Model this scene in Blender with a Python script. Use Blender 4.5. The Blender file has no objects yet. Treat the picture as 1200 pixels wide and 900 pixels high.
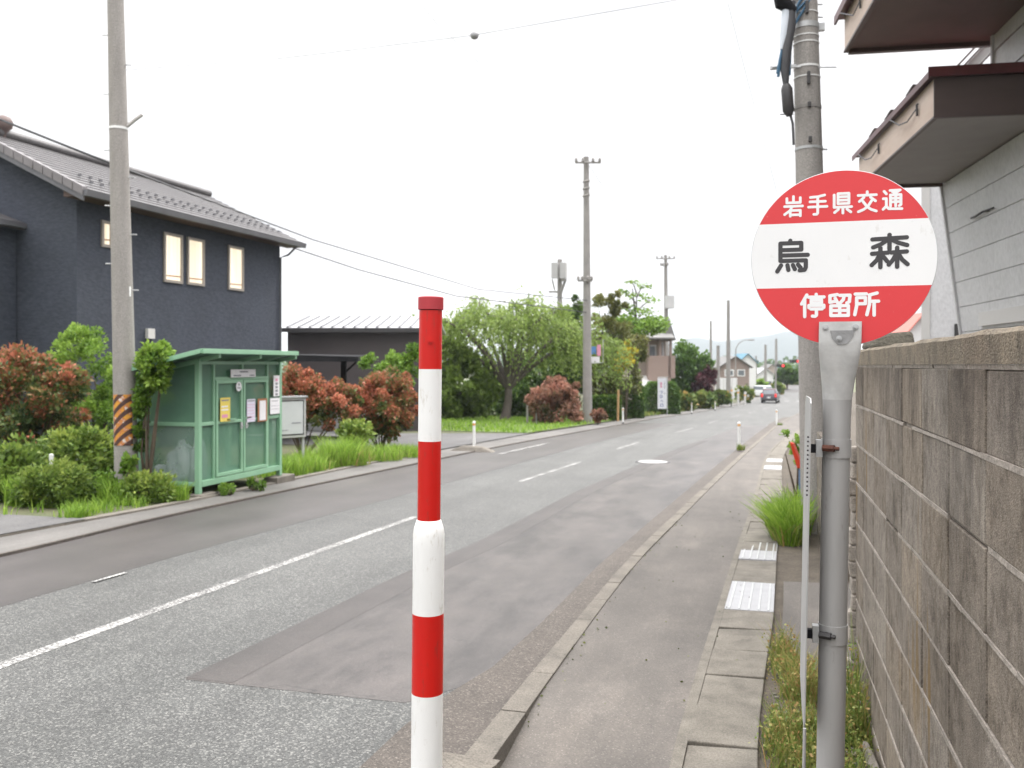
import bpy, bmesh, math, random
import numpy as np
from mathutils import Vector, Matrix

random.seed(7)
RNG = np.random.default_rng(11)
SC = bpy.context.scene
COL = SC.collection
PI = math.pi

# ------------------------------------------------------------------ camera frame
F = 1050.0
TH = math.atan(288.0 / F)
CT, ST = math.cos(TH), math.sin(TH)
CAMZ = 1.54


def G(Y):                                   # height of the falling street
    if Y < -15: return 0.0286 * 15
    if Y < 60: return -0.0286 * Y
    t = min(Y - 60, 58.0)
    return -1.716 - 0.0286 * (t - t * t / 116.0)


def RD(Y):                                  # height of the carriageway (climbs a bank far away)
    r = G(Y)
    if Y > 145: r += 2.6 * min(1, max(0, (Y - 145) / 120.0)) ** 1.3
    return r


def P(px, z):                               # ground position seen at picture column px, depth z
    x = (px - 600) / F * z
    return (x * CT - z * ST, x * ST + z * CT)


def H(py, z):
    return CAMZ - (py - 428) / F * z


def W(px, py, z):
    X, Y = P(px, z)
    return Vector((X, Y, H(py, z)))


# ------------------------------------------------------------------ mesh helpers
class MB:
    def __init__(s):
        s.v, s.f, s.m, s.sm, s.a = [], [], [], [], []

    def face(s, idx, mi=0, smooth=False, a=0.5):
        s.f.append(idx); s.m.append(mi); s.sm.append(smooth); s.a.append(a)

    def poly(s, pts, mi=0, a=0.5):
        b = len(s.v); s.v += [tuple(p) for p in pts]
        s.face(list(range(b, b + len(pts))), mi, False, a)

    def hexa(s, p, mi=0, a=0.5):            # 8 points: bottom ring 0-3, top ring 4-7
        b = len(s.v); s.v += [tuple(q) for q in p]
        for q in ((3, 2, 1, 0), (4, 5, 6, 7), (0, 1, 5, 4), (1, 2, 6, 5), (2, 3, 7, 6), (3, 0, 4, 7)):
            s.face([b + k for k in q], mi, False, a)

    def box(s, c, d, mi=0, a=0.5, M=None):
        x, y, z = c; dx, dy, dz = d[0] / 2, d[1] / 2, d[2] / 2
        p = [Vector((x + i * dx, y + j * dy, z + k * dz)) for k in (-1, 1) for i, j in ((-1, -1), (1, -1), (1, 1), (-1, 1))]
        if M is not None: p = [M @ q for q in p]
        s.hexa(p, mi, a)

    def b2(s, lo, hi, mi=0, a=0.5):
        s.box([(lo[i] + hi[i]) / 2 for i in range(3)], [abs(hi[i] - lo[i]) for i in range(3)], mi, a)

    def tube(s, pts, rad, n=10, mi=0, cap=True, smooth=True):
        pts = [Vector(p) for p in pts]
        if not isinstance(rad, (list, tuple)): rad = [rad] * len(pts)
        b = len(s.v); ref = None
        for i, p in enumerate(pts):
            d = (pts[min(i + 1, len(pts) - 1)] - pts[max(i - 1, 0)])
            d = d.normalized() if d.length > 1e-9 else Vector((0, 0, 1))
            if ref is None:
                ref = Vector((1, 0, 0)) if abs(d.x) < .8 else Vector((0, 1, 0))
            u = ref - d * ref.dot(d)
            u = u.normalized() if u.length > 1e-6 else d.orthogonal().normalized()
            ref = u; w = d.cross(u)
            for k in range(n):
                t = 2 * PI * k / n
                s.v.append(tuple(p + (u * math.cos(t) + w * math.sin(t)) * rad[i]))
        for i in range(len(pts) - 1):
            for k in range(n):
                k2 = (k + 1) % n
                s.face([b + i * n + k, b + i * n + k2, b + (i + 1) * n + k2, b + (i + 1) * n + k], mi, smooth)
        if cap:
            s.face([b + k for k in range(n)][::-1], mi)
            e = b + (len(pts) - 1) * n
            s.face([e + k for k in range(n)], mi)

    def lathe(s, prof, c=(0, 0, 0), n=28, smooth=True):  # prof: (r, z, mat)
        b = len(s.v)
        for r, z, _ in prof:
            for k in range(n):
                t = 2 * PI * k / n
                s.v.append((c[0] + r * math.cos(t), c[1] + r * math.sin(t), c[2] + z))
        for i in range(len(prof) - 1):
            for k in range(n):
                k2 = (k + 1) % n
                s.face([b + i * n + k, b + i * n + k2, b + (i + 1) * n + k2, b + (i + 1) * n + k], prof[i][2], smooth)
        s.face([b + (len(prof) - 1) * n + k for k in range(n)], prof[-1][2])
        s.face([b + k for k in range(n)][::-1], prof[0][2])

    def prism(s, pts, off, mi=0):           # polygon pts swept by vector off
        pts = [Vector(p) for p in pts]; off = Vector(off); n = len(pts); b = len(s.v)
        s.v += [tuple(p) for p in pts] + [tuple(p + off) for p in pts]
        s.face(list(range(b, b + n))[::-1], mi); s.face(list(range(b + n, b + 2 * n)), mi)
        for k in range(n):
            k2 = (k + 1) % n
            s.face([b + k, b + k2, b + n + k2, b + n + k], mi)

    def build(s, name, mats, parent=None, bevel=0, local=False, fix=True):
        if not isinstance(mats, (list, tuple)): mats = [mats]
        me = bpy.data.meshes.new(name)
        v = s.v
        if parent is not None and not local:
            o = world_loc(parent)
            v = [(p[0] - o[0], p[1] - o[1], p[2] - o[2]) for p in v]
        me.from_pydata(v, [], s.f)
        for m in mats: me.materials.append(m)
        me.polygons.foreach_set('material_index', s.m)
        me.polygons.foreach_set('use_smooth', s.sm)
        at = me.attributes.new('tone', 'FLOAT', 'FACE'); at.data.foreach_set('value', s.a)
        if fix:
            bm = bmesh.new(); bm.from_mesh(me)
            bmesh.ops.recalc_face_normals(bm, faces=bm.faces)
            bm.to_mesh(me); bm.free()
        if any(s.sm): me.set_sharp_from_angle(angle=.75)
        me.update()
        ob = bpy.data.objects.new(name, me); COL.objects.link(ob)
        if parent is not None: ob.parent = parent
        if bevel:
            md = ob.modifiers.new('bev', 'BEVEL'); md.width = bevel; md.segments = 2; md.limit_method = 'ANGLE'; md.angle_limit = 0.7
        return ob


def world_loc(o):
    l = Vector(o.location)
    while o.parent is not None:
        o = o.parent; l = l + Vector(o.location)
    return l


def tag(o, label, cat, group=None, kind=None):
    o['label'] = label; o['category'] = cat
    if group: o['group'] = group
    if kind: o['kind'] = kind
    return o


def root(name, loc, label, cat, group=None, rz=0):
    o = bpy.data.objects.new(name, None); COL.objects.link(o)
    o.location = loc; o.rotation_euler = (0, 0, rz); o.empty_display_size = .2
    return tag(o, label, cat, group)


def struct(o, label=None, cat=None):
    o['kind'] = 'structure'
    if label: o['label'] = label
    if cat: o['category'] = cat
    return o


def copy_tree(o, parent=None):
    c = o.copy(); COL.objects.link(c); c.parent = parent
    for ch in [x for x in bpy.data.objects if x.parent == o]:
        copy_tree(ch, c)
    return c


# ------------------------------------------------------------------ materials
def newmat(name):
    m = bpy.data.materials.new(name); m.use_nodes = True
    nt = m.node_tree
    return m, nt, nt.nodes['Principled BSDF'], nt.nodes['Material Output']


def nd(nt, t, **k):
    n = nt.nodes.new(t)
    for a, b in k.items(): setattr(n, a, b)
    return n


def ramp(nt, stops, fac=None):
    r = nt.nodes.new('ShaderNodeValToRGB')
    e = r.color_ramp.elements
    while len(e) < len(stops): e.new(.5)
    for i, (p, c) in enumerate(stops):
        e[i].position = p; e[i].color = (c[0], c[1], c[2], 1)
    if fac is not None: nt.links.new(fac, r.inputs[0])
    return r


def noise(nt, scale, detail=4, rough=.6, stretch=None, co='Object'):
    tc = nd(nt, 'ShaderNodeTexCoord')
    n = nd(nt, 'ShaderNodeTexNoise'); n.inputs['Scale'].default_value = scale
    n.inputs['Detail'].default_value = detail; n.inputs['Roughness'].default_value = rough
    src = tc.outputs[co]
    if stretch:
        mp = nd(nt, 'ShaderNodeMapping'); mp.inputs['Scale'].default_value = stretch
        nt.links.new(src, mp.inputs[0]); src = mp.outputs[0]
    nt.links.new(src, n.inputs['Vector'])
    return n


def mixc(nt, a, b, fac, mode='MIX'):
    m = nd(nt, 'ShaderNodeMix', data_type='RGBA', blend_type=mode)
    for sock, val in ((m.inputs[0], fac), (m.inputs[6], a), (m.inputs[7], b)):
        if hasattr(val, 'links'): nt.links.new(val, sock)
        elif isinstance(val, (int, float)): sock.default_value = val
        else: sock.default_value = (*val, 1)
    return m.outputs[2]


def bump(nt, bs, src, strength=.3, dist=.01):
    b = nd(nt, 'ShaderNodeBump'); b.inputs['Strength'].default_value = strength; b.inputs['Distance'].default_value = dist
    nt.links.new(src, b.inputs['Height']); nt.links.new(b.outputs[0], bs.inputs['Normal'])
    return b


def pm(name, c1, c2=None, scale=3, rough=.6, metal=0, bs=None, bst=.25, spec=.5, stretch=None, fine=None, grime=None):
    """general weathered paint / metal / concrete: two tones mixed by noise, optional grain bump"""
    m, nt, b, out = newmat(name)
    c2 = c2 or tuple(x * .8 for x in c1)
    n = noise(nt, scale, 6, .65, stretch)
    r = ramp(nt, [(.32, c1), (.72, c2)], n.outputs['Fac'])
    col = r.outputs[0]
    if fine:
        n3 = noise(nt, fine, 2, .5)
        r3 = ramp(nt, [(.3, (.72, .72, .72)), (.7, (1.25, 1.25, 1.25))], n3.outputs['Fac'])
        col = mixc(nt, col, r3.outputs[0], 1.0, 'MULTIPLY')
    if grime:                                # (scale, stretch, threshold, colour)
        n4 = noise(nt, grime[0], 6, .7, grime[1])
        r4 = ramp(nt, [(grime[2], (0, 0, 0)), (grime[2] + .10, (.8, .8, .8))], n4.outputs['Fac'])
        col = mixc(nt, col, grime[3], r4.outputs[0])
    nt.links.new(col, b.inputs['Base Color'])
    b.inputs['Roughness'].default_value = rough; b.inputs['Metallic'].default_value = metal
    b.inputs['Specular IOR Level'].default_value = spec
    if bs:
        n2 = noise(nt, bs, 3, .6)
        bump(nt, b, n2.outputs['Fac'], bst, .01)
    return m


def asphalt(name, dark, mid, light, cell=95, rough=.75, patch=.5, tint=(1, 1, 1), bst=.35, light_share=.8, spec=.5, stain=0, crack=False):
    m, nt, b, out = newmat(name)
    tc = nd(nt, 'ShaderNodeTexCoord')
    v = nd(nt, 'ShaderNodeTexVoronoi'); v.inputs['Scale'].default_value = cell
    nt.links.new(tc.outputs['Object'], v.inputs['Vector'])
    sep = nd(nt, 'ShaderNodeSeparateColor'); nt.links.new(v.outputs['Color'], sep.inputs[0])
    r = ramp(nt, [(.0, dark), (.55, mid), (light_share, mid), (1, light)], sep.outputs[0])
    n = noise(nt, patch, 6, .65)
    r2 = ramp(nt, [(.3, tuple(.74 * t for t in tint)), (.7, tuple(1.18 * t for t in tint))], n.outputs['Fac'])
    col = mixc(nt, r.outputs[0], r2.outputs[0], 1.0, 'MULTIPLY')
    # long worn tyre streaks running along the street
    n3 = noise(nt, 1.0, 4, .6, (2.2, .12, 1))
    r3 = ramp(nt, [(.35, (.86, .86, .86)), (.65, (1.1, 1.1, 1.1))], n3.outputs['Fac'])
    col = mixc(nt, col, r3.outputs[0], 1.0, 'MULTIPLY')
    if crack:                                # hairline cracks wandering through the surface
        nw = noise(nt, 1.6, 4, .6)
        vm = nd(nt, 'ShaderNodeVectorMath', operation='MULTIPLY_ADD'); vm.inputs[1].default_value = (.9, .9, 0)
        nt.links.new(nw.outputs['Color'], vm.inputs[0]); nt.links.new(tc.outputs['Object'], vm.inputs[2])
        vc = nd(nt, 'ShaderNodeTexVoronoi', feature='DISTANCE_TO_EDGE'); vc.inputs['Scale'].default_value = .55
        nt.links.new(vm.outputs[0], vc.inputs['Vector'])
        nm = noise(nt, .8, 3, .6)
        th = nd(nt, 'ShaderNodeMapRange'); th.inputs[1].default_value = .50; th.inputs[2].default_value = .62; th.inputs[3].default_value = 0; th.inputs[4].default_value = .0045
        nt.links.new(nm.outputs[0], th.inputs[0])
        lt = nd(nt, 'ShaderNodeMath', operation='LESS_THAN'); nt.links.new(vc.outputs['Distance'], lt.inputs[0]); nt.links.new(th.outputs[0], lt.inputs[1])
        ml = nd(nt, 'ShaderNodeMath', operation='MULTIPLY'); ml.inputs[1].default_value = .55; nt.links.new(lt.outputs[0], ml.inputs[0])
        col = mixc(nt, col, (.028, .026, .024), ml.outputs[0])
    if stain:                                # broad soft oil and dust stains
        n5 = noise(nt, 1.7, 7, .72, (1.3, .5, 1))
        r5 = ramp(nt, [(.36, (1 - stain, 1 - stain, 1 - stain)), (.5, (1, 1, 1)), (.68, (1.32, 1.3, 1.28))], n5.outputs['Fac'])
        col = mixc(nt, col, r5.outputs[0], 1.0, 'MULTIPLY')
    nt.links.new(col, b.inputs['Base Color'])
    b.inputs['Roughness'].default_value = rough
    b.inputs['Specular IOR Level'].default_value = spec
    bump(nt, b, v.outputs['Distance'], bst, .006)
    return m


def leafmat(name, stops, rough=.5, trans=.3):
    m, nt, b, out = newmat(name)
    at = nd(nt, 'ShaderNodeAttribute', attribute_name='tint')
    r = ramp(nt, stops, at.outputs['Fac'])
    nt.links.new(r.outputs[0], b.inputs['Base Color'])
    b.inputs['Roughness'].default_value = rough; b.inputs['Specular IOR Level'].default_value = .35
    t = nd(nt, 'ShaderNodeBsdfTranslucent')
    br = nd(nt, 'ShaderNodeBrightContrast'); br.inputs['Bright'].default_value = .02
    nt.links.new(r.outputs[0], br.inputs[0]); nt.links.new(br.outputs[0], t.inputs[0])
    ms = nd(nt, 'ShaderNodeMixShader'); ms.inputs[0].default_value = trans
    nt.links.new(b.outputs[0], ms.inputs[1]); nt.links.new(t.outputs[0], ms.inputs[2])
    nt.links.new(ms.outputs[0], out.inputs['Surface'])
    return m


def emit(name, col, st, base=(.02, .02, .02)):
    m, nt, b, out = newmat(name)
    b.inputs['Base Color'].default_value = (*base, 1)
    b.inputs['Emission Color'].default_value = (*col, 1); b.inputs['Emission Strength'].default_value = st
    return m


MT = {}
MT['conc'] = pm('concrete_pole_grey', (.31, .29, .27), (.235, .22, .205), 2.2, .85, bs=60, bst=.12, stretch=(3, 3, .5), fine=90)
MT['conc2'] = pm('concrete_pole_far', (.27, .255, .24), (.21, .2, .19), 2, .85)
MT['kerb'] = pm('kerb_concrete', (.18, .16, .135), (.10, .09, .077), 3.5, .9, bs=70, bst=.5, fine=110)
MT['cover'] = pm('drain_cover_concrete', (.185, .167, .14), (.10, .09, .075), 6, .9, bs=80, bst=.4, fine=140)
MT['galv'] = pm('galvanised_steel', (.50, .51, .51), (.38, .385, .39), 12, .45, .35, bs=40, bst=.05)
MT['polegrey'] = pm('galvanised_pole', (.44, .435, .43), (.35, .345, .34), 4, .5, .25, stretch=(3, 3, .4), bs=120, bst=.04, grime=(30, (1.5, 1.5, .35), .62, (.27, .25, .235)))
MT['flat'] = pm('flattened_galvanised', (.60, .60, .59), (.42, .42, .415), 14, .42, .3, bs=25, bst=.15)
MT['darkmetal'] = pm('dark_metal', (.03, .03, .032), (.05, .045, .045), 6, .5)
MT['rust'] = pm('rust', (.13, .045, .025), (.06, .025, .02), 30, .85, bs=80)
MT['grass_soil'] = pm('soil', (.10, .082, .062), (.05, .041, .031), 5, .95, bs=40, bst=.8, fine=60)
MT['rope_black'] = pm('black_cable', (.045, .045, .05), (.065, .065, .07), 3, .6)
MT['cable_grey'] = pm('grey_cable', (.09, .09, .1), (.12, .12, .13), 3, .6)
MT['cable_far'] = pm('light_grey_cable', (.32, .32, .34), (.35, .35, .36), 3, .6)
MT['blue'] = pm('blue_cable', (.03, .09, .16), (.04, .12, .2), 5, .5)
MT['white'] = pm('white_paint', (.78, .78, .77), (.70, .70, .69), 5, .45)
MT['red'] = pm('gloss_red_paint', (.56, .014, .010), (.46, .011, .008), 4, .3, spec=.35, stretch=(3, 3, .4), grime=(42, (2, 2, .45), .57, (.32, .03, .022)))
MT['redcap'] = pm('red_rubber_cap', (.40, .03, .04), (.34, .025, .034), 20, .6)
MT['bwhite'] = pm('bollard_white_tape', (.80, .80, .79), (.70, .70, .685), 7, .45, stretch=(1, 1, .3), grime=(34, (1.6, 1.6, .5), .585, (.56, .53, .48)))
MT['signred'] = pm('sign_red', (.63, .040, .046), (.58, .038, .044), 3, .4, grime=(95, (1, 1, .7), .66, (.70, .35, .33)))
MT['signwhite'] = pm('sign_white', (.76, .763, .765), (.71, .713, .715), 3, .42, grime=(26, (1, 1, .6), .62, (.60, .59, .57)))
MT['signblack'] = pm('sign_black', (.035, .033, .036), (.045, .043, .046), 8, .5)
MT['siding'] = None
MT['eave_brown'] = pm('brown_painted_steel', (.095, .068, .062), (.075, .056, .052), 3, .45, stretch=(.4, .4, 2))
MT['roof_red'] = pm('dark_red_roof_steel', (.10, .022, .022), (.06, .018, .018), 5, .4)
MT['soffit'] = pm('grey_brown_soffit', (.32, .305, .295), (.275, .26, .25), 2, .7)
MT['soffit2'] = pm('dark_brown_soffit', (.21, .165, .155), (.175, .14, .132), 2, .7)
MT['fascia'] = pm('faded_beige_fascia', (.60, .50, .43), (.47, .35, .28), 1.6, .65, stretch=(1, .5, 2.5))
MT['navy'] = None
MT['tile'] = pm('grey_roof_tile', (.092, .086, .088), (.065, .061, .064), 2.5, .5, bs=10, bst=.2, fine=20)
MT['gutter'] = pm('slate_gutter', (.13, .13, .14), (.1, .1, .11), 2, .4)
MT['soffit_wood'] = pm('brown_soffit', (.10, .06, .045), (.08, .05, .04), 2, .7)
MT['winframe'] = pm('bronze_window_frame', (.33, .29, .25), (.28, .25, .22), 6, .45)
MT['curtain'] = emit('cream_blind_added_glow', (1.0, .84, .62), .36, (.62, .55, .44))  # emission added to brighten blinds that only reflect daylight; no lamp behind
def _fold_shading():
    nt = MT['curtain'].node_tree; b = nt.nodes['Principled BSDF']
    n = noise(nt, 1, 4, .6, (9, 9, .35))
    r = ramp(nt, [(.34, (.72, .55, .36)), (.62, (1, .87, .68))], n.outputs[0])  # light and shade of the folds painted as streaks in the glow colour
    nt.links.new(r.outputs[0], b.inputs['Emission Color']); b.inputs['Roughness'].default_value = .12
_fold_shading()
MT['green'] = pm('pale_green_paint', (.235, .42, .275), (.195, .365, .235), 3, .45, bs=30, bst=.05)
MT['gdark'] = pm('green_paint_roof', (.10, .21, .16), (.075, .165, .12), 3, .5)
MT['paper'] = pm('white_paper', (.74, .73, .74), (.66, .65, .67), 8, .7)
MT['yellow'] = pm('yellow_paper', (.72, .58, .10), (.66, .52, .12), 6, .7)
MT['lilac'] = pm('pale_lilac_paper', (.60, .60, .72), (.66, .62, .70), 20, .7)
MT['orange_wood'] = pm('orange_brown_wood', (.36, .155, .06), (.28, .11, .045), 5, .6, stretch=(6, 6, 1))
MT['ink'] = pm('grey_ink', (.18, .18, .2), (.25, .25, .27), 20, .7)
MT['pink'] = pm('pink_ink', (.65, .25, .36), (.6, .28, .4), 20, .7)
MT['bag'] = pm('white_plastic_bag', (.62, .66, .70), (.5, .55, .58), 5, .35, bs=9, bst=.8)
MT['garage'] = pm('dark_brown_steel_wall', (.062, .05, .05), (.05, .042, .042), 1, .55)
MT['metalroof'] = pm('pale_metal_roof', (.42, .42, .43), (.32, .32, .34), 1.2, .4, .2, stretch=(1, 4, 1))
MT['black'] = pm('black_steel', (.012, .012, .014), (.02, .02, .022), 3, .85, spec=.15)
MT['bark'] = pm('tree_bark', (.14, .115, .1), (.08, .066, .058), 6, .9, bs=14, bst=.9, stretch=(2, 2, .5))
MT['stem'] = pm('shrub_stem', (.10, .075, .05), (.06, .045, .032), 8, .9)
MT['verge_soil'] = pm('verge_soil_grass', (.055, .075, .025), (.10, .09, .05), 1.2, .95, bs=12, bst=.8, fine=25)
MT['field'] = pm('plain_ground', (.10, .115, .06), (.14, .135, .085), .02, .95)
MT['mountain'] = pm('wooded_mountain', (.022, .034, .040), (.032, .046, .048), .006, .95)
MT['plaster'] = pm('grey_white_plaster', (.55, .54, .52), (.48, .47, .46), 1, .8)
MT['beige_wall'] = pm('beige_wall', (.36, .30, .26), (.30, .25, .22), .8, .8)
MT['brown_wall'] = pm('brown_siding', (.27, .205, .18), (.22, .17, .15), .8, .8, stretch=(.3, .3, 6))
MT['balcony'] = pm('pinkish_brown_panel', (.29, .215, .185), (.25, .185, .16), .8, .7)
MT['gtile'] = pm('weathered_grey_roof', (.17, .165, .16), (.12, .118, .116), .8, .7)
MT['glass'] = pm('window_glass', (.12, .135, .15), (.16, .18, .20), 2, .12)
MT['bluetarp'] = pm('teal_roof', (.05, .16, .24), (.07, .2, .28), .6, .5)
MT['redroof'] = pm('salmon_roof', (.52, .19, .16), (.46, .16, .13), 1, .7)
MT['white_far'] = pm('white_wall_far', (.70, .70, .70), (.6, .6, .61), .5, .7)
MT['carbody'] = pm('grey_car_paint', (.085, .085, .10), (.075, .075, .09), 2, .25, .3)
MT['carred'] = pm('dark_red_car_paint', (.075, .03, .036), (.065, .028, .034), 2, .25)
MT['carwhite'] = pm('white_car_paint', (.70, .70, .71), (.66, .66, .67), 2, .25)
MT['rubber'] = pm('tyre_rubber', (.015, .015, .015), (.022, .022, .022), 9, .85)
MT['lamp_red'] = emit('lit_tail_lamp', (1, .06, .05), .3, (.5, .02, .02))
MT['signal_red'] = emit('lit_red_signal', (1, .05, .05), .9, (.5, .02, .02))
MT['lens_off'] = pm('unlit_signal_lens', (.05, .06, .05), (.06, .06, .05), 9, .3)
MT['lamp_orange'] = pm('orange_reflector', (.70, .36, .10), (.62, .3, .08), 30, .3)
MT['orange_flag'] = pm('red_orange_plastic', (.75, .06, .022), (.68, .05, .02), 6, .35)
MT['pipe_blue'] = pm('blue_plastic', (.10, .17, .28), (.08, .14, .24), 6, .4)
MT['grate'] = pm('bright_steel_grate', (.34, .34, .35), (.28, .28, .29), 8, .55, .1, bs=60, bst=.05)
MT['paintline'] = None
MT['wood_stake'] = pm('wooden_stake', (.42, .27, .13), (.34, .2, .09), 6, .8)
MT['bannercloth'] = pm('white_banner_cloth', (.72, .73, .77), (.66, .67, .72), 3, .7)
MT['blue_ink'] = pm('blue_ink', (.06, .09, .30), (.08, .11, .34), 9, .7)
MT['ball'] = pm('dull_aluminium_ball', (.40, .40, .41), (.34, .34, .35), 9, .5)

MT['road'] = asphalt('coarse_road_asphalt', (.030, .030, .029), (.070, .071, .068), (.195, .192, .180), 118, .6, .45, light_share=.74, crack=True)
MT['patch_dark'] = asphalt('smooth_patched_asphalt', (.052, .045, .042), (.072, .063, .059), (.108, .097, .09), 160, .42, .8, bst=.12, light_share=.92, stain=.42, crack=True)
MT['patch_edge'] = asphalt('dark_joint_asphalt', (.038, .033, .031), (.052, .045, .042), (.085, .076, .072), 160, .5, 1.2, bst=.12, light_share=.92)
MT['lane_smooth'] = asphalt('smooth_grey_asphalt', (.050, .044, .043), (.066, .059, .057), (.098, .09, .086), 160, .44, .6, bst=.1, light_share=.92)
MT['rough_strip'] = asphalt('worn_brown_gutter_asphalt', (.045, .037, .031), (.084, .070, .059), (.175, .152, .13), 120, .75, 1.4, light_share=.85)
MT['sidewalk'] = asphalt('sidewalk_asphalt', (.080, .071, .063), (.106, .094, .083), (.165, .148, .132), 170, .75, .9, bst=.2, light_share=.9, stain=.07)
MT['leftwalk'] = asphalt('left_walk_asphalt', (.092, .086, .081), (.125, .118, .111), (.2, .19, .175), 150, .8, .8, bst=.15, light_share=.9)
MT['drive'] = asphalt('side_road_asphalt', (.075, .072, .072), (.1, .097, .097), (.15, .145, .14), 60, .75, .4, light_share=.9)


def make_line_paint():
    m, nt, b, out = newmat('worn_white_road_paint')
    n = noise(nt, 55, 5, .7); n2 = noise(nt, 2.5, 3, .6)
    add = nd(nt, 'ShaderNodeMath', operation='MULTIPLY_ADD'); add.inputs[1].default_value = .35
    nt.links.new(n2.outputs[0], add.inputs[0]); nt.links.new(n.outputs[0], add.inputs[2])
    r = ramp(nt, [(.49, (.46, .455, .44)), (.63, (.32, .315, .305)), (.70, (.09, .088, .085))], add.outputs[0])
    nt.links.new(r.outputs[0], b.inputs['Base Color']); b.inputs['Roughness'].default_value = .7
    bump(nt, b, n.outputs[0], .4, .004)
    return m


def make_siding():
    m, nt, b, out = newmat('embossed_grey_siding')
    n = noise(nt, 26, 3, .6, (1, 1, .45)); n2 = noise(nt, 1.2, 4, .6)
    r = ramp(nt, [(.35, (.53, .53, .54)), (.6, (.62, .62, .63))], n.outputs[0])
    r2 = ramp(nt, [(.3, (.92, .92, .92)), (.7, (1.04, 1.04, 1.04))], n2.outputs[0])
    nt.links.new(mixc(nt, r.outputs[0], r2.outputs[0], 1., 'MULTIPLY'), b.inputs['Base Color'])
    b.inputs['Roughness'].default_value = .45
    bump(nt, b, n.outputs[0], .45, .02)
    return m


def make_navy():
    m, nt, b, out = newmat('navy_textured_siding')
    n = noise(nt, 7, 4, .65, (1, 1, 2.2)); n2 = noise(nt, .6, 3, .6)
    r = ramp(nt, [(.3, (.028, .034, .050)), (.7, (.054, .062, .082))], n.outputs[0])
    r2 = ramp(nt, [(.3, (.88, .88, .88)), (.7, (1.1, 1.1, 1.1))], n2.outputs[0])
    nt.links.new(mixc(nt, r.outputs[0], r2.outputs[0], 1., 'MULTIPLY'), b.inputs['Base Color'])
    b.inputs['Roughness'].default_value = .8
    bump(nt, b, n.outputs[0], .5, .03)
    return m


def make_block():
    m, nt, b, out = newmat('stained_concrete_block')
    at = nd(nt, 'ShaderNodeAttribute', attribute_name='tone')
    base = ramp(nt, [(0, (.215, .188, .160)), (.3, (.226, .205, .184)), (.55, (.262, .226, .186)), (.8, (.236, .214, .193)), (1, (.290, .266, .238))], at.outputs['Fac'])
    st = noise(nt, 4, 7, .72, (1, 1.5, .7))
    rs = ramp(nt, [(.30, (.55, .54, .54)), (.5, (.95, .94, .92)), (.75, (1.16, 1.15, 1.13))], st.outputs[0])
    col = mixc(nt, base.outputs[0], rs.outputs[0], .85, 'MULTIPLY')
    stv = noise(nt, 1, 5, .7, (1, 9, 1.1))
    rv = ramp(nt, [(.36, (.60, .59, .60)), (.56, (1, 1, 1))], stv.outputs[0])
    col = mixc(nt, col, rv.outputs[0], .26, 'MULTIPLY')
    g = noise(nt, 260, 2, .6)
    rg = ramp(nt, [(.3, (.55, .54, .53)), (.68, (1.36, 1.35, 1.33))], g.outputs[0])
    col = mixc(nt, col, rg.outputs[0], .95, 'MULTIPLY')
    gm = noise(nt, 38, 5, .75)
    rm = ramp(nt, [(.32, (.70, .69, .68)), (.6, (1.10, 1.08, 1.05))], gm.outputs[0])
    col = mixc(nt, col, rm.outputs[0], .8, 'MULTIPLY')
    # blackened, flaking patches and open pits in the block faces
    pn = noise(nt, 7, 8, .78, (1, 1.2, .75))
    rp_ = ramp(nt, [(.50, (1, 1, 1)), (.60, (.62, .60, .58)), (.70, (.40, .38, .36))], pn.outputs[0])
    col = mixc(nt, col, rp_.outputs[0], .85, 'MULTIPLY')
    pt = noise(nt, 75, 4, .7)
    rpt = ramp(nt, [(.30, (.35, .34, .33)), (.40, (1, 1, 1))], pt.outputs[0])
    col = mixc(nt, col, rpt.outputs[0], .8, 'MULTIPLY')
    # dark rain stains running down from the coping
    tcz = nd(nt, 'ShaderNodeTexCoord'); sz = nd(nt, 'ShaderNodeSeparateXYZ'); nt.links.new(tcz.outputs['Object'], sz.inputs[0])
    run = noise(nt, 1, 5, .7, (1, 6.5, 1.2))
    mz = nd(nt, 'ShaderNodeMapRange'); mz.inputs[1].default_value = 1.08; mz.inputs[2].default_value = 1.62; mz.inputs[3].default_value = -.22; mz.inputs[4].default_value = .12
    nt.links.new(sz.outputs['Z'], mz.inputs[0])
    adr = nd(nt, 'ShaderNodeMath', operation='ADD'); nt.links.new(run.outputs[0], adr.inputs[0]); nt.links.new(mz.outputs[0], adr.inputs[1])
    rr = ramp(nt, [(.44, (1, 1, 1)), (.60, (.50, .49, .50))], adr.outputs[0])
    col = mixc(nt, col, rr.outputs[0], .7, 'MULTIPLY')
    # a few ochre rust runs below the coping
    o = noise(nt, 1, 3, .6, (1, 11, .5)); o2 = noise(nt, 1.3, 2, .5)
    mul = nd(nt, 'ShaderNodeMath', operation='MULTIPLY'); nt.links.new(o.outputs[0], mul.inputs[0]); nt.links.new(o2.outputs[0], mul.inputs[1])
    ro = ramp(nt, [(.37, (0, 0, 0)), (.45, (.75, .75, .75))], mul.outputs[0])
    col = mixc(nt, col, (.17, .105, .03), ro.outputs[0])
    nt.links.new(col, b.inputs['Base Color']); b.inputs['Roughness'].default_value = .92
    b.inputs['Specular IOR Level'].default_value = .25
    ad = nd(nt, 'ShaderNodeMath', operation='ADD'); nt.links.new(g.outputs[0], ad.inputs[0]); nt.links.new(st.outputs[0], ad.inputs[1])
    bump(nt, b, ad.outputs[0], .55, .006)
    return m


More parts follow.
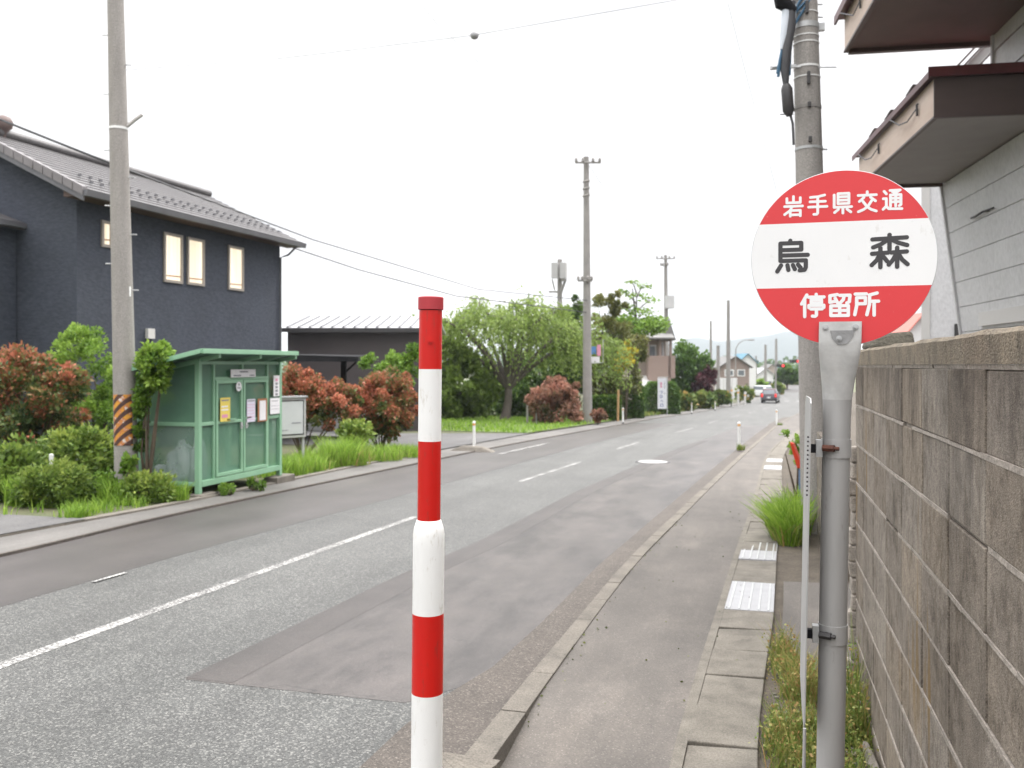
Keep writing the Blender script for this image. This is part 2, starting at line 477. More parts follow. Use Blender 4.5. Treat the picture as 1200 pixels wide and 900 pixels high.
def make_mesh_panel():
    m, nt, b, out = newmat('green_mesh_panel')
    n = noise(nt, 2.2, 4, .6)
    r = ramp(nt, [(.3, (.085, .20, .125)), (.7, (.13, .27, .18))], n.outputs[0])
    nt.links.new(r.outputs[0], b.inputs['Base Color']); b.inputs['Roughness'].default_value = .5
    tr = nd(nt, 'ShaderNodeBsdfTransparent'); ms = nd(nt, 'ShaderNodeMixShader')
    ms.inputs[0].default_value = .68
    nt.links.new(tr.outputs[0], ms.inputs[1]); nt.links.new(b.outputs[0], ms.inputs[2])
    nt.links.new(ms.outputs[0], out.inputs['Surface'])
    return m


def make_clear_panel():
    m, nt, b, out = newmat('dusty_clear_green_panel')
    n = noise(nt, 1.8, 4, .6)
    r = ramp(nt, [(.3, (.19, .31, .24)), (.7, (.28, .38, .31))], n.outputs[0])
    nt.links.new(r.outputs[0], b.inputs['Base Color']); b.inputs['Roughness'].default_value = .35
    tr = nd(nt, 'ShaderNodeBsdfTransparent'); ms = nd(nt, 'ShaderNodeMixShader')
    ms.inputs[0].default_value = .52
    nt.links.new(tr.outputs[0], ms.inputs[1]); nt.links.new(b.outputs[0], ms.inputs[2])
    nt.links.new(ms.outputs[0], out.inputs['Surface'])
    return m


def make_stripes():
    m, nt, b, out = newmat('worn_yellow_black_stripes')
    tc = nd(nt, 'ShaderNodeTexCoord')
    sx = nd(nt, 'ShaderNodeSeparateXYZ'); nt.links.new(tc.outputs['Object'], sx.inputs[0])
    # diagonal coordinate: height minus tangential offset
    a = nd(nt, 'ShaderNodeMath', operation='MULTIPLY'); a.inputs[1].default_value = -1.0
    nt.links.new(sx.outputs['X'], a.inputs[0])
    s = nd(nt, 'ShaderNodeMath', operation='ADD'); nt.links.new(sx.outputs['Z'], s.inputs[0]); nt.links.new(a.outputs[0], s.inputs[1])
    k = nd(nt, 'ShaderNodeMath', operation='MULTIPLY'); k.inputs[1].default_value = 6.3; nt.links.new(s.outputs[0], k.inputs[0])
    fr = nd(nt, 'ShaderNodeMath', operation='FRACT'); nt.links.new(k.outputs[0], fr.inputs[0])
    r = ramp(nt, [(.0, (0, 0, 0)), (.5, (1, 1, 1))], fr.outputs[0]); r.color_ramp.interpolation = 'CONSTANT'
    n = noise(nt, 9, 5, .7)
    rc = ramp(nt, [(.4, (.62, .30, .03)), (.55, (.45, .15, .04)), (.62, (.60, .55, .5))], n.outputs[0])
    dk = ramp(nt, [(.4, (.045, .022, .02)), (.7, (.10, .04, .03))], n.outputs[0])
    nt.links.new(mixc(nt, dk.outputs[0], rc.outputs[0], r.outputs[0]), b.inputs['Base Color'])
    b.inputs['Roughness'].default_value = .6
    return m


MT['paintline'] = make_line_paint(); MT['siding'] = make_siding(); MT['navy'] = make_navy()
MT['block'] = make_block(); MT['mesh'] = make_mesh_panel(); MT['clear'] = make_clear_panel(); MT['stripe'] = make_stripes()
MT['mortar'] = pm('pale_mortar', (.36, .32, .28), (.20, .178, .155), 14, .95, bs=90, bst=.5, fine=150)
MT['coping'] = pm('mossy_coping', (.15, .125, .095), (.27, .225, .165), 9, .95, bs=150, bst=1.0, fine=170, grime=(14, (1, 1.4, .6), .55, (.085, .072, .055)))

# leaves
LM = {}
LM['photinia'] = leafmat('photinia_leaves', [(0, (.03, .06, .014)), (.38, (.11, .145, .035)), (.58, (.23, .14, .055)), (.80, (.37, .115, .06)), (1, (.54, .20, .12))])
LM['green'] = leafmat('fresh_green_leaves', [(0, (.04, .095, .010)), (.5, (.14, .255, .028)), (1, (.30, .44, .07))], trans=.4)
LM['dark'] = leafmat('dark_green_leaves', [(0, (.022, .05, .010)), (.5, (.065, .125, .022)), (1, (.15, .24, .045))])
LM['weed'] = leafmat('weed_leaves', [(0, (.045, .085, .012)), (.5, (.13, .21, .03)), (1, (.30, .37, .07))], trans=.35)
LM['willow'] = leafmat('willow_leaves', [(0, (.10, .15, .03)), (.5, (.21, .30, .06)), (1, (.38, .47, .13))], trans=.5)
LM['olive'] = leafmat('olive_conifer_needles', [(0, (.045, .062, .015)), (.5, (.13, .145, .034)), (1, (.25, .24, .07))])
LM['redshrub'] = leafmat('russet_leaves', [(0, (.045, .065, .022)), (.4, (.17, .10, .06)), (1, (.42, .20, .14))])
LM['yellow'] = leafmat('yellow_flowers', [(0, (.16, .17, .02)), (.5, (.42, .36, .03)), (1, (.60, .48, .04))])
LM['hedge'] = leafmat('trimmed_hedge_leaves', [(0, (.022, .055, .010)), (.5, (.06, .125, .018)), (1, (.13, .23, .035))])
LM['purple'] = leafmat('purple_leaves', [(0, (.03, .010, .014)), (.5, (.075, .022, .03)), (1, (.14, .045, .055))])
LM['grass'] = leafmat('grass_blades', [(0, (.06, .14, .012)), (.5, (.19, .33, .03)), (1, (.40, .54, .09))], trans=.4)
LM['dry'] = leafmat('dry_weed_blades', [(0, (.05, .10, .02)), (.45, (.16, .23, .04)), (.8, (.34, .32, .10)), (1, (.40, .25, .10))], trans=.3)
LM['flower'] = leafmat('flower_bed_leaves', [(0, (.05, .10, .02)), (.5, (.13, .19, .04)), (.85, (.25, .28, .07)), (1, (.45, .3, .1))])


# ------------------------------------------------------------------ foliage
def mesh_from_quads(name, V, n_faces, tint, mat, parent):
    me = bpy.data.meshes.new(name)
    me.vertices.add(len(V)); me.vertices.foreach_set('co', V.astype(np.float32).ravel())
    me.loops.add(n_faces * 4); me.loops.foreach_set('vertex_index', np.arange(n_faces * 4, dtype=np.int32))
    me.polygons.add(n_faces); me.polygons.foreach_set('loop_start', np.arange(0, n_faces * 4, 4, dtype=np.int32))
    at = me.attributes.new('tint', 'FLOAT', 'FACE'); at.data.foreach_set('value', np.clip(tint, 0, 1).astype(np.float32))
    me.materials.append(mat); me.update(calc_edges=True)
    o = bpy.data.objects.new(name, me); COL.objects.link(o)
    if parent is not None: o.parent = parent
    return o


def unit(a):
    return a / np.maximum(np.linalg.norm(a, axis=1, keepdims=True), 1e-9)


def leaves(name, pts, dirs, size, tint, mat, parent, aspect=.42):
    """one bent rhombic face per leaf, growing from pts along dirs"""
    n = len(pts)
    if parent is not None: pts = pts - np.array(world_loc(parent))
    d = unit(dirs); r = unit(RNG.normal(size=(n, 3)))
    b = unit(np.cross(d, r)); nn = np.cross(d, b)
    L = (size * RNG.uniform(.65, 1.3, n))[:, None]
    V = np.empty((n, 4, 3))
    V[:, 0] = pts; V[:, 1] = pts + d * L * .5 + b * L * aspect + nn * L * .10
    V[:, 2] = pts + d * L; V[:, 3] = pts + d * L * .5 - b * L * aspect + nn * L * .10
    return mesh_from_quads(name, V.reshape(-1, 3), n, tint, mat, parent)


def crown_points(ells, n, clumps=60, csize=.28, zmin=None):
    """points on many small clumps spread through ellipsoids (cx,cy,cz,rx,ry,rz)"""
    ells = np.array(ells, float); vol = ells[:, 3] * ells[:, 4] * ells[:, 5]
    w = vol ** .7; w = w / w.sum()
    pick = RNG.choice(len(ells), clumps, p=w)
    dirs = unit(RNG.normal(size=(clumps, 3))); rad = RNG.uniform(.25, 1, clumps) ** .45
    cc = ells[pick, :3] + dirs * rad[:, None] * ells[pick, 3:] * .92
    cs = csize * ells[pick, 3:].mean(1) * RNG.uniform(.6, 1.35, clumps)
    ct = RNG.normal(0, .16, clumps)
    k = RNG.integers(0, clumps, n)
    dd = unit(RNG.normal(size=(n, 3))); rr = RNG.uniform(0, 1, n) ** .4
    p = cc[k] + dd * (rr * cs[k])[:, None]
    out = unit(dd * .7 + dirs[k] * .9 + np.array([0, 0, .25]))
    rel = rad[k] * .6 + rr * .4
    if zmin is not None:
        keep = p[:, 2] > zmin; p, out, ct2, rel = p[keep], out[keep], ct[k][keep], rel[keep]
    else: ct2 = ct[k]
    return p, out, ct2, rel


def shrub(name, ells, n, size, mat, label, cat, base, tint0=.45, spread=.16, clumps=70, csize=.26, group=None, stems=6, top=0, zmin=None, aspect=.42, stem_h=.75, part='foliage'):
    bx, by, bz = base
    r = root(name, base, label, cat, group)
    p, d, ct, rel = crown_points(ells, n, clumps, csize, zmin if zmin is not None else bz + .02)
    dirs = d * .8 + RNG.normal(size=d.shape) * .55
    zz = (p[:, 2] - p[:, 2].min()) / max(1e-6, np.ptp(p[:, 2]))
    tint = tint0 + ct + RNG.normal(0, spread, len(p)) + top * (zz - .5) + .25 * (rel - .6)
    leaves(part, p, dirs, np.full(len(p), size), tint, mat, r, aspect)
    E = np.array(ells)
    cz = E[:, 2].max()
    mb = MB()
    for i in range(stems):
        e = E[i % len(E)]; t = random.uniform(0, 2 * PI); q = random.uniform(.15, .6)
        tip = Vector((e[0] + math.cos(t) * e[3] * q, e[1] + math.sin(t) * e[4] * q, bz + (e[2] + e[5] * .5 - bz) * stem_h))
        b0 = Vector((bx + random.uniform(-.02, .02), by + random.uniform(-.02, .02), bz - .03))
        mid = b0.lerp(tip, .5) + Vector((random.uniform(-.06, .06), random.uniform(-.06, .06), 0))
        rr = .012 + .010 * (tip.z - bz)
        mb.tube([b0, mid, tip], [rr, rr * .7, rr * .3], 6)
    if stems: mb.build('stem' if part == 'foliage' else 'trunk', MT['stem'], r)
    return r


def blades(name, xy, z0, hgt, wid, tint, mat, parent=None, lean=.45, dirbias=None):
    n = len(xy)
    base = np.column_stack([xy, z0]) if np.ndim(z0) else np.column_stack([xy, np.full(n, z0)])
    if parent is not None: base = base - np.array(world_loc(parent))
    t = RNG.uniform(0, 2 * PI, n); h = hgt * RNG.uniform(.45, 1.25, n)
    side = np.column_stack([np.cos(t), np.sin(t), np.zeros(n)])
    t2 = RNG.uniform(0, 2 * PI, n)
    ln = np.column_stack([np.cos(t2), np.sin(t2), np.zeros(n)]) * (RNG.uniform(.1, 1, n) * lean * h)[:, None]
    if dirbias is not None: ln = ln + np.array([dirbias]) * h[:, None]
    w = (wid * RNG.uniform(.6, 1.3, n))[:, None]
    up = np.array([[0, 0, 1.]])
    mid = base + up * (h * .58)[:, None] + ln * .35
    tip = base + up * (h * .95)[:, None] + ln
    V = np.empty((n, 8, 3))
    V[:, 0] = base - side * w * .5; V[:, 1] = base + side * w * .5; V[:, 2] = mid + side * w * .42; V[:, 3] = mid - side * w * .42
    V[:, 4] = V[:, 3]; V[:, 5] = V[:, 2]; V[:, 6] = tip + side * w * .06; V[:, 7] = tip - side * w * .06
    return mesh_from_quads(name, V.reshape(-1, 3), n * 2, np.repeat(tint, 2), mat, parent)


def disc_xy(cx, cy, rx, ry, n, power=.5, rot=0):
    t = RNG.uniform(0, 2 * PI, n); r = RNG.uniform(0, 1, n) ** power
    x, y = r * np.cos(t) * rx, r * np.sin(t) * ry
    c, s = math.cos(rot), math.sin(rot)
    return np.column_stack([cx + x * c - y * s, cy + x * s + y * c])


# ------------------------------------------------------------------ street alignment
def interp(tab, Y):
    if Y <= tab[0][0]: return tab[0][1]
    for (a, b), (c, d) in zip(tab, tab[1:]):
        if Y <= c:
            return b + (d - b) * (Y - a) / (c - a)
    return tab[-1][1]


def smooth_tab(tab):
    """Catmull-Rom resample so the kerbs bend without corners"""
    out = []
    for i in range(len(tab) - 1):
        p1, p2 = tab[i], tab[i + 1]
        m1 = (tab[i + 1][1] - tab[i - 1][1]) / (tab[i + 1][0] - tab[i - 1][0]) if i > 0 else (p2[1] - p1[1]) / (p2[0] - p1[0])
        m2 = (tab[i + 2][1] - tab[i][1]) / (tab[i + 2][0] - tab[i][0]) if i + 2 < len(tab) else (p2[1] - p1[1]) / (p2[0] - p1[0])
        h = p2[0] - p1[0]
        for k in range(8):
            t = k / 8; t2, t3 = t * t, t ** 3
            out.append((p1[0] + h * t, (2 * t3 - 3 * t2 + 1) * p1[1] + (t3 - 2 * t2 + t) * h * m1 + (-2 * t3 + 3 * t2) * p2[1] + (t3 - t2) * h * m2))
    out.append(tab[-1])
    return out


CL = smooth_tab([(-30, -4.2), (-5, -4.22), (6, -4.21), (12, -4.15), (20, -3.86), (28, -3.62), (40, -2.75), (52, -2.1), (70, -.55), (85, .95), (100, 2.6), (130, 5.4), (200, 10.5), (300, 17), (700, 42)])
KA = smooth_tab([(-30, -1.25), (3.6, -1.215), (6, -1.2), (8, -1.17), (10.4, -1.07), (14.9, -.85), (22, -.47), (34, .24), (43, .78), (60, 2.1), (85, 4.5), (100, 6.2), (130, 9.0), (200, 14), (300, 20.5), (700, 45.5)])
KB = smooth_tab([(-30, -1.05), (3.6, -1.06), (6, -1.065), (8, -1.04), (10.4, -.93), (14.9, -.71), (22, -.33), (34, .38), (43, .92), (60, 2.24), (85, 4.64), (100, 6.34), (130, 9.14), (200, 14.14)])
SW = smooth_tab([(-30, -.40), (3.7, -.35), (4.8, -.33), (6.5, -.28), (8.6, -.22), (13, -.07), (21.3, .15), (27.8, .55), (34, 1.15), (43, 2.0), (60, 3.6), (85, 6.2), (130, 10.6), (200, 15.6)])
DR = smooth_tab([(-30, -.02), (3.9, .0), (4.9, .03), (6.5, .11), (9.4, .19), (13, .33), (21.3, .55), (27.8, .95), (34, 1.55), (43, 2.4), (60, 4.0), (85, 6.6), (130, 11.0), (200, 16)])
LE = smooth_tab([(-30, -6.9), (6.9, -6.92), (9.4, -7.08), (13.4, -7.12), (17, -7.1), (23.7, -7.05), (29.9, -6.85), (42, -6.25), (52.7, -5.75), (70, -4.3), (85, -2.9), (100, -1.1), (130, 1.8), (200, 7), (300, 13.5), (700, 38.5)])
LF = smooth_tab([(-30, -7.72), (7.7, -7.70), (10.4, -7.62), (13.4, -7.75), (20, -8.0), (30, -8.0), (42, -7.4), (52.7, -6.9), (70, -5.5), (85, -4.1), (100, -2.3), (130, .6), (200, 6)])
LG = smooth_tab([(-30, -5.35), (5.3, -5.34), (7.9, -5.36), (12.9, -5.2), (20, -5.05), (30, -4.75), (45, -3.9)])
for T in (CL,): pass
fx = lambda tab: (lambda Y: interp(tab, Y))
cl, ka, kb, swx, drx, le, lf, lg = map(fx, (CL, KA, KB, SW, DR, LE, LF, LG))


def yrange(a, b, step=.5):
    out = [a]
    while out[-1] < b - 1e-6:
        s = step if out[-1] < 40 else step * 4
        out.append(min(b, out[-1] + s))
    return out


def ribbon(name, fl, fr, ys, zf, mat, parent=None, cols=1, thick=0):
    mb = MB(); prev = None
    for y in ys:
        a, b, z = fl(y), fr(y), zf(y)
        row = [(a + (b - a) * k / cols, y, z) for k in range(cols + 1)]
        if thick: row = [(a, y, z - thick)] + row + [(b, y, z - thick)]
        i0 = len(mb.v); mb.v += row
        if prev is not None:
            for k in range(len(row) - 1):
                mb.face([prev + k, prev + k + 1, i0 + k + 1, i0 + k], 0, False)
        prev = i0
    return mb.build(name, mat, parent, fix=False)


ROADZ = lambda Y: RD(Y) - .075

# ground: one sheet to the horizon (under everything)
mb = MB(); prev = None
for y in [-60, -30, -15] + list(range(0, 64, 10)) + [66, 72, 80, 90, 100, 110, 118, 140, 200, 400, 900, 1700, 2600]:
    i0 = len(mb.v); xs = [-1480, -400, -120, -40, -9, -7, -4, 0, 4, 9, 40, 120, 400, 1480]
    mb.v += [(x, y, G(y) - .16) for x in xs]
    if prev is not None:
        for k in range(len(xs) - 1): mb.face([prev + k, prev + k + 1, i0 + k + 1, i0 + k])
    prev = i0
struct(mb.build('ground', MT['field'], fix=False))

road = ribbon('road', lambda y: le(y) - .05, lambda y: ka(y) + .05, yrange(-25, 145), ROADZ, MT['road'], cols=2)
struct(road, 'grey two-lane road of coarse asphalt with worn centre line', 'road')


def lay(name, fl, fr, y0, y1, dz, mat, step=.5, cols=1):
    return ribbon(name, fl, fr, yrange(y0, y1, step), lambda y: ROADZ(y) + dz, mat, road, cols)


lay('smooth_lane_strip', le, lg, -25, 45, .0014, MT['lane_smooth'])
# right patch, its front corner cut slanting
PL = lambda y: interp([(4.30, -3.05), (7.4, -2.98), (9, -2.85), (14.3, -2.78), (25, -2.2), (45, -.7)], y)
PR = lambda y: interp([(4.30, -1.75), (4.45, -1.6), (4.7, -1.5), (6, -1.45), (8.2, -1.42), (11.7, -1.26), (20, -.87), (34, -.15), (45, .5)], y)
lay('asphalt_patch', PL, PR, 4.3, 45, .0014, MT['patch_dark'], .4)
lay('patch_joint', lambda y: PL(y) - .02, lambda y: PL(y) + .28, 4.32, 30, .0024, MT['patch_edge'], .5)
lay('gutter_strip', lambda y: max(PR(y), ka(y) - .5) if y > 4.3 else ka(y) - .42, lambda y: ka(y) + .01, -25, 60, .0034, MT['rough_strip'])
for a, b in [(-25, 10.6), (15.3, 19.9), (24.6, 28.2), (35.2, 39.8), (46.5, 51.4), (58, 63), (69, 74), (80, 85), (92, 97)]:
    lay('centre_line', lambda y: cl(y) - .05, lambda y: cl(y) + .05, a, b, .0026, MT['paintline'], .5)
lay('edge_line', lambda y: le(y) + .80, lambda y: le(y) + .92, 21.5, 26.5, .010, MT['paintline'])
lay('edge_line', lambda y: le(y) + 1.62, lambda y: le(y) + 1.66, 6.2, 6.6, .010, MT['paintline'], .2)
lay('stop_line', lambda y: cl(y) - .3, lambda y: ka(y) - .3, 103, 103.6, .010, MT['paintline'], .2)
for i in range(5):
    lay('crossing_bar', lambda y, i=i: cl(y) - 3 + i * 1.3, lambda y, i=i: cl(y) - 2.5 + i * 1.3, 106, 109, .010, MT['paintline'], .5)

# manhole in the road
hx, hy = P(765, 20.3); hz = ROADZ(hy)
mb = MB(); mb.lathe([(.39, -.03, 1), (.39, .012, 1), (.335, .016, 0), (.30, .018, 0), (.0005, .019, 0)], (hx, hy, hz), 32)
mb.build('manhole_cover', [pm('worn_bright_iron', (.36, .35, .34), (.28, .275, .27), 20, .65, .0), MT['darkmetal']], road)

# climbing road on the bank behind the signals
struct(ribbon('road', lambda y: le(y), lambda y: ka(y), yrange(145, 620, 1), lambda y: RD(y) - .07, MT['lane_smooth'], cols=2),
       'distant stretch of the road climbing over the bank', 'road')
mb = MB(); prev = None
for y in yrange(145, 620, 2):
    z = RD(y) - .1; gl = G(y) - .14
    row = [(le(y) - 1 - (z - gl) * 1.6 - .1, y, gl), (le(y) - 1, y, z), (ka(y) + 1.5, y, z), (ka(y) + 1.6 + (z - gl) * 1.6, y, gl)]
    i0 = len(mb.v); mb.v += row
    if prev is not None:
        for k in range(3): mb.face([prev + k, prev + k + 1, i0 + k + 1, i0 + k])
    prev = i0
struct(mb.build('terrain', MT['verge_soil'], fix=False), 'grassy bank carrying the far road', 'embankment')

# right-hand walk: kerb stones, asphalt, drain covers, dirt strip
def walkz(Y):
    return G(Y) - (.085 * min(1, max(0, (4.35 - Y) / .75)))


struct(ribbon('sidewalk', kb, swx, yrange(-25, 160, .25), walkz, MT['sidewalk'], cols=2), 'brownish asphalt sidewalk running between kerb and drain covers', 'sidewalk')
mb = MB(); y = 3.52; k = 0
while y < 70:
    L = .6 if y < 40 else 2.4
    y1 = y + L - .008
    z0, z1 = G(y), G(y1)
    dz = .012 + random.uniform(-.004, .004)
    a = random.random()
    mb.hexa([(ka(y), y, z0 - .16), (kb(y), y, z0 - .16), (kb(y1), y1, z1 - .16), (ka(y1), y1, z1 - .16),
             (ka(y) + .03, y, z0 + dz), (kb(y), y, z0 + dz), (kb(y1), y1, z1 + dz), (ka(y1) + .03, y1, z1 + dz)], 0, a)
    y += L
# rounded end stone that turns toward the carriageway
for i in range(6):
    t0, t1 = i / 6 * 1.25, (i + 1) / 6 * 1.25
    def q(t, r): return (ka(3.5) - .12 + .02 - math.cos(t) * 0 + (r) * math.cos(t) - .0, 3.56 - r * math.sin(t) * .9)
    (ax, ay), (bx_, by_) = q(t0, .29), q(t1, .29); (cx_, cy_), (dx_, dy_) = q(t0, .03), q(t1, .03)
    z0 = G(3.4)
    mb.hexa([(cx_, cy_, z0 - .16), (ax, ay, z0 - .16), (bx_, by_, z0 - .16), (dx_, dy_, z0 - .16),
             (cx_, cy_, z0 + .011), (ax, ay, z0 + .006), (bx_, by_, z0 + .006), (dx_, dy_, z0 + .011)], 0, .6)
struct(mb.build('kerb', MT['kerb'], bevel=.012), 'weathered concrete kerb stones along the sidewalk edge', 'kerb')

mb = MB(); mg = MB(); y = 2.0
grates = [(6.72, 7.32), (8.45, 9.05), (18.6, 19.6), (20.4, 21.4)]
while y < 60:
    L = .5 if y < 24 else 2.5
    y1 = y + L - .012
    g = any(a - .02 <= (y + y1) / 2 <= b + .02 for a, b in grates)
    z0, z1 = G(y) + .004, G(y1) + .004
    e = random.uniform(-.012, .006)
    xs = (swx(y) + .05, drx(y), drx(y1), swx(y1) + .05)
    if not g:
        e2 = random.uniform(-.006, .008)
        mb.hexa([(xs[0], y, z0 - .14), (xs[1], y, z0 - .14), (xs[2], y1, z1 - .14), (xs[3], y1, z1 - .14),
                 (xs[0], y, z0 + e), (xs[1], y, z0 + e2), (xs[2], y1, z1 + e2), (xs[3], y1, z1 + e)], 0, random.random())
    y += L
struct(mb.build('pavement', MT['cover'], bevel=.006), 'row of worn concrete drain covers beside the sidewalk', 'drain covers')
struct(ribbon('path', swx, lambda y: swx(y) + .05, yrange(-25, 60), lambda y: G(y) + .002, MT['cover'], thick=.1), 'narrow concrete lip between sidewalk and drain covers', 'drain edge')
lab = ['broad ribbed steel drain grate nearest the bus stop pole', 'ribbed steel drain grate just before the long grass clump', 'thin bright drain grate beyond the long grass clump', 'farther of two thin bright grates past the grass clump']
for (a, b), lb in zip([(6.5, 7.5), (8.5, 9.5), (18.5, 19.5), (20.5, 21.5)], lab):
    a2, b2 = a + .015, b - .015
    r = root('drain_grate', (swx(a) + .2, a2, G(a)), lb, 'drain grate', 'steel grates in the drain')
    m1 = MB(); m2 = MB()
    x0, x1 = swx(a) + .052, drx(a) - .004; dx = swx(b) - swx(a)
    for xa, xb, mm, hh in [(x0, x1, m1, .0)]:
        mm.hexa([(xa, a2, G(a2) - .1), (xb, a2, G(a2) - .1), (xb + dx, b2, G(b2) - .1), (xa + dx, b2, G(b2) - .1),
                 (xa, a2, G(a2) + .004), (xb, a2, G(a2) + .004), (xb + dx, b2, G(b2) + .004), (xa + dx, b2, G(b2) + .004)])
    m1.build('plate', MT['grate'], r)
    for k in range(5):
        xx = x0 + (x1 - x0) * (k + .5) / 5
        m2.hexa([(xx - .008, a2 + .02, G(a2) + .002), (xx + .008, a2 + .02, G(a2) + .002), (xx + .008 + dx, b2 - .02, G(b2) + .002), (xx - .008 + dx, b2 - .02, G(b2) + .002),
                 (xx - .006, a2 + .02, G(a2) + .008), (xx + .006, a2 + .02, G(a2) + .008), (xx + .006 + dx, b2 - .02, G(b2) + .008), (xx - .006 + dx, b2 - .02, G(b2) + .008)])
    m2.build('rib', MT['galv'], r)
# concrete under the half-metre gaps left between grates
mb = MB()
for a, b in [(6.0, 6.5), (7.5, 8.5), (18, 18.5), (19.5, 20.5)]:
    mb.hexa([(swx(a) + .05, a, G(a) - .14), (drx(a), a, G(a) - .14), (drx(b), b, G(b) - .14), (swx(b) + .05, b, G(b) - .14),
             (swx(a) + .05, a, G(a) - .004), (drx(a), a, G(a) - .004), (drx(b), b, G(b) - .004), (swx(b) + .05, b, G(b) - .004)], 0, .5)
struct(mb.build('pavement', MT['cover']), 'concrete pieces between the steel grates', 'drain covers')

# plots on both sides
struct(ribbon('soil', lambda y: drx(y) - .01, lambda y: drx(y) + 60, yrange(-25, 145, 1), lambda y: G(y) - .02, MT['grass_soil'], cols=3), 'bare dusty soil strip beside the drain covers', 'soil')
# little concrete apron between wall and power pole
apx = MB()
for y0, y1 in [(5.05 + .5 * i, 5.55 + .5 * i) for i in range(5)]:
    apx.hexa([(drx(y0) + .06, y0, G(y0) - .1), (1.6, y0, G(y0) - .1), (1.6, y1, G(y1) - .1), (drx(y1) + .06, y1, G(y1) - .1),
              (drx(y0) + .06, y0, G(y0) + .012), (1.6, y0, G(y0) + .05), (1.6, y1, G(y1) + .05), (drx(y1) + .06, y1, G(y1) + .012)], 0, .5)
struct(apx.build('driveway', MT['sidewalk']), 'small asphalt driveway apron beyond the block wall', 'driveway')

struct(ribbon('path', lf, lambda y: le(y), yrange(-25, 130), lambda y: G(y) - .055, MT['leftwalk'], cols=2), 'grey asphalt shoulder in front of the green shelter', 'shoulder')
struct(ribbon('kerb', lambda y: le(y) - .02, lambda y: le(y) + .03, yrange(-25, 100), lambda y: G(y) - .045, MT['rough_strip'], thick=.06), 'thin brown joint along the far road edge', 'kerb')
struct(ribbon('kerb', lambda y: lf(y) - .14, lf, yrange(-25, 21.0, .5), lambda y: G(y) - .03, MT['kerb'], thick=.1), 'pale concrete edging by the shelter', 'kerb')
struct(ribbon('lawn', lambda y: lf(y) - 110, lambda y: lf(y) - .14, yrange(-25, 145, 1), lambda y: G(y) - .045, MT['verge_soil'], cols=6), 'weedy soil verge under the hedge plants', 'verge')
# the side road that meets the street beyond the red shrubs
mb = MB()
sy = [(lf(22.2), 22.2), (-13, 22.6), (-22, 25), (-40, 31), (-38, 38), (-20, 31), (-12.5, 29.6), (lf(30.5), 31.5)]
mb.poly([(x, y, G(y) - .03 if i in (0, 1, 2, 3) else G(y) - .03) for i, (x, y) in enumerate(sy)])
struct(mb.build('road', MT['drive'], fix=False), 'dark asphalt side road branching off behind the red shrubs', 'side road')
struct(ribbon('driveway', lambda y: lf(y) - 4, lambda y: lf(y), yrange(4.0, 8.9, .5), lambda y: G(y) - .022, MT['drive']), 'grey asphalt entrance before the weedy verge', 'driveway')

# ------------------------------------------------------------------ bollard
bx, by = P(497, 2.2)
zb = walkz(by)
top = H(348, 2.2)
r = root('striped_bollard', (bx, by, zb), 'red and white banded steel pole bollard at the kerb end', 'bollard')
mb = MB()
def zz(py): return H(py, 2.2) - zb
R0, R1 = .0282, .0385
prof = [(R1, 0, 0), (R1, zz(811), 0), (R1, zz(811) + .001, 1), (R1, zz(718), 1), (R1, zz(718) + .001, 0), (R1, zz(640), 0), (R1, zz(626), 0), (R1 * .94, zz(618), 0), (R0 * 1.06, zz(609), 0), (R0, zz(608.5), 1),
        (R0, zz(517), 1), (R0, zz(517) + .001, 0), (R0, zz(433), 0), (R0, zz(433) + .001, 1), (R0, zz(364), 1)]
mb.lathe(prof, (bx, by, zb), 40)
mb.build('tube', [MT['bwhite'], MT['red']], r)
mb = MB(); mb.lathe([(R0 + .001, zz(363.4), 0), (R0 + .003, zz(363), 0), (R0 + .003, zz(362.6), 0), (R0 + .003, zz(349.6), 0), (R0 + .003, zz(349.2), 0), (R0 + .0015, zz(348.3), 0), (R0 - .001, zz(348), 0), (R0 - .003, zz(347.95), 0)], (bx, by, zb), 40)
mb.build('cap', MT['redcap'], r)
mb = MB(); c = Vector((bx, by, H(400, 2.2)))
dv = Vector((-bx, -by, 0)).normalized()
mb.tube([c + dv * (R0 - .002), c + dv * (R0 + .005)], .006, 12); mb.tube([c + dv * (R0 + .004), c + dv * (R0 + .007)], .0035, 8)
mb.build('bolt', MT['red'], r)
r.rotation_euler = (0, math.radians(.55), 0)

# ------------------------------------------------------------------ bus stop sign
SZ = 2.35
sx, sy_ = P(985, SZ)
zg = G(sy_) - .02
br = root('bus_stop_sign', (sx, sy_, zg), 'round red and white bus stop sign on a grey steel pole by the block wall', 'bus stop sign')
cz = H(304.6, SZ)
# local frame: X across the street, Z up; disc faces -Y (towards the camera side)
fy = sy_
def text_mesh(s, size, bold, depth=.0012):
    cu = bpy.data.curves.new('t', 'FONT'); cu.body = s; cu.size = size; cu.offset = bold; cu.extrude = depth
    cu.align_x = 'CENTER'; cu.align_y = 'CENTER'; cu.resolution_u = 6
    ob = bpy.data.objects.new('t', cu); COL.objects.link(ob)
    dg = bpy.context.evaluated_depsgraph_get(); dg.update()
    me = bpy.data.meshes.new_from_object(ob.evaluated_get(dg))
    bpy.data.objects.remove(ob); bpy.data.curves.remove(cu)
    return me


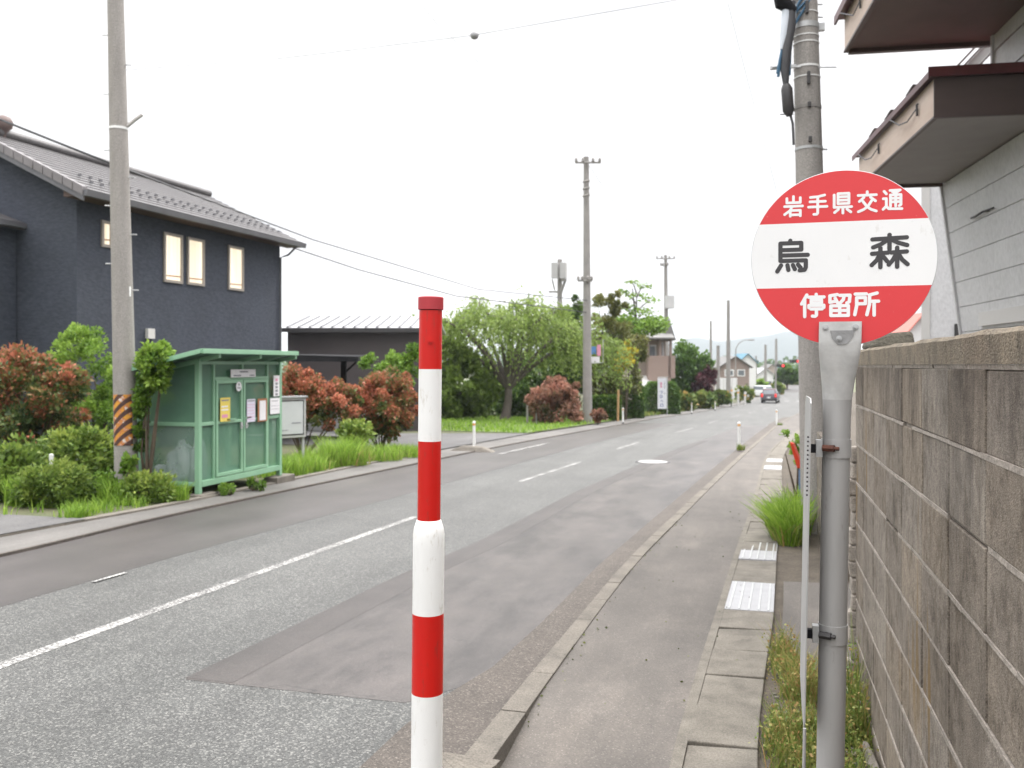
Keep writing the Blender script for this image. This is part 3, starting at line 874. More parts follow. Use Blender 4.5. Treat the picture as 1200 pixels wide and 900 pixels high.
def put_text(name, items, mat, parent, facing, y_off):
    """items: (char, local x, local z, width, height); each glyph scaled to its box, joined to one mesh facing -Y"""
    V, Fc = [], []
    for ch, x, z, w, h, bold in items:
        me = text_mesh(ch, 1.0, bold, .5)
        co = np.array([v.co[:] for v in me.vertices])
        if len(co) == 0: continue
        lo, hi = co.min(0), co.max(0)
        co = (co - (lo + hi) / 2) / np.maximum(hi - lo, 1e-6)
        b = len(V)
        for p in co: V.append((x + p[0] * w, y_off + p[2] * -.0014, z + p[1] * h))
        Fc += [[b + i for i in f.vertices] for f in me.polygons]
        bpy.data.meshes.remove(me)
    me = bpy.data.meshes.new(name); me.from_pydata(V, [], Fc); me.materials.append(mat); me.update()
    bm = bmesh.new(); bm.from_mesh(me); bmesh.ops.recalc_face_normals(bm, faces=bm.faces); bm.to_mesh(me); bm.free()
    o = bpy.data.objects.new(name, me); COL.objects.link(o); o.parent = parent
    return o


disc_y = -.043
disc = None
mb = MB(); RDI = .225; n = 96; t_hi, t_lo = .094, -.0745
# disc front in three bands with shared edges
zc = cz - zg
def band(z0, z1, mi, y):
    pts = []
    a0, a1 = math.asin(max(-1, min(1, z0 / RDI))), math.asin(max(-1, min(1, z1 / RDI)))
    m = 26
    right = [(RDI * math.cos(a0 + (a1 - a0) * k / m), RDI * math.sin(a0 + (a1 - a0) * k / m)) for k in range(m + 1)]
    left = [(-x, z) for x, z in right[::-1]]
    ring = right + left
    b = len(mb.v)
    mb.v += [(x, y, zc + z) for x, z in ring]
    mb.face(list(range(b, b + len(ring))), mi)
band(-RDI + 1e-5, t_lo, 0, disc_y - .0015); band(t_lo, t_hi, 1, disc_y - .0015); band(t_hi, RDI - 1e-5, 0, disc_y - .0015)
b = len(mb.v)
for yy, rr in ((disc_y - .0015, RDI), (disc_y - .0008, RDI + .0015), (disc_y + .001, RDI + .0015), (disc_y + .0015, RDI)):
    for k in range(n):
        t = 2 * PI * k / n; mb.v.append((rr * math.cos(t), yy, zc + rr * math.sin(t)))
for i in range(3):
    for k in range(n):
        k2 = (k + 1) % n; mb.face([b + i * n + k, b + i * n + k2, b + (i + 1) * n + k2, b + (i + 1) * n + k], 2, True)
mb.face([b + 3 * n + k for k in range(n)], 2)
disc = mb.build('sign_disc', [MT['signred'], MT['signwhite'], MT['galv']], br, local=True, fix=False)
bm = bmesh.new(); bm.from_mesh(disc.data)
for f in bm.faces:
    f.normal_update()
bm.to_mesh(disc.data); bm.free()
yt = disc_y - .0018
GLY = {
'烏': [[(44, 99), (42, 91)], [(13, 91), (13, 36)], [(13, 91), (78, 91), (78, 70)], [(13, 70), (78, 70)], [(13, 53), (98, 53)], [(13, 36), (92, 36), (92, 14), (88, 6), (73, 5)], [(15, 22), (3, 3)], [(35, 22), (38, 7)], [(52, 22), (58, 9)], [(68, 23), (76, 13)]],
'森': [[(5, 87), (95, 90)], [(50, 99), (50, 56)], [(45, 84), (28, 72), (7, 63)], [(55, 85), (72, 75), (96, 67)], [(4, 44), (46, 46)], [(26, 60), (26, 3)], [(24, 40), (16, 24), (3, 10)], [(29, 40), (37, 30), (44, 20)], [(55, 46), (95, 48)], [(70, 60), (70, 3)], [(67, 40), (59, 24), (48, 10)], [(74, 40), (83, 24), (97, 10)]],
'岩': [[(50, 99), (50, 70)], [(15, 90), (15, 68), (86, 68)], [(86, 92), (86, 68)], [(3, 50), (98, 50)], [(43, 50), (33, 30), (3, 10)], [(33, 29), (33, 1)], [(33, 29), (86, 29), (86, 1)], [(33, 7), (86, 7)]],
'手': [[(86, 97), (50, 90), (12, 88)], [(10, 66), (90, 66)], [(2, 40), (98, 40)], [(50, 90), (50, 9), (45, 3), (30, 3)]],
'県': [[(28, 98), (28, 48)], [(28, 98), (84, 98), (84, 48)], [(28, 82), (84, 82)], [(28, 65), (84, 65)], [(28, 48), (84, 48)], [(8, 92), (8, 31), (98, 31)], [(53, 31), (53, 1)], [(30, 20), (10, 5)], [(74, 20), (94, 5)]],
'交': [[(50, 99), (50, 83)], [(4, 82), (96, 82)], [(33, 71), (10, 52)], [(67, 71), (92, 52)], [(73, 55), (54, 27), (32, 12), (5, 2)], [(28, 52), (48, 26), (70, 11), (96, 2)]],
'通': [[(8, 94), (19, 81)], [(4, 58), (19, 58), (19, 22), (3, 6)], [(19, 20), (32, 8), (97, 6)], [(38, 97), (88, 97), (66, 85)], [(50, 91), (70, 80)], [(40, 75), (40, 20)], [(40, 75), (92, 75), (92, 26), (84, 21)], [(40, 58), (92, 58)], [(40, 41), (92, 41)], [(66, 75), (66, 20)]],
'停': [[(26, 98), (4, 58)], [(17, 75), (17, 1)], [(66, 100), (66, 89)], [(34, 88), (99, 88)], [(45, 77), (88, 77), (88, 62), (45, 62), (45, 77)], [(35, 41), (35, 51), (98, 51), (98, 41)], [(44, 35), (91, 35)], [(67, 35), (67, 7), (61, 2), (50, 3)]],
'留': [[(42, 96), (11, 91), (11, 62), (38, 67)], [(33, 80), (44, 58)], [(53, 92), (95, 92), (92, 63), (82, 58)], [(71, 92), (67, 73), (53, 57)], [(15, 46), (88, 46), (88, 3), (15, 3), (15, 46)], [(52, 46), (52, 3)], [(15, 25), (88, 25)]],
'所': [[(4, 95), (50, 95)], [(10, 79), (10, 45), (2, 4)], [(10, 79), (46, 79), (46, 52), (10, 52)], [(94, 98), (63, 90), (63, 50), (52, 3)], [(63, 62), (100, 62)], [(82, 62), (82, 1)]],
}
def glyph(ch, x, z, w, h, sw, mat):
    mb = MB(); k = 0
    for line in GLY[ch]:
        pts = [(x + (a / 100 - .5) * w, z + (b / 100 - .5) * h) for a, b in line]
        for (xa, za), (xb, zb_) in zip(pts, pts[1:]):
            an = math.atan2(zb_ - za, xb - xa); ring = []
            for j in range(9): t = an + PI / 2 + PI * j / 8; ring.append((xa + sw / 2 * math.cos(t), za + sw / 2 * math.sin(t)))
            for j in range(9): t = an - PI / 2 + PI * j / 8; ring.append((xb + sw / 2 * math.cos(t), zb_ + sw / 2 * math.sin(t)))
            mb.prism([(p, yt - .00030 - k * .000012, q) for p, q in ring], (0, .00029 + k * .000012, 0)); k += 1
    return mb.build('character', mat, disc, local=True)
for i, ch in enumerate('岩手県交通'): glyph(ch, -.1195 + i * .0600, zc + .1385 + i * .0012, .047, .052, .0068, MT['signwhite'])
glyph('烏', -.1225, zc + .0085, .080, .083, .0108, MT['signblack']); glyph('森', .1135, zc + .0135, .090, .085, .0108, MT['signblack'])
for i, ch in enumerate('停留所'): glyph(ch, -.0725 + i * .0655, zc - .1215 + i * .0008, .058, .058, .0084, MT['signwhite'])

# pole, its top pressed flat against the disc
def pole_sections():
    secs = []
    for py, hw, hd, yo in [(378, .0520, .0045, -.052), (396, .0520, .0045, -.052), (408, .0515, .006, -.049), (425, .0475, .014, -.036), (445, .0415, .024, -.018), (468, .0365, .0315, -.004), (490, .035, .035, 0), (1400, .035, .035, 0)]:
        z = H(py, SZ) - zg
        secs.append((max(z, -.25), hw, hd, yo))
    return secs
mb = MB(); n = 36; b = len(mb.v); secs = pole_sections()
for z, hw, hd, yo in secs:
    lean = (z - zc) * .0175
    for k in range(n):
        t = 2 * PI * k / n
        e = 1.0 if hd > .03 else .55 + .45 * hd / .03
        cx, sy2 = math.cos(t), math.sin(t)
        mb.v.append((lean - .002 + hw * math.copysign(abs(cx) ** e, cx), yo + hd * math.copysign(abs(sy2) ** e, sy2), z))
for i in range(len(secs) - 1):
    for k in range(n):
        k2 = (k + 1) % n
        mb.face([b + i * n + k, b + i * n + k2, b + (i + 1) * n + k2, b + (i + 1) * n + k], 0 if i >= 5 else 1, True)
mb.face([b + k for k in range(n)], 1)
mb.build('pole', [MT['polegrey'], MT['flat']], br, local=True)
for px, py in ((965.5, 385), (1000, 384.5), (981, 397.5)):
    q = ((px - 600) / F); u = (SZ * q - (985 - 600) / F * SZ) / (CT + ST * q)
    z = H(py, SZ - ST * u) - zg
    mb = MB(); mb.tube([(u, -.056, z), (u, -.0585, z)], .0075, 20); mb.tube([(u, -.058, z), (u, -.0625, z)], .0052, 6, smooth=False); mb.tube([(u, -.062, z), (u, -.066, z)], .003, 10)
    mb.build('bolt', MT['galv'], br, local=True)
# stencilled stain plate between the bolts
mb = MB(); mb.prism([(-.030, -.0572, zc - .187), (.030, -.0572, zc - .187), (.026, -.0572, zc - .204), (.010, -.0572, zc - .222), (-.012, -.0572, zc - .224), (-.026, -.0572, zc - .206)], (0, -.0006, 0))
mb.build('sealant_patch', pm('grey_sealant', (.27, .27, .27), (.20, .2, .2), 40, .8, bs=60), br, local=True)
# timetable plate seen edge-on, clamps
pz0, pz1 = H(466, SZ) - zg, H(846, SZ) - zg
ax, ay = P(950.5, 2.28); ax -= sx; ay -= sy_
bx2, by2 = P(944.5, 2.52); bx2 -= sx; by2 -= sy_
lean0, lean1 = (pz0 - pz1) * .0175, 0
mb = MB()
dvec = Vector((bx2 - ax, by2 - ay, 0)); nrm = Vector((-dvec.y, dvec.x, 0)).normalized() * .0016
def edge(t, z): return Vector((ax, ay, 0)) + dvec * t + Vector((-(pz0 - z) * .0185, 0, z))
outl = [edge(0, pz1 + .02), edge(.06, pz1), edge(.5, pz1 + .015), edge(1, pz1 + .07), edge(1, pz0 - .03), edge(.9, pz0 + .0), edge(.1, pz0 + .0), edge(0, pz0 - .012)]
mb.prism([p - nrm for p in outl], nrm * 2)
tb = mb.build('timetable_board', pm('thin_aluminium_board', (.40, .395, .39), (.33, .33, .325), 8, .55, .2), br, local=True)
mb = MB(); mb.tube([edge(.0, pz1 - .5), edge(.0, pz1 + .01)], .0042, 8); mb.build('board_rod', MT['polegrey'], br, local=True)
mb = MB()
for k in range(14):
    p = edge(.12, pz0 - .10 - k * .0115) + nrm * 2.2
    mb.tube([p - nrm, p + nrm * 1.6], .0026, 6)
mb.build('hole_strip', MT['darkmetal'], br, local=True)
for py, rust in ((525, True), (742, False)):
    z = H(py, SZ) - zg; ln = (z - zc) * .0175 - .002
    mb = MB(); mb.lathe([(.0362, -.024, 0), (.0375, -.024, 0), (.0375, .024, 0), (.0362, .024, 0)], (ln, 0, z), 32)
    cl_ = mb.build('clamp', MT['polegrey'], br, local=True)
    mb = MB(); ex = edge(.3, z)
    mb.b2((ln - .052, -.030, z - .022), (ln - .036, -.004, z + .022))
    mb.build('bracket', MT['galv'], cl_, local=True)
    mb = MB(); mb.b2((ex.x + .003, -.028, z - .012), (ln - .0525, -.008, z + .010)); mb.build('spacer', MT['black'], cl_, local=True)
    mb = MB(); mb.tube([(ln - .0355, -.0345, z + .002), (ln - .008, -.0455, z + .002)], .0095, 6, smooth=False); mb.tube([(ln - .008, -.0455, z + .002), (ln + .003, -.049, z + .002)], .0052, 10)
    mb.build('bolt', MT['rust'] if rust else MT['darkmetal'], cl_, local=True)

# ------------------------------------------------------------------ concrete block wall
wr = root('block_wall', (.55, 2.0, G(2)), 'tall stained concrete block wall beside the bus stop pole', 'wall')
mb = MB(); mj = MB()
WX = .488; y_end = 4.92; y_start = -1.72; pitch = .4; ch = .2; zt = CAMZ - .004
mj.b2((WX + .010, y_start, -.4), (WX + .115, y_end, zt))
for row in range(9):
    z1 = zt - row * ch - .0055; z0 = z1 - ch + .011
    y = 2.2 - 10 * pitch
    k = 0
    while y < y_end - .02:
        ya, yb = max(y, y_start) + .0045, min(y + pitch, y_end) - .0045
        if yb > ya + .03:
            o = random.uniform(-.0022, .0022); a = random.random()
            tw = random.uniform(-.0012, .0012)
            j = lambda k=.0022: random.uniform(-k, k)
            mb.hexa([(WX + o, ya + j(), z0 + j()), (WX + .11, ya, z0), (WX + .11, yb, z0), (WX + o + tw, yb + j(), z0 + j()),
                     (WX + o + j(.001), ya + j(), z1 + j()), (WX + .11, ya, z1), (WX + .11, yb, z1), (WX + o + tw, yb + j(), z1 + j())], 0, a)
        y += pitch
mb.build('block_courses', MT['block'], wr, bevel=.004)
# raised, uneven mortar along the bed joints
for row in range(1, 9):
    z = zt - row * ch; y = y_start
    while y < y_end:
        L = random.uniform(.12, .5); y1 = min(y + L, y_end)
        if random.random() < .93:
            za_, zb2 = z + random.uniform(-.002, .002), z + random.uniform(-.002, .002); h = random.uniform(.0044, .0068); pr = random.uniform(.0005, .0030)
            mj.hexa([(WX - pr, y, za_ - h), (WX + .02, y, za_ - h), (WX + .02, y1, zb2 - h), (WX - pr * .7, y1, zb2 - h),
                     (WX - pr * .6, y, za_ + h), (WX + .02, y, za_ + h), (WX + .02, y1, zb2 + h), (WX - pr, y1, zb2 + h)], 0, .5)
        y = y1
mj.build('mortar', MT['mortar'], wr)
mb = MB(); y = y_start
nz = lambda s: .003 * math.sin(s * 9.1) + .002 * math.sin(s * 23 + 1)
y = 2.2 - 10 * pitch
while y < y_end - .02:
    yb = min(y + pitch, y_end) - .0025
    prev = None
    for t in range(9):
        yy = y + (yb - y) * t / 8; e = nz(yy)
        ring = [(WX - .004, yy, zt + .006), (WX - .007, yy, zt + .070 + e * .4), (WX + .004, yy, zt + .081 + e * .7), (WX + .05, yy, zt + .084 + e * .7), (WX + .112, yy, zt + .081 + e * .5), (WX + .126, yy, zt + .006)]
        i0 = len(mb.v); mb.v += ring
        if prev is not None:
            for q in range(6): mb.face([prev + q, prev + (q + 1) % 6, i0 + (q + 1) % 6, i0 + q], 0, False)
        else: mb.face([i0 + q for q in range(6)])
        prev = i0
    mb.face([prev + q for q in range(6)])
    y += pitch
mb.build('coping', MT['coping'], wr)
mb = MB(); y = y_start
while y < y_end:
    y1 = min(y_end, y + random.uniform(.2, .5))
    mb.hexa([(WX + .001, y, zt - .0055), (WX + .1, y, zt - .0055), (WX + .1, y1, zt - .0055), (WX + .001, y1, zt - .0055),
             (WX - .0025, y, zt + .0055), (WX + .1, y, zt + .0055), (WX + .1, y1, zt + .0055), (WX - .001, y1, zt + .0055)]); y = y1 + random.choice((0, 0, .02))
mb.build('coping_mortar', MT['mortar'], wr)
# rough concrete footing at the far end
mb = MB()
for k in range(16):
    z = G(4.9) - .1 + k * .085
    x = WX - .028 + random.uniform(-.012, .012)
    mb.hexa([(x, 4.925, z), (WX + .12, 4.925, z), (WX + .12, 5.02, z), (x, 5.02 + random.uniform(-.02, .02), z),
             (x + random.uniform(-.012, .012), 4.925, z + .084), (WX + .12, 4.925, z + .084), (WX + .12, 5.02, z + .084), (x + random.uniform(-.01, .01), 5.0, z + .084)])
mb.build('end_footing', MT['mortar'], wr, bevel=.01)
# mossy gatepost block just beyond the end of the wall
gp = root('gate_pier', (.72, 5.4, G(5.4)), 'dark mossy stone gate pier standing just past the wall', 'pier')
x0, y0 = P(1010, 5.4); x1, y1 = P(1052, 5.4)
mb = MB(); h0 = H(410, 5.4)
mb.b2((WX + .10, 5.2, G(5.4) - .1), (x1 - .02, 5.55, h0))
mb.build('pier_shaft', MT['block'], gp)
mb = MB()
mb.hexa([(WX + .09, 5.16, h0), (x1, 5.16, h0), (x1, 5.6, h0), (WX + .09, 5.6, h0), (WX + .12, 5.2, h0 + .075), (x1 - .01, 5.2, h0 + .092), (x1 - .02, 5.56, h0 + .09), (WX + .12, 5.56, h0 + .075)])
mb.build('pier_cap', pm('dark_mossy_stone', (.075, .07, .055), (.12, .105, .08), 18, .95, bs=60, bst=1, fine=70), gp, bevel=.02)
# second block wall past the driveway
w2 = root('block_wall', (.6, 9.4, G(9)), 'low grey block wall beyond the driveway behind the power pole', 'wall')
mb = MB()
for row in range(6):
    z0 = G(8) - .15 + row * .2
    y = 7.9 if row < 5 else 8.3
    while y < 10.1:
        mb.b2((.62 + random.uniform(0, .003), y + .004, z0 + .004), (.74, y + .396, z0 + .196), 0, random.random()); y += .4
mb.build('block_courses', MT['block'], w2, bevel=.004)

# ------------------------------------------------------------------ poles
def lerp(a, b, t): return a + (b - a) * t


def utility_pole(px0, py0, px1, py1, z, r0, r1, label, zbase=None, mat='conc'):
    b = W(px0, py0, z); t = W(px1, py1, z)
    zb = zbase if zbase is not None else G(b.y) - .05
    b.z = zb
    r = root('utility_pole', b, label, 'utility pole', 'concrete utility poles')
    mb = MB(); mb.tube([b.lerp(t, k / 8) for k in range(9)], [lerp(r0, r1, k / 8) for k in range(9)], 28)
    mb.build('shaft', MT[mat], r)
    return r, b, t


def collar(r, c, rad, h, mat, name='band'):
    mb = MB(); mb.lathe([(rad - .004, -h / 2, 0), (rad + .006, -h / 2, 0), (rad + .006, h / 2, 0), (rad - .004, h / 2, 0)], c, 28)
    return mb.build(name, MT[mat], r)


# near right pole
zr = 10.0
rp, b, t = utility_pole(959, 620, 933, -420, zr, .182, .098, 'thick grey concrete utility pole with blue cables rising behind the round sign')
def on(py):
    k = (H(py, zr) - b.z) / (t.z - b.z); return b.lerp(t, k), lerp(.182, .098, k)
toc = Vector((-b.x, -b.y, 0)).normalized(); rt = Vector((toc.y * -1, toc.x, 0)); rt = Vector((CT, ST, 0))
for py, h, mtl in [(17, .012, 'white'), (44, .012, 'white'), (52, .012, 'white'), (80, .022, 'white'), (92, .014, 'white'), (32, .06, 'galv'), (127, .03, 'conc2'), (175, .03, 'galv')]:
    c, rr = on(py); collar(rp, c, rr, h, mtl)
for py in (14, 96, 127, 167):
    c, rr = on(py); mb = MB(); q = c + toc * (rr + .02) + rt * .02
    mb.b2(q - Vector((.018, .018, .07 if py in (14, 96) else .03)), q + Vector((.018, .018, .07 if py in (14, 96) else .03))); mb.build('clip', MT['darkmetal'], rp, bevel=.006)
for py, sgn in ((32, 1), (175, 1), (5, 1), (20, 1)):
    c, rr = on(py); mb = MB(); q = c + rt * rr
    if py == 32: mb.box(q + rt * .03, (.09, .06, .08)); mb.build('band_lug', MT['galv'], rp)
    else: mb.tube([q - rt * .01, q + rt * .06], .011, 8); mb.build('step_bolt', MT['galv'], rp)
c, rr = on(82); mb = MB(); mb.tube([c - rt * (rr + .24) + toc * .1, c + rt * (rr + .19) + toc * .1], .008, 6); mb.box(c - rt * (rr + .12) + toc * .1, (.28, .035, .035)); mb.build('cross_bracket', MT['galv'], rp)
# cables and closures on its street side
def Q(px, py): return W(px, py, zr - .12)
mb = MB(); mb.tube([Q(910, -40), Q(918, 5), Q(931, 14)], [.10, .09, .05], 12); mb.build('transformer_bushing', MT['black'], rp)
mb = MB(); mb.tube([Q(922, 4), Q(921, 20), Q(919, 40), Q(916, 58)], [.045, .05, .045, .02], 12); mb.tube([Q(930, 5), Q(929.5, 26)], .03, 10); mb.build('insulator_sleeve', pm('pale_sleeve', (.62, .66, .72), (.55, .6, .66), 5, .5), rp)
for pts in ([(946, 0), (936, 10), (924, 26), (916, 60), (911, 86)], [(941, -5), (929, 16), (920, 45), (914, 70), (912, 90)], [(950, -2), (930, 30), (926, 60), (925, 88)]):
    mb = MB(); mb.tube([Q(*p) for p in pts], .016, 8); mb.build('blue_cable', MT['blue'], rp)
mb = MB(); mb.tube([Q(927, 2), Q(926, 30), Q(922, 55), Q(920, 82), Q(921, 100)], [.05, .06, .055, .05, .03], 10); mb.tube([Q(925, 130), Q(929, 145), Q(930, 170)], .014, 6); mb.build('cable_bundle', MT['rope_black'], rp)
mb = MB(); mb.tube([Q(921, 99), Q(922, 104), Q(924, 130), Q(925, 136)], [.04, .062, .062, .03], 12); mb.tube([Q(914, 134), Q(930, 134)], .006, 6); mb.build('splice_closure', MT['darkmetal'], rp)

# near left pole with warning stripes
zl = 12.9
lp, b, t = utility_pole(149, 572, 134, -60, zl, .166, .106, 'leaning grey concrete pole with striped guard plate rising from weeds')
def onl(py):
    k = (H(py, zl) - b.z) / (t.z - b.z); return b.lerp(t, k), lerp(.166, .106, k)
for py, h, mtl in [(151, .035, 'white'), (473, .02, 'darkmetal'), (512, .02, 'darkmetal')]:
    c, rr = onl(py); collar(lp, c, rr, h, mtl)
for i, py in enumerate((41, 76, 110, 144, 176, 208, 241, 275, 309, 340)):
    c, rr = onl(py); s = 1 if i % 2 else -1; mb = MB()
    mb.tube([c + rt * s * (rr - .01), c + rt * s * (rr + .09)], .009, 6); mb.build('step_bolt', MT['galv'], lp)
c, rr = onl(148); mb = MB(); mb.tube([c + rt * rr, c + rt * (rr + .12) + Vector((0, 0, .10)), c + rt * (rr + .22) + Vector((0, 0, .17))], .025, 8); mb.build('bracket_arm', pm('pale_bracket', (.5, .48, .46), (.4, .38, .37), 4, .6), lp)
c, rr = onl(342); mb = MB(); mb.box(c + rt * (rr * .9) - Vector((CT * 0, 0, 0)) + toc * .05, (.05, .03, .14)); mb.build('tag_plate', MT['white'], lp)
# curved guard sheet on the street side
c0, r0 = onl(462); c1, r1 = onl(521)
mb = MB(); prev = None
for k in range(9):
    cc = c0.lerp(c1, k / 8); rr = lerp(r0, r1, k / 8) + .008; i0 = len(mb.v)
    for j in range(13):
        a = math.radians(-118 + 100 * j / 12); mb.v.append((cc.x + rr * math.cos(a), cc.y + rr * math.sin(a), cc.z))
    if prev is not None:
        for j in range(12): mb.face([prev + j, prev + j + 1, i0 + j + 1, i0 + j], 0, True)
    prev = i0
mb.build('guard_plate', MT['stripe'], lp)

# third pole (centre) and fourth
def far_pole(px, pyb, pyt, z, r0, r1, label, arms=(), pxt=None):
    r, b, t = utility_pole(px, pyb, pxt if pxt is not None else px, pyt, z, r0, r1, label, mat='conc2')
    for (pa, pb, py) in arms:
        a, c = W(pa, py, z - r0 - .05), W(pb, py, z - r0 - .05)
        mb = MB(); mb.tube([a, c], .05, 6); ar = mb.build('crossarm', MT['conc2'], r)
        for k in (.04, .3, .7, .96):
            mb = MB(); q = a.lerp(c, k); mb.lathe([(.05, .03, 0), (.09, .08, 0), (.05, .12, 0), (.08, .16, 0), (.03, .24, 0)], q, 8); mb.build('insulator', MT['conc2'], ar)
    return r
p3 = far_pole(688.5, 494, 184, 44.4, .24, .13, 'tallest slim concrete pole standing beside the russet shrub', [(674, 704, 190.5), (677, 694, 329)], 687)
mb = MB(); q = W(688, 222, 44.1)
for k in range(3): mb.tube([q + Vector((-.2, -.1, .35 - k * .35)), q + Vector((.15, -.1, .42 - k * .35))], .06, 8)
mb.build('insulator_cluster', MT['conc2'], p3)
p4 = far_pole(781.5, 480, 299, 80, .26, .13, 'slim concrete pole with short crossarm beside the balcony house', [(769, 791, 303), (774, 783, 311)], 780)
mb = MB(); q = W(785, 354, 79.5); mb.tube([q - Vector((0, 0, .55)), q + Vector((0, 0, .55))], .42, 14); mb.build('transformer', pm('pale_transformer', (.5, .5, .5), (.45, .45, .45), 2, .5), p4)
far_pole(853.5, 474, 352, 92, .26, .15, 'tall thin pole rising in front of the white wall')
far_pole(833, 470, 376, 105, .17, .12, 'thin pole rising behind the purple tree')
far_pole(841.5, 470, 405, 98, .22, .17, 'short dark pole beside the purple tree and white wall')
far_pole(897, 455, 404, 165, .3, .2, 'distant thin pole beside the grey hatchback')
far_pole(909.5, 452, 397, 185, .34, .22, 'distant thin pole just before the traffic signal')
far_pole(886, 458, 417, 178, .26, .18, 'distant short pole in front of the white shop')

# mobile antenna pole behind the willow
az = 62
ar = root('antenna_pole', W(656, 428, az), 'grey antenna mast with flat panel box above the weeping tree', 'antenna'); ar.location.z = G(W(656, 428, az).y) - .1
mb = MB(); a = W(656, 304, az); mb.tube([Vector((a.x, a.y, ar.location.z)), a], [.22, .16], 12); mb.build('mast', MT['conc2'], ar)
for px0, px1 in ((646.5, 654.0), (656.5, 664)):
    mb = MB(); p0, p1 = W(px0, 326, az - .5), W(px1, 308, az - .5)
    mb.b2((p0.x, p0.y - .15, p0.z), (p1.x, p1.y + .15, p1.z)); mb.build('panel', pm('pale_grey_panel', (.42, .41, .41), (.36, .355, .36), 1, .6), ar)
mb = MB(); mb.tube([W(647, 327, az - .4), W(650, 340, az - .3)], .05, 6); mb.tube([W(663, 327, az - .4), W(657.5, 343, az - .3)], .09, 6); mb.tube([W(643, 342, az), W(655, 342, az)], .07, 6); mb.b2(W(658, 328, az - .5) - Vector((0, .1, .1)), W(662.5, 322, az - .5) + Vector((0, .1, 0))); mb.build('bracket', MT['conc2'], ar)

# wires
def wire(pts, rad, label, mat='cable_grey', sag=0, n=14, cat='overhead wire'):
    pts = [Vector(p) for p in pts]; out = []
    for i in range(len(pts) - 1):
        for k in range(n):
            t = k / n; p = pts[i].lerp(pts[i + 1], t); p.z -= sag * 4 * t * (1 - t); out.append(p)
    out.append(pts[-1])
    mb = MB(); mb.tube(out, rad, 5)
    o = mb.build('overhead_wire', MT[mat]); tag(o, label, cat, 'overhead wires')
    return o
wire([W(-250, 60, 9), W(0, 140, 13.5), W(128, 191, 13.3), W(367, 281, 28), W(560, 339, 40), W(688, 352, 44.2)], .018, 'dark cable sagging across the navy house roof past the striped pole', 'rope_black', n=4)
wire([W(336, 288, 30), W(420, 316, 34), W(535, 347, 39), W(687, 366, 44.2)], .022, 'lower dark cable leaving the navy house corner', 'rope_black', n=4)
wire([W(340, 286, 30), W(430, 312, 34), W(560, 343, 39), W(687, 358, 44.2)], .008, 'faint middle cable between the two dark house cables', 'cable_far', n=4)
wire([W(147, 82, 12.8), W(325, 69, 15), W(550, 42, 13.5), W(792, 0, 11.4), W(940, -38, 10.2)], .005, 'pale wire crossing the sky with a small ball on it', 'cable_far', n=3)
wire([W(688, 190, 44.2), W(780, 303, 79.8)], .010, 'upper wire between tallest slim pole and balcony house pole', 'cable_far', .6)
wire([W(688, 329, 44.2), W(781, 360, 79.8)], .010, 'lower wire from tallest slim pole towards balcony house pole', 'cable_far', .5)
wire([W(410, 258, 36), W(510, 291, 40), W(640, 324, 43), W(687, 329, 44.2)], .008, 'faint wire with a spacer above the willow', 'cable_far', n=4)
wire([W(888, -20, 12), W(903, 60, 11), W(912, 84, 10)], .006, 'thin wire dropping to the bracket of the thick pole', 'cable_far', n=4)
wire([W(842, -40, 22), W(875, 90, 24), W(910, 224, 27), W(920, 300, 29)], .006, 'thin wire descending behind the round sign', 'cable_far', n=4)
wire([W(470, -25, 10), W(512, 28, 16), W(690, 192, 44)], .004, 'thin wire from above running to the tallest slim pole', 'cable_far', n=4)
q = W(556, 41.2, 13.45); mb = MB(); mb.lathe([(.004 + .062 * math.sin(PI * k / 10), -.062 * math.cos(PI * k / 10), 0) for k in range(11)], q, 18)
tag(mb.build('wire_marker_ball', MT['ball']), 'small grey ball marker threaded on a pale sky wire', 'marker ball')

# ------------------------------------------------------------------ right house with deep eaves
a_h = math.atan(178 / F)
hx, hy = P(1104, 14.0)
hr = root('grey_house', (hx, hy, G(hy)), 'grey sided house with deep brown eaves above the block wall', 'house', rz=TH - a_h)
zo = G(hy)
def hz(z): return z - zo
mb = MB()
zs = 4.38
lean = .125
def wallx(z): return lean * max(0, zs - z)
# lower siding boards, each with a small lap
z = 4.36
n_b = 0
while z > -.3:
    z1 = z - .385
    mb.hexa([(wallx(z1), -14, hz(z1) + .010), (.3, -14, hz(z1) + .010), (.3, 0, hz(z1) + .010), (wallx(z1), 0, hz(z1) + .010),
             (wallx(z) - .0, -14, hz(z)), (.3, -14, hz(z)), (.3, 0, hz(z)), (wallx(z) - .0, 0, hz(z))])
    z = z1
# upper siding
z = 4.9
while z < 9:
    mb.hexa([(-.012, -14, hz(z)), (.3, -14, hz(z)), (.3, -2.25, hz(z)), (-.012, -2.25, hz(z)), (0, -14, hz(z) + .375), (.3, -14, hz(z) + .375), (.3, -2.25, hz(z) + .375), (0, -2.25, hz(z) + .375)]); z += .385
mb.build('siding', MT['siding'], hr, local=True)
mb = MB()
mb.hexa([(wallx(-.3) + .03, -13.9, hz(-.3)), (7, -13.9, hz(-.3)), (7, -.02, hz(-.3)), (wallx(-.3) + .03, -.02, hz(-.3)), (.03, -13.9, hz(4.37)), (7, -13.9, hz(4.37)), (7, -.02, hz(4.37)), (.03, -.02, hz(4.37))])
mb.b2((.03, -13.9, hz(4.4)), (7, -2.3, hz(8.95)))
mb.build('wall', pm('dark_siding_joint', (.10, .10, .105), (.08, .08, .085), 3, .7), hr, local=True)
mb = MB(); e = .035
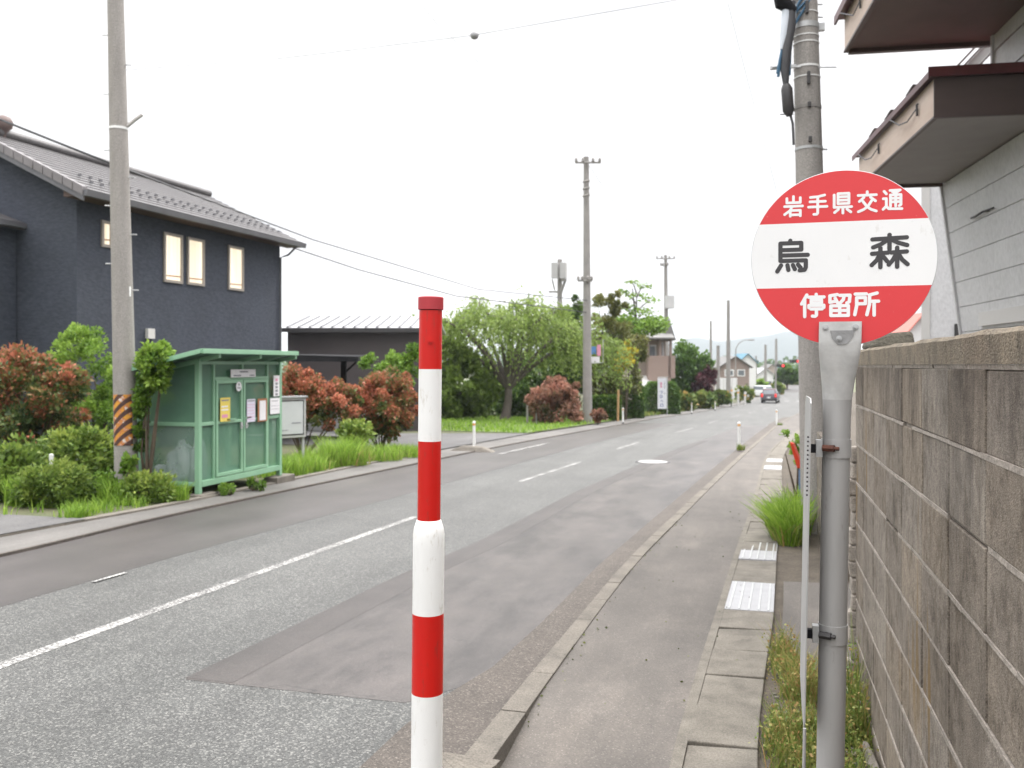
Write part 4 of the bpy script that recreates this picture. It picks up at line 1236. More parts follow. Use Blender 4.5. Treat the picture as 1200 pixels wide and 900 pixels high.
mb.hexa([(wallx(-.3) - e, -.005, hz(-.3)), (wallx(-.3) + .05, -.005, hz(-.3)), (wallx(-.3) + .05, .05, hz(-.3)), (wallx(-.3) - e, .05, hz(-.3)),
         (-e, -.005, hz(4.38)), (.05, -.005, hz(4.38)), (.05, .05, hz(4.38)), (-e, .05, hz(4.38))])
mb.b2((-e, -2.262, hz(4.9)), (.05, -2.20, hz(8.9))); mb.b2((-.05, -2.30, hz(4.86)), (.06, -2.17, hz(4.98)))
mb.build('corner_trim', pm('grey_trim', (.55, .55, .555), (.48, .48, .485), 4, .5), hr, local=True)
# lower eave
x0, x1, yn, yf = -1.24, 0, -4.02, -.02
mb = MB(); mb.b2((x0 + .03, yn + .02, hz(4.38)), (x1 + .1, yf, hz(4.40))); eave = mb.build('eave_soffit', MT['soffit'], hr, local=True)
mb = MB(); mb.b2((x0, yn + .01, hz(4.385)), (x0 + .028, yf, hz(4.815))); mb.build('fascia', MT['fascia'], eave, local=True)
mb = MB(); mb.b2((x0 - .004, yn - .012, hz(4.385)), (4, yn + .008, hz(4.82))); mb.build('end_panel', MT['eave_brown'], eave, local=True)
mb = MB(); mb.b2((x0 - .012, yn - .02, hz(4.362)), (4, yn + .03, hz(4.384))); mb.b2((x0 - .01, yn + .03, hz(4.362)), (x0 + .04, yf + .02, hz(4.384))); mb.b2((x0 + .04, yf - .02, hz(4.33)), (x1, yf + .04, hz(4.384))); mb.build('edge_trim', MT['eave_brown'], eave, local=True)
mb = MB()
mb.b2((x0 - .075, yn - .07, hz(4.855)), (4, yf + .12, hz(4.885))); mb.b2((x0 - .085, yn - .085, hz(4.80)), (x0 - .070, yf + .12, hz(4.875))); mb.b2((x0 - .085, yn - .088, hz(4.815)), (4, yn - .072, hz(4.93)))
mb.build('roof_sheet', MT['roof_red'], hr, local=True)
for y in (-3.2, -2.1, -1.15):
    mb = MB(); mb.hexa([(x0 - .09, y - .07, hz(4.886)), (x0 + .2, y - .07, hz(4.886)), (x0 + .2, y + .07, hz(4.886)), (x0 - .09, y + .07, hz(4.886)), (x0 - .03, y - .06, hz(4.99)), (x0 + .16, y - .06, hz(4.97)), (x0 + .16, y + .06, hz(4.97)), (x0 - .03, y + .06, hz(4.99))])
    mb.build('snow_guard', MT['eave_brown'], hr, local=True)
for y in (-3.42, -1.45):
    mb = MB(); mb.tube([(x0 - .012, y, hz(4.70)), (x0 - .03, y, hz(4.69)), (x0 - .02, y + .02, hz(4.56))], .014, 6); hk = mb.build('hook', MT['darkmetal'], eave, local=True)
    mb = MB(); mb.tube([(x0 - .02, y + .02, hz(4.66)), (x0 - .05, y + .35, hz(4.58)), (x0 - .06, y + .7, hz(4.63)), (x0 - .10, y + 1.0, hz(4.78))], .009, 6); mb.build('wire_loop', MT['cable_grey'], hk, local=True)
# upper eave
u0, un, uf, zu = -1.83, -9.5, -1.98, 5.88
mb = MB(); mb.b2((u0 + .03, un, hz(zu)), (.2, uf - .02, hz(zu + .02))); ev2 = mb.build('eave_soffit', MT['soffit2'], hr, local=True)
mb = MB(); mb.b2((u0, un, hz(zu + .004)), (u0 + .028, uf, hz(zu + .46))); mb.build('fascia', MT['fascia'], ev2, local=True)
mb = MB(); mb.b2((u0 - .01, un, hz(zu - .03)), (u0 + .05, uf + .02, hz(zu + .002))); mb.b2((u0 + .05, uf - .06, hz(zu - .06)), (.15, uf + .02, hz(zu + .002))); mb.build('edge_trim', MT['eave_brown'], ev2, local=True)
mb = MB(); mb.b2((u0 - .10, un, hz(zu + .47)), (4, uf + .12, hz(zu + .52))); mb.b2((u0 - .12, un, hz(zu + .40)), (u0 - .09, uf + .12, hz(zu + .51))); mb.build('roof_sheet', MT['roof_red'], hr, local=True)
mb = MB(); y = -3.1; mb.tube([(u0 - .012, y, hz(zu + .30)), (u0 - .03, y, hz(zu + .29)), (u0 - .02, y + .02, hz(zu + .15))], .014, 6); hk = mb.build('hook', MT['darkmetal'], ev2, local=True)
mb = MB(); mb.tube([(u0 - .02, y + .02, hz(zu + .25)), (u0 - .05, y + .3, hz(zu + .17)), (u0 - .13, y + .75, hz(zu + .38))], .009, 6); mb.build('wire_loop', MT['cable_grey'], hk, local=True)
# sloping stair rail on the lower roof, anchor hook on the wall
mb = MB()
for k, xx in ((0, -1.02), (1, -.93), (2, -.72)):
    mb.hexa([(xx, -1.3, hz(4.9)), (xx + .035, -1.3, hz(4.9)), (xx + .035, -1.24, hz(4.9)), (xx, -1.24, hz(4.9)), (xx + 1.3, -1.3, hz(6.3)), (xx + 1.335, -1.3, hz(6.3)), (xx + 1.335, -1.24, hz(6.3)), (xx + 1.3, -1.24, hz(6.3))])
mb.build('roof_rail', MT['soffit2'], hr, local=True)
mb = MB(); mb.hexa([(-.89, -1.28, hz(4.9)), (-.725, -1.28, hz(4.9)), (-.725, -1.26, hz(4.9)), (-.89, -1.26, hz(4.9)), (.41, -1.28, hz(6.3)), (.575, -1.28, hz(6.3)), (.575, -1.26, hz(6.3)), (.41, -1.26, hz(6.3))]); mb.build('rail_panel', MT['white'], hr, local=True)
mb = MB(); zk = H(252, 12.6); wx = wallx(zk); y = -1.7
mb.tube([(wx, y - .1, hz(zk)), (wx - .05, y, hz(zk)), (wx - .06, y + .3, hz(zk) - .02), (wx - .03, y + .55, hz(zk))], .016, 6); mb.tube([(wx - .02, y - .3, hz(zk)), (wx - .05, y, hz(zk))], .012, 6); mb.build('wall_hook', MT['darkmetal'], hr, local=True)
mb = MB(); zk = H(372, 12.5); mb.b2((wallx(zk) - .03, -6, hz(zk) - .10), (wallx(zk) + .05, -.9, hz(zk) + .10)); mb.build('sill_band', MT['plaster'], hr, local=True)

# grey neighbour building peeking behind, plus a little red roof
x0, y0 = P(1090, 19); x1, y1 = P(1150, 19)
nb = root('grey_building', (x0, y0, G(y0)), 'narrow grey textured building edge seen behind the round sign', 'building', rz=TH - .47)
mb = MB(); mb.b2((0, 0, -.1), (3.0, 6, 6.9)); mb.build('wall', MT['siding'], nb, local=True)
mb = MB(); mb.b2((-.17, -.03, -.1), (-.001, .3, 6.8)); mb.build('corner_trim', MT['plaster'], nb, local=True)
mb = MB(); mb.b2((.46, -.03, 2.55), (.62, .02, 3.0)); mb.build('window', MT['darkmetal'], nb, local=True)
def gable_house(name, px0, px1, pyb, pye, pyr, z, depth, wallm, roofm, label, windows=(), overhang=.4, zfloor=None):
    """gable end faces the camera; ridge runs away from it"""
    a, b = W(px0, pyb, z), W(px1, pyb, z)
    fl = G(a.y) - .1 if zfloor is None else zfloor
    r = root(name, (a.x, a.y, fl), label, 'house', rz=math.atan2(b.y - a.y, b.x - a.x))
    w = math.hypot(b.x - a.x, b.y - a.y); he = H(pye, z) - fl; hr_ = H(pyr, z) - fl
    mb = MB(); mb.prism([(0, 0, 0), (w, 0, 0), (w, 0, he), (w / 2, 0, hr_), (0, 0, he)], (0, depth, 0)); mb.build('wall', wallm, r, local=True)
    sl = (hr_ - he) / (w / 2); t = .14
    mb = MB()
    for s in (-1, 1):
        xo = w / 2 + s * (w / 2 + overhang); zo_ = he - overhang * sl
        mb.prism([(w / 2, -overhang, hr_ + .02), (xo, -overhang, zo_ + .02), (xo, -overhang, zo_ + .02 + t), (w / 2, -overhang, hr_ + .02 + t)], (0, depth + 2 * overhang, 0))
    mb.build('roof', roofm, r, local=True)
    for (qx0, qx1, qy0, qy1) in windows:
        p0, p1 = W(qx0, qy1, z), W(qx1, qy0, z)
        c, s_ = math.cos(-r.rotation_euler.z), math.sin(-r.rotation_euler.z)
        def loc(p): dx, dy = p.x - a.x, p.y - a.y; return dx * c - dy * s_
        mb = MB(); mb.b2((loc(p0), -.06, p0.z - fl), (loc(p1), .05, p1.z - fl)); wf = mb.build('window', MT['white_far'], r, local=True)
        g = .12 * (loc(p1) - loc(p0)); mb = MB(); mb.b2((loc(p0) + g, -.075, p0.z - fl + g), (loc(p1) - g, -.055, p1.z - fl - g)); mb.build('pane', MT['glass'], wf, local=True)
    return r
gable_house('red_roofed_house', 1064, 1096, 440, 388, 369, 62, 6, MT['white_far'], MT['redroof'], 'small house with salmon red roof peeking under the round sign')

# ------------------------------------------------------------------ navy house
aN = math.atan(330 / F)
nx, ny = P(90, 21.0)
nzg = G(ny)
nh = root('navy_house', (nx, ny, nzg), 'two-storey navy house with tiled gable roof and narrow windows, glow added to their cream blinds', 'house', rz=0)
uN = Vector((math.sin(aN - TH), math.cos(aN - TH), 0)); vN = Vector((-uN.y, uN.x, 0))   # vN points away from the street
def NL(t, b, z): return Vector((nx, ny, 0)) + uN * t + vN * b + Vector((0, 0, z))
LN = 8.7; BW = 6.1
zev = 5.72; slope = 1.76 / 3.64; zrd = zev + slope * 3.05
mb = MB()
base = [NL(0, 0, nzg - .1), NL(LN, 0, nzg - .1), NL(LN, BW, nzg - .1), NL(0, BW, nzg - .1)]
mb.prism([NL(0, 0, nzg - .1), NL(0, BW, nzg - .1), NL(0, BW, zev), NL(0, BW / 2, zrd), NL(0, 0, zev)], uN * LN)
mb.build('wall', MT['navy'], nh)
ov, og = .6, .45
def roofpt(t, b, up): return NL(t, b, zev + slope * min(b, BW - b) + up)
mb = MB()
for side in (0, 1):
    bs_ = [-ov, BW / 2] if side == 0 else [BW + ov, BW / 2]
    rows = 14
    for k in range(rows):
        b0 = bs_[0] + (bs_[1] - bs_[0]) * k / rows; b1 = bs_[0] + (bs_[1] - bs_[0]) * (k + 1) / rows
        p = [roofpt(-og, b0, .155), roofpt(LN + og, b0, .155), roofpt(LN + og, b1, .13), roofpt(-og, b1, .13)]
        q = [roofpt(-og, b0, .06), roofpt(LN + og, b0, .06), roofpt(LN + og, b1, .06), roofpt(-og, b1, .06)]
        mb.hexa(q + p, 0, random.random())
mb.tube([roofpt(-og, BW / 2, .2), roofpt(LN + og, BW / 2, .2)], .13, 10)
rf = mb.build('roof', MT['tile'], nh)
mb = MB(); k = 0
b = -ov
while b < BW / 2:        # verge tiles with shadow gaps
    p0, p1 = roofpt(-og - .03, b, .19), roofpt(-og - .03, b + .26, .19)
    mb.prism([p0, p1, p1 - Vector((0, 0, .20)), p0 - Vector((0, 0, .20))], uN * .16); b += .285
mb.build('verge_tile', pm('light_verge_tile', (.19, .175, .18), (.15, .14, .145), 3, .5), rf)
for t in np.arange(.4, LN, .34):
    for rrow in (0.25, .75):
        mb = MB(); q = roofpt(t + (.17 if rrow > .5 else 0), rrow - .3, .20); mb.box(q, (.06, .08, .045)); mb.build('snow_guard', MT['gutter'], rf)
mb = MB(); p = [roofpt(-og, -ov, 0), roofpt(-og, BW / 2, 0)]
mb.prism([roofpt(-og, -ov, .05), roofpt(-og, BW / 2, .05), roofpt(-og, BW / 2, -.14), roofpt(-og, -ov, -.14)], uN * .04)
mb.build('bargeboard', MT['gutter'], rf)
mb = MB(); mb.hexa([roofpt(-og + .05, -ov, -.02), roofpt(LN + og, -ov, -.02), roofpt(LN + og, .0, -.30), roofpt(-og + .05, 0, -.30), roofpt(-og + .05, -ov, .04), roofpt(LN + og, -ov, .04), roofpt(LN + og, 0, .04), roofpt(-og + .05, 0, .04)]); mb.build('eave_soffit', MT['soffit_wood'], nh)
mb = MB(); zq = zev - slope * ov
mb.prism([NL(-og, -ov - .13, zq + .11), NL(-og, -ov - .005, zq + .11), NL(-og, -ov - .005, zq - .03), NL(-og, -ov - .10, zq - .03)], uN * (LN + 2 * og)); mb.build('gutter', MT['gutter'], nh)
mb = MB(); mb.tube([NL(LN - .05, -ov - .06, zq - .03), NL(LN - .05, -.35, zq - .30), NL(LN - .05, -.06, zq - .38), NL(LN - .05, -.06, nzg)], .035, 8); mb.build('downpipe', MT['gutter'], nh)
def nwin(px0, px1, py0, py1, lowered=True):
    # project the picture rectangle on the wall plane
    def onwall(px):
        q = (px - 600) / F; cx, cz_ = -10.2, 21.0
        t = (q * cz_ - cx) / (math.sin(aN) - q * math.cos(aN)); return t, cz_ + t * math.cos(aN)
    t0, z0 = onwall(px0); t1, z1 = onwall(px1); zm = (z0 + z1) / 2
    h0, h1 = H(py1, zm), H(py0, zm)
    fw = .07
    mb = MB()
    for (ta, tb, ha, hb) in ((t0, t1, h0, h0 + fw), (t0, t1, h1 - fw, h1), (t0, t0 + fw, h0 + fw, h1 - fw), (t1 - fw, t1, h0 + fw, h1 - fw)):
        mb.prism([NL(ta, -.05, ha), NL(tb, -.05, ha), NL(tb, -.05, hb), NL(ta, -.05, hb)], vN * .06)
    w = mb.build('window', MT['winframe'], nh)
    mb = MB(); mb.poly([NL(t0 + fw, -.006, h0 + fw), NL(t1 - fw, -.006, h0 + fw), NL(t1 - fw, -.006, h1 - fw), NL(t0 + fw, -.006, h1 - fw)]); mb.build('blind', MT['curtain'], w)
    mb = MB(); hh = h0 + fw + .09; mb.prism([NL(t0 + fw, -.02, hh), NL(t1 - fw, -.02, hh + .02), NL(t1 - fw, -.02, hh + .05), NL(t0 + fw, -.02, hh + .03)], vN * .008); mb.build('blind_rail', MT['orange_wood'], w)
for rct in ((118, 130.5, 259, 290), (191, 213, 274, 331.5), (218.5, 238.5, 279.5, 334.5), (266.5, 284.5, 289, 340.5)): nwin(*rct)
def onw(px, py):
    q = (px - 600) / F; t = (q * 21.0 + 10.2) / (math.sin(aN) - q * math.cos(aN)); z = 21 + t * math.cos(aN); return t, H(py, z)
t_, h_ = onw(174, 391); mb = MB(); mb.prism([NL(t_ - .13, -.10, h_ - .13), NL(t_ + .13, -.10, h_ - .13), NL(t_ + .13, -.10, h_ + .13), NL(t_ - .13, -.10, h_ + .13)], vN * .09); mb.build('vent_hood', MT['plaster'], nh)
# low porch roof at the gable end
mb = MB()
mb.prism([NL(-1.7, 1.55, 4.95), NL(-1.7, 4.6, 4.95 + 1.1), NL(-1.7, 4.6, 4.8 + 1.1), NL(-1.7, 1.55, 4.77)], uN * 1.75); mb.build('porch_roof', MT['tile'], nh)
mb = MB(); mb.prism([NL(-1.55, 1.75, 4.78), NL(-1.55, 4.6, 4.78), NL(-1.55, 4.6, nzg), NL(-1.55, 1.75, nzg)], uN * 1.5); mb.build('porch_wall', MT['navy'], nh)
mb = MB(); mb.prism([NL(-1.75, 1.47, 4.93), NL(-1.75, 1.6, 4.93), NL(-1.75, 1.6, 4.81), NL(-1.75, 1.47, 4.81)], uN * 1.75); mb.build('gutter', MT['gutter'], nh)
# round turbine vent on the ridge
q = roofpt(.75, BW / 2 - .05, .40)
mb = MB(); mb.lathe([(.05, -.3, 0), (.10, -.12, 0), (.20, -.04, 0), (.23, .10, 0), (.17, .22, 0), (.06, .27, 0)], q, 14); mb.build('ridge_ornament', pm('dusty_brown_tile', (.16, .11, .10), (.12, .09, .085), 6, .6), nh)

# ------------------------------------------------------------------ dark garage, carport, parked car
gz0 = 34.0
g0, g1 = P(337, gz0), P(497, gz0)
gg = G(g0[1])
gr_ = root('dark_garage', (g0[0], g0[1], gg), 'long dark brown shed with pale ribbed metal roof', 'shed', rz=TH)
wd = (497 - 337) / F * gz0; he = H(386, gz0) - gg
mb = MB(); mb.b2((0, 0, -.1), (wd, 3.4, he)); mb.build('wall', MT['garage'], gr_, local=True)
z_r = H(371, gz0 + 3.3) - gg
mb = MB(); mb.hexa([(-.1, -.35, he - .05), (wd + .3, -.35, he - .05), (wd + .3, 3.4, z_r - .08), (-.1 + .2, 3.4, z_r - .08), (-.1, -.35, he + .05), (wd + .3, -.35, he + .05), (wd + .3, 3.4, z_r), (.1, 3.4, z_r)])
mb.hexa([(.1, 3.4, z_r - .1), (wd + .3, 3.4, z_r - .1), (wd + .3, 7, he), (-.1, 7, he), (.1, 3.4, z_r), (wd + .3, 3.4, z_r), (wd + .3, 7, he + .1), (-.1, 7, he + .1)]); rf = mb.build('roof', MT['metalroof'], gr_, local=True)
mb = MB(); x = .05
while x < wd + .2:
    mb.hexa([(x, -.36, he + .04), (x + .06, -.36, he + .04), (x + .06, 3.39, z_r), (x, 3.39, z_r), (x, -.36, he + .12), (x + .06, -.36, he + .12), (x + .06, 3.39, z_r + .07), (x, 3.39, z_r + .07)]); x += .42
mb.build('roof_rib', pm('roof_rib_metal', (.26, .26, .275), (.22, .22, .23), 2, .4, .2), rf, local=True)
mb = MB(); mb.b2((-.12, -.42, he - .12), (wd + .3, -.345, he + .03)); mb.build('gutter', MT['darkmetal'], gr_, local=True)
cz_ = 26.0
c0 = P(318, cz_); cg = G(c0[1])
cp = root('carport', (c0[0], c0[1], cg), 'black flat-roofed carport behind the red shrubs', 'carport', rz=TH)
zr_ = H(424, cz_) - cg; wc = (421 - 318) / F * cz_
mb = MB(); mb.hexa([(-1.5, -2.0, zr_ + .02), (wc, -.2, zr_ + .0), (wc, 3, zr_ + .1), (-1.5, 3, zr_ + .1), (-1.5, -2.0, zr_ + .24), (wc, -.2, zr_ + .15), (wc, 3, zr_ + .22), (-1.5, 3, zr_ + .30)]); mb.build('roof', MT['black'], cp, local=True)
xp = (400 - 318) / F * cz_
mb = MB(); mb.b2((xp - .075, .3, 0), (xp + .075, .45, zr_ + .02)); mb.build('post', MT['black'], cp, local=True)
mb = MB(); mb.tube([(xp, .38, zr_ - .35), (wc - .15, .38, zr_ + .0)], .03, 6); mb.build('brace', MT['black'], cp, local=True)
mb = MB(); mb.b2((-1.2, 2.6, 0), (-1.05, 2.75, zr_ + .1)); mb.build('post', MT['black'], cp, local=True)


def car(loc, rz, label, body, lower, name='parked_car', scale=1.0, lit=True):
    """small hatchback, local -Y is its rear, 1.68 m wide and 1.55 m tall"""
    r = root(name, loc, label, 'car', rz=rz)
    mb = MB(); w = .84
    prof = [(-1.85, .28), (-1.88, .55), (-1.82, .86), (1.2, .92), (1.85, .74), (1.9, .35), (1.82, .24), (-1.78, .24)]
    n = len(prof)
    for s, k in ((-1, 1.0), (1, 1.0)): pass
    b = len(mb.v)
    for x in (-w, -w * .93, w * .93, w):
        ins = 0 if abs(x) < w else .05
        for y, z in prof: mb.v.append((x, y * (1 - ins * .4), .24 + (z - .24) * (1 - ins) + ins * .25))
    for i in range(3):
        for k in range(n): mb.face([b + i * n + k, b + i * n + (k + 1) % n, b + (i + 1) * n + (k + 1) % n, b + (i + 1) * n + k], 0, False)
    mb.face([b + k for k in range(n)]); mb.face([b + 3 * n + k for k in range(n)])
    mb.build('body', MT[lower], r, bevel=.04, local=True)
    mb = MB()
    mb.hexa([(-w * .94, -1.80, .85), (w * .94, -1.80, .85), (w * .92, 1.05, .9), (-w * .92, 1.05, .9), (-w * .74, -1.48, 1.52), (w * .74, -1.48, 1.52), (w * .76, .15, 1.53), (-w * .76, .15, 1.53)])
    cab = mb.build('cabin', MT[body], r, bevel=.06, local=True)
    mb = MB(); mb.hexa([(-w * .76, -1.765, .98), (w * .76, -1.765, .98), (w * .76, -1.70, .98), (-w * .76, -1.70, .98), (-w * .66, -1.535, 1.42), (w * .66, -1.535, 1.42), (w * .66, -1.46, 1.42), (-w * .66, -1.46, 1.42)]); mb.build('rear_window', MT['glass'], cab, local=True)
    mb = MB(); mb.hexa([(-w * .78, .93, .97), (w * .78, .93, .97), (w * .78, .99, .97), (-w * .78, .99, .97), (-w * .68, .24, 1.46), (w * .68, .24, 1.46), (w * .68, .30, 1.46), (-w * .68, .30, 1.46)]); mb.build('windscreen', MT['glass'], cab, local=True)
    for s in (-1, 1):
        mb = MB(); mb.hexa([(s * w * .92, -1.35, .97), (s * w * .92, .7, .98), (s * w * .86, .7, .98), (s * w * .86, -1.35, .97), (s * w * .79, -1.3, 1.42), (s * w * .79, .2, 1.44), (s * w * .72, .2, 1.44), (s * w * .72, -1.3, 1.42)]); mb.build('side_window', MT['glass'], cab, local=True)
        mb = MB(); mb.b2((s * w * .72, -1.92, .66), (s * w * .97, -1.80, 1.02)); mb.build('tail_light', MT['lamp_red'] if lit else MT['carred'], r, bevel=.03, local=True)
        mb = MB(); mb.b2((s * w * .6, 1.82, .58), (s * w * .92, 1.92, .74)); mb.build('headlight', MT['white'], r, bevel=.03, local=True)
        mb = MB(); mb.b2((s * w * .98, .5, .95), (s * w * 1.2, .62, 1.1)); mb.build('mirror', MT[lower], r, bevel=.03, local=True)
        for y in (-1.2, 1.2):
            mb = MB(); mb.tube([(s * w * .78, y, .3), (s * w * 1.01, y, .3)], .3, 22); wl = mb.build('wheel', MT['rubber'], r, local=True)
            mb = MB(); mb.tube([(s * w * 1.0, y, .3), (s * w * 1.03, y, .3)], .19, 16); mb.build('rim', MT['galv'], wl, local=True)
    mb = MB(); mb.b2((-.17, -1.93, .56), (.17, -1.89, .70)); mb.build('number_plate', MT['white'], r, local=True)
    mb = MB(); mb.b2((-w * .95, -1.94, .27), (w * .95, -1.80, .5)); mb.build('bumper', MT['darkmetal'], r, bevel=.04, local=True)
    return r
cx, cy = P(903, 98); car((cx, cy, RD(cy) - .07), -math.atan(.11), 'grey and dark red hatchback with lit tail lamps driving away on the road', 'carred', 'carbody', 'driving_car')
cx, cy = P(378, 29); car((cx, cy, G(cy) - .03), TH + 1.35, 'pale car parked under the black carport', 'carwhite', 'carwhite', lit=False)
cx, cy = P(889, 118); car((cx, cy, G(cy) - .1), .9, 'white car parked beside the road ahead of the grey hatchback', 'carwhite', 'carwhite', lit=False)

# ------------------------------------------------------------------ green rubbish-collection shelter
X0 = -7.86; Y0, Y1 = 11.38, 13.66; D = .98
sg = G(11.4) - .03
sh = root('garbage_shelter', (X0, Y0, sg), 'pale green steel mesh rubbish collection shelter with double doors', 'shelter')
zt_ = lambda y: H(420, 13.06)           # top of posts
ZT = H(421, 13.06) - sg
ZB = .16
def sp(x, y, z): return Vector((X0 + x, Y0 + y, sg + z))
LY = Y1 - Y0
def bar(mb, a, b, w=.05, d=.05):
    a, b = Vector(a), Vector(b); lo = Vector((min(a.x, b.x), min(a.y, b.y), min(a.z, b.z))); hi = Vector((max(a.x, b.x), max(a.y, b.y), max(a.z, b.z)))
    ax = max(range(3), key=lambda i: hi[i] - lo[i])
    for i in range(3):
        if i != ax: lo[i] -= w / 2; hi[i] += w / 2
    mb.b2(lo, hi)
ST_ = .10                                # the street falls: the far end's legs stay level with a block under them
for x, y in ((0, 0), (0, LY), (-D, 0), (-D, LY)):
    mb = MB(); bar(mb, sp(x, y, .02 if x == 0 else 0), sp(x, y, ZT - (.20 if x < 0 else 0)), .075); mb.build('post', MT['green'], sh, bevel=.006)
mb = MB()
for z in (ZB, ZT - .05): bar(mb, sp(0, .04, z), sp(0, LY - .04, z), .085 if z < 1 else .05)
for y in (0, LY):
    for z in (ZB, ZT * .52): bar(mb, sp(-D + .04, y, z), sp(-.04, y, z), .055)
    mb.hexa([sp(-D + .04, y - .024, ZT - .26), sp(-.04, y - .024, ZT - .06), sp(-.04, y + .024, ZT - .06), sp(-D + .04, y + .024, ZT - .26), sp(-D + .04, y - .024, ZT - .20), sp(-.04, y - .024, ZT), sp(-.04, y + .024, ZT), sp(-D + .04, y + .024, ZT - .20)])
for z in (ZB, ZT * .52, ZT - .22): bar(mb, sp(-D, .04, z), sp(-D, LY - .04, z), .055)
d0, d1 = .40, LY - .42                   # door opening
zd = ZT - .32
for y in (d0 - .03, d1 + .03): bar(mb, sp(0, y, ZB + .04), sp(0, y, ZT - .07), .04)
bar(mb, sp(0, d0 - .01, zd + .03), sp(0, d1 + .01, zd + .03), .045)
bar(mb, sp(0, (d0 + d1) / 2, zd + .05), sp(0, (d0 + d1) / 2, ZT - .07), .05)
for ya, yb in ((.04, d0 - .05), (d1 + .05, LY - .04)): bar(mb, sp(0, ya, ZT * .52), sp(0, yb, ZT * .52), .05)
mb.build('frame', MT['green'], sh, bevel=.004)
def panel(name, corners, mat, parent=sh):
    mb = MB(); mb.poly(corners); return mb.build(name, mat, parent, fix=False)
for ya, yb in ((.04, d0 - .05), (d1 + .05, LY - .04)): panel('mesh_panel', [sp(-.01, ya, ZB + .03), sp(-.01, yb, ZB + .03), sp(-.01, yb, ZT - .07), sp(-.01, ya, ZT - .07)], MT['mesh'])
panel('mesh_panel', [sp(-.01, d0, zd + .05), sp(-.01, d1, zd + .05), sp(-.01, d1, ZT - .07), sp(-.01, d0, ZT - .07)], MT['mesh'])
for y in (.005, LY): 
    panel('side_panel', [sp(-D + .03, y, ZB + .02), sp(-.03, y, ZB + .02), sp(-.03, y, ZT * .52 - .02), sp(-D + .03, y, ZT * .52 - .02)], MT['clear'])
    panel('side_panel', [sp(-D + .03, y, ZT * .52 + .02), sp(-.03, y, ZT * .52 + .02), sp(-.03, y, ZT - .06), sp(-D + .03, y, ZT - .25)], MT['mesh'])
panel('back_panel', [sp(-D, .03, ZB + .02), sp(-D, LY - .03, ZB + .02), sp(-D, LY - .03, ZT - .22), sp(-D, .03, ZT - .22)], MT['mesh'])
panel('floor_panel', [sp(-D, .0, ZB - .02), sp(0, .0, ZB - .02), sp(0, LY, ZB - .02), sp(-D, LY, ZB - .02)], MT['gdark'])
dm = (d0 + d1) / 2
for ya, yb, s in ((d0, dm - .012, 1), (dm + .012, d1, -1)):
    mb = MB(); xx = .012
    for z in (ZB + .08, zd - .02): bar(mb, sp(xx, ya, z), sp(xx, yb, z), .05)
    bar(mb, sp(xx, ya + .02, ZT * .52), sp(xx, yb - .02, ZT * .52), .045)
    for y in (ya + .024, yb - .024): bar(mb, sp(xx, y, ZB + .105), sp(xx, y, zd - .045), .048)
    dr_ = mb.build('door', MT['green'], sh, bevel=.004)
    panel('mesh_panel', [sp(.004, ya + .04, ZB + .1), sp(.004, yb - .04, ZB + .1), sp(.004, yb - .04, zd - .04), sp(.004, ya + .04, zd - .04)], MT['mesh'], dr_)
    mb = MB(); yy = yb - .06 if s > 0 else ya + .06
    mb.b2(sp(.038, yy - .025, ZT * .52 - .13), sp(.055, yy + .025, ZT * .52 - .03)); mb.tube([sp(.05, yy, ZT * .52 - .09), sp(.075, yy, ZT * .52 - .09)], .013, 8); mb.build('latch', MT['galv'], dr_)
    mb = MB(); mb.b2(sp(.036, ya + (.26 if s > 0 else .02), ZT * .52 + .02), sp(.05, ya + (.5 if s > 0 else .2), ZT * .52 + .045)); mb.build('rail_strap', MT['green'], dr_)
# roof, high at the street side, carried by three stub beams
zr0 = H(411.5, 12.75) - sg
mb = MB()
mb.hexa([sp(.36, -.42, zr0), sp(.36, LY - .03, zr0), sp(-D - .05, LY - .03, zr0 - .30), sp(-D - .05, -.42, zr0 - .30), sp(.36, -.42, zr0 + .03), sp(.36, LY - .03, zr0 + .03), sp(-D - .05, LY - .03, zr0 - .27), sp(-D - .05, -.42, zr0 - .27)])
rf = mb.build('roof', MT['gdark'], sh)
mb = MB(); mb.b2(sp(.345, -.43, zr0 - .035), sp(.385, LY - .02, zr0 + .034))
mb.hexa([sp(.345, -.445, zr0 - .03), sp(.345, -.415, zr0 - .03), sp(-D - .06, -.415, zr0 - .34), sp(-D - .06, -.445, zr0 - .34), sp(.345, -.445, zr0 + .034), sp(.345, -.415, zr0 + .034), sp(-D - .06, -.415, zr0 - .266), sp(-D - .06, -.445, zr0 - .266)])
mb.build('roof_edge', MT['green'], rf, bevel=.004)
for y in (.03, LY / 2, LY - .03):
    mb = MB(); mb.hexa([sp(.34, y - .028, zr0 - .095), sp(.34, y + .028, zr0 - .095), sp(-D, y + .028, zr0 - .33), sp(-D, y - .028, zr0 - .33), sp(.34, y - .028, zr0 - .036), sp(.34, y + .028, zr0 - .036), sp(-D, y + .028, zr0 - .27), sp(-D, y - .028, zr0 - .27)]); mb.build('roof_beam', MT['green'], rf, bevel=.004)
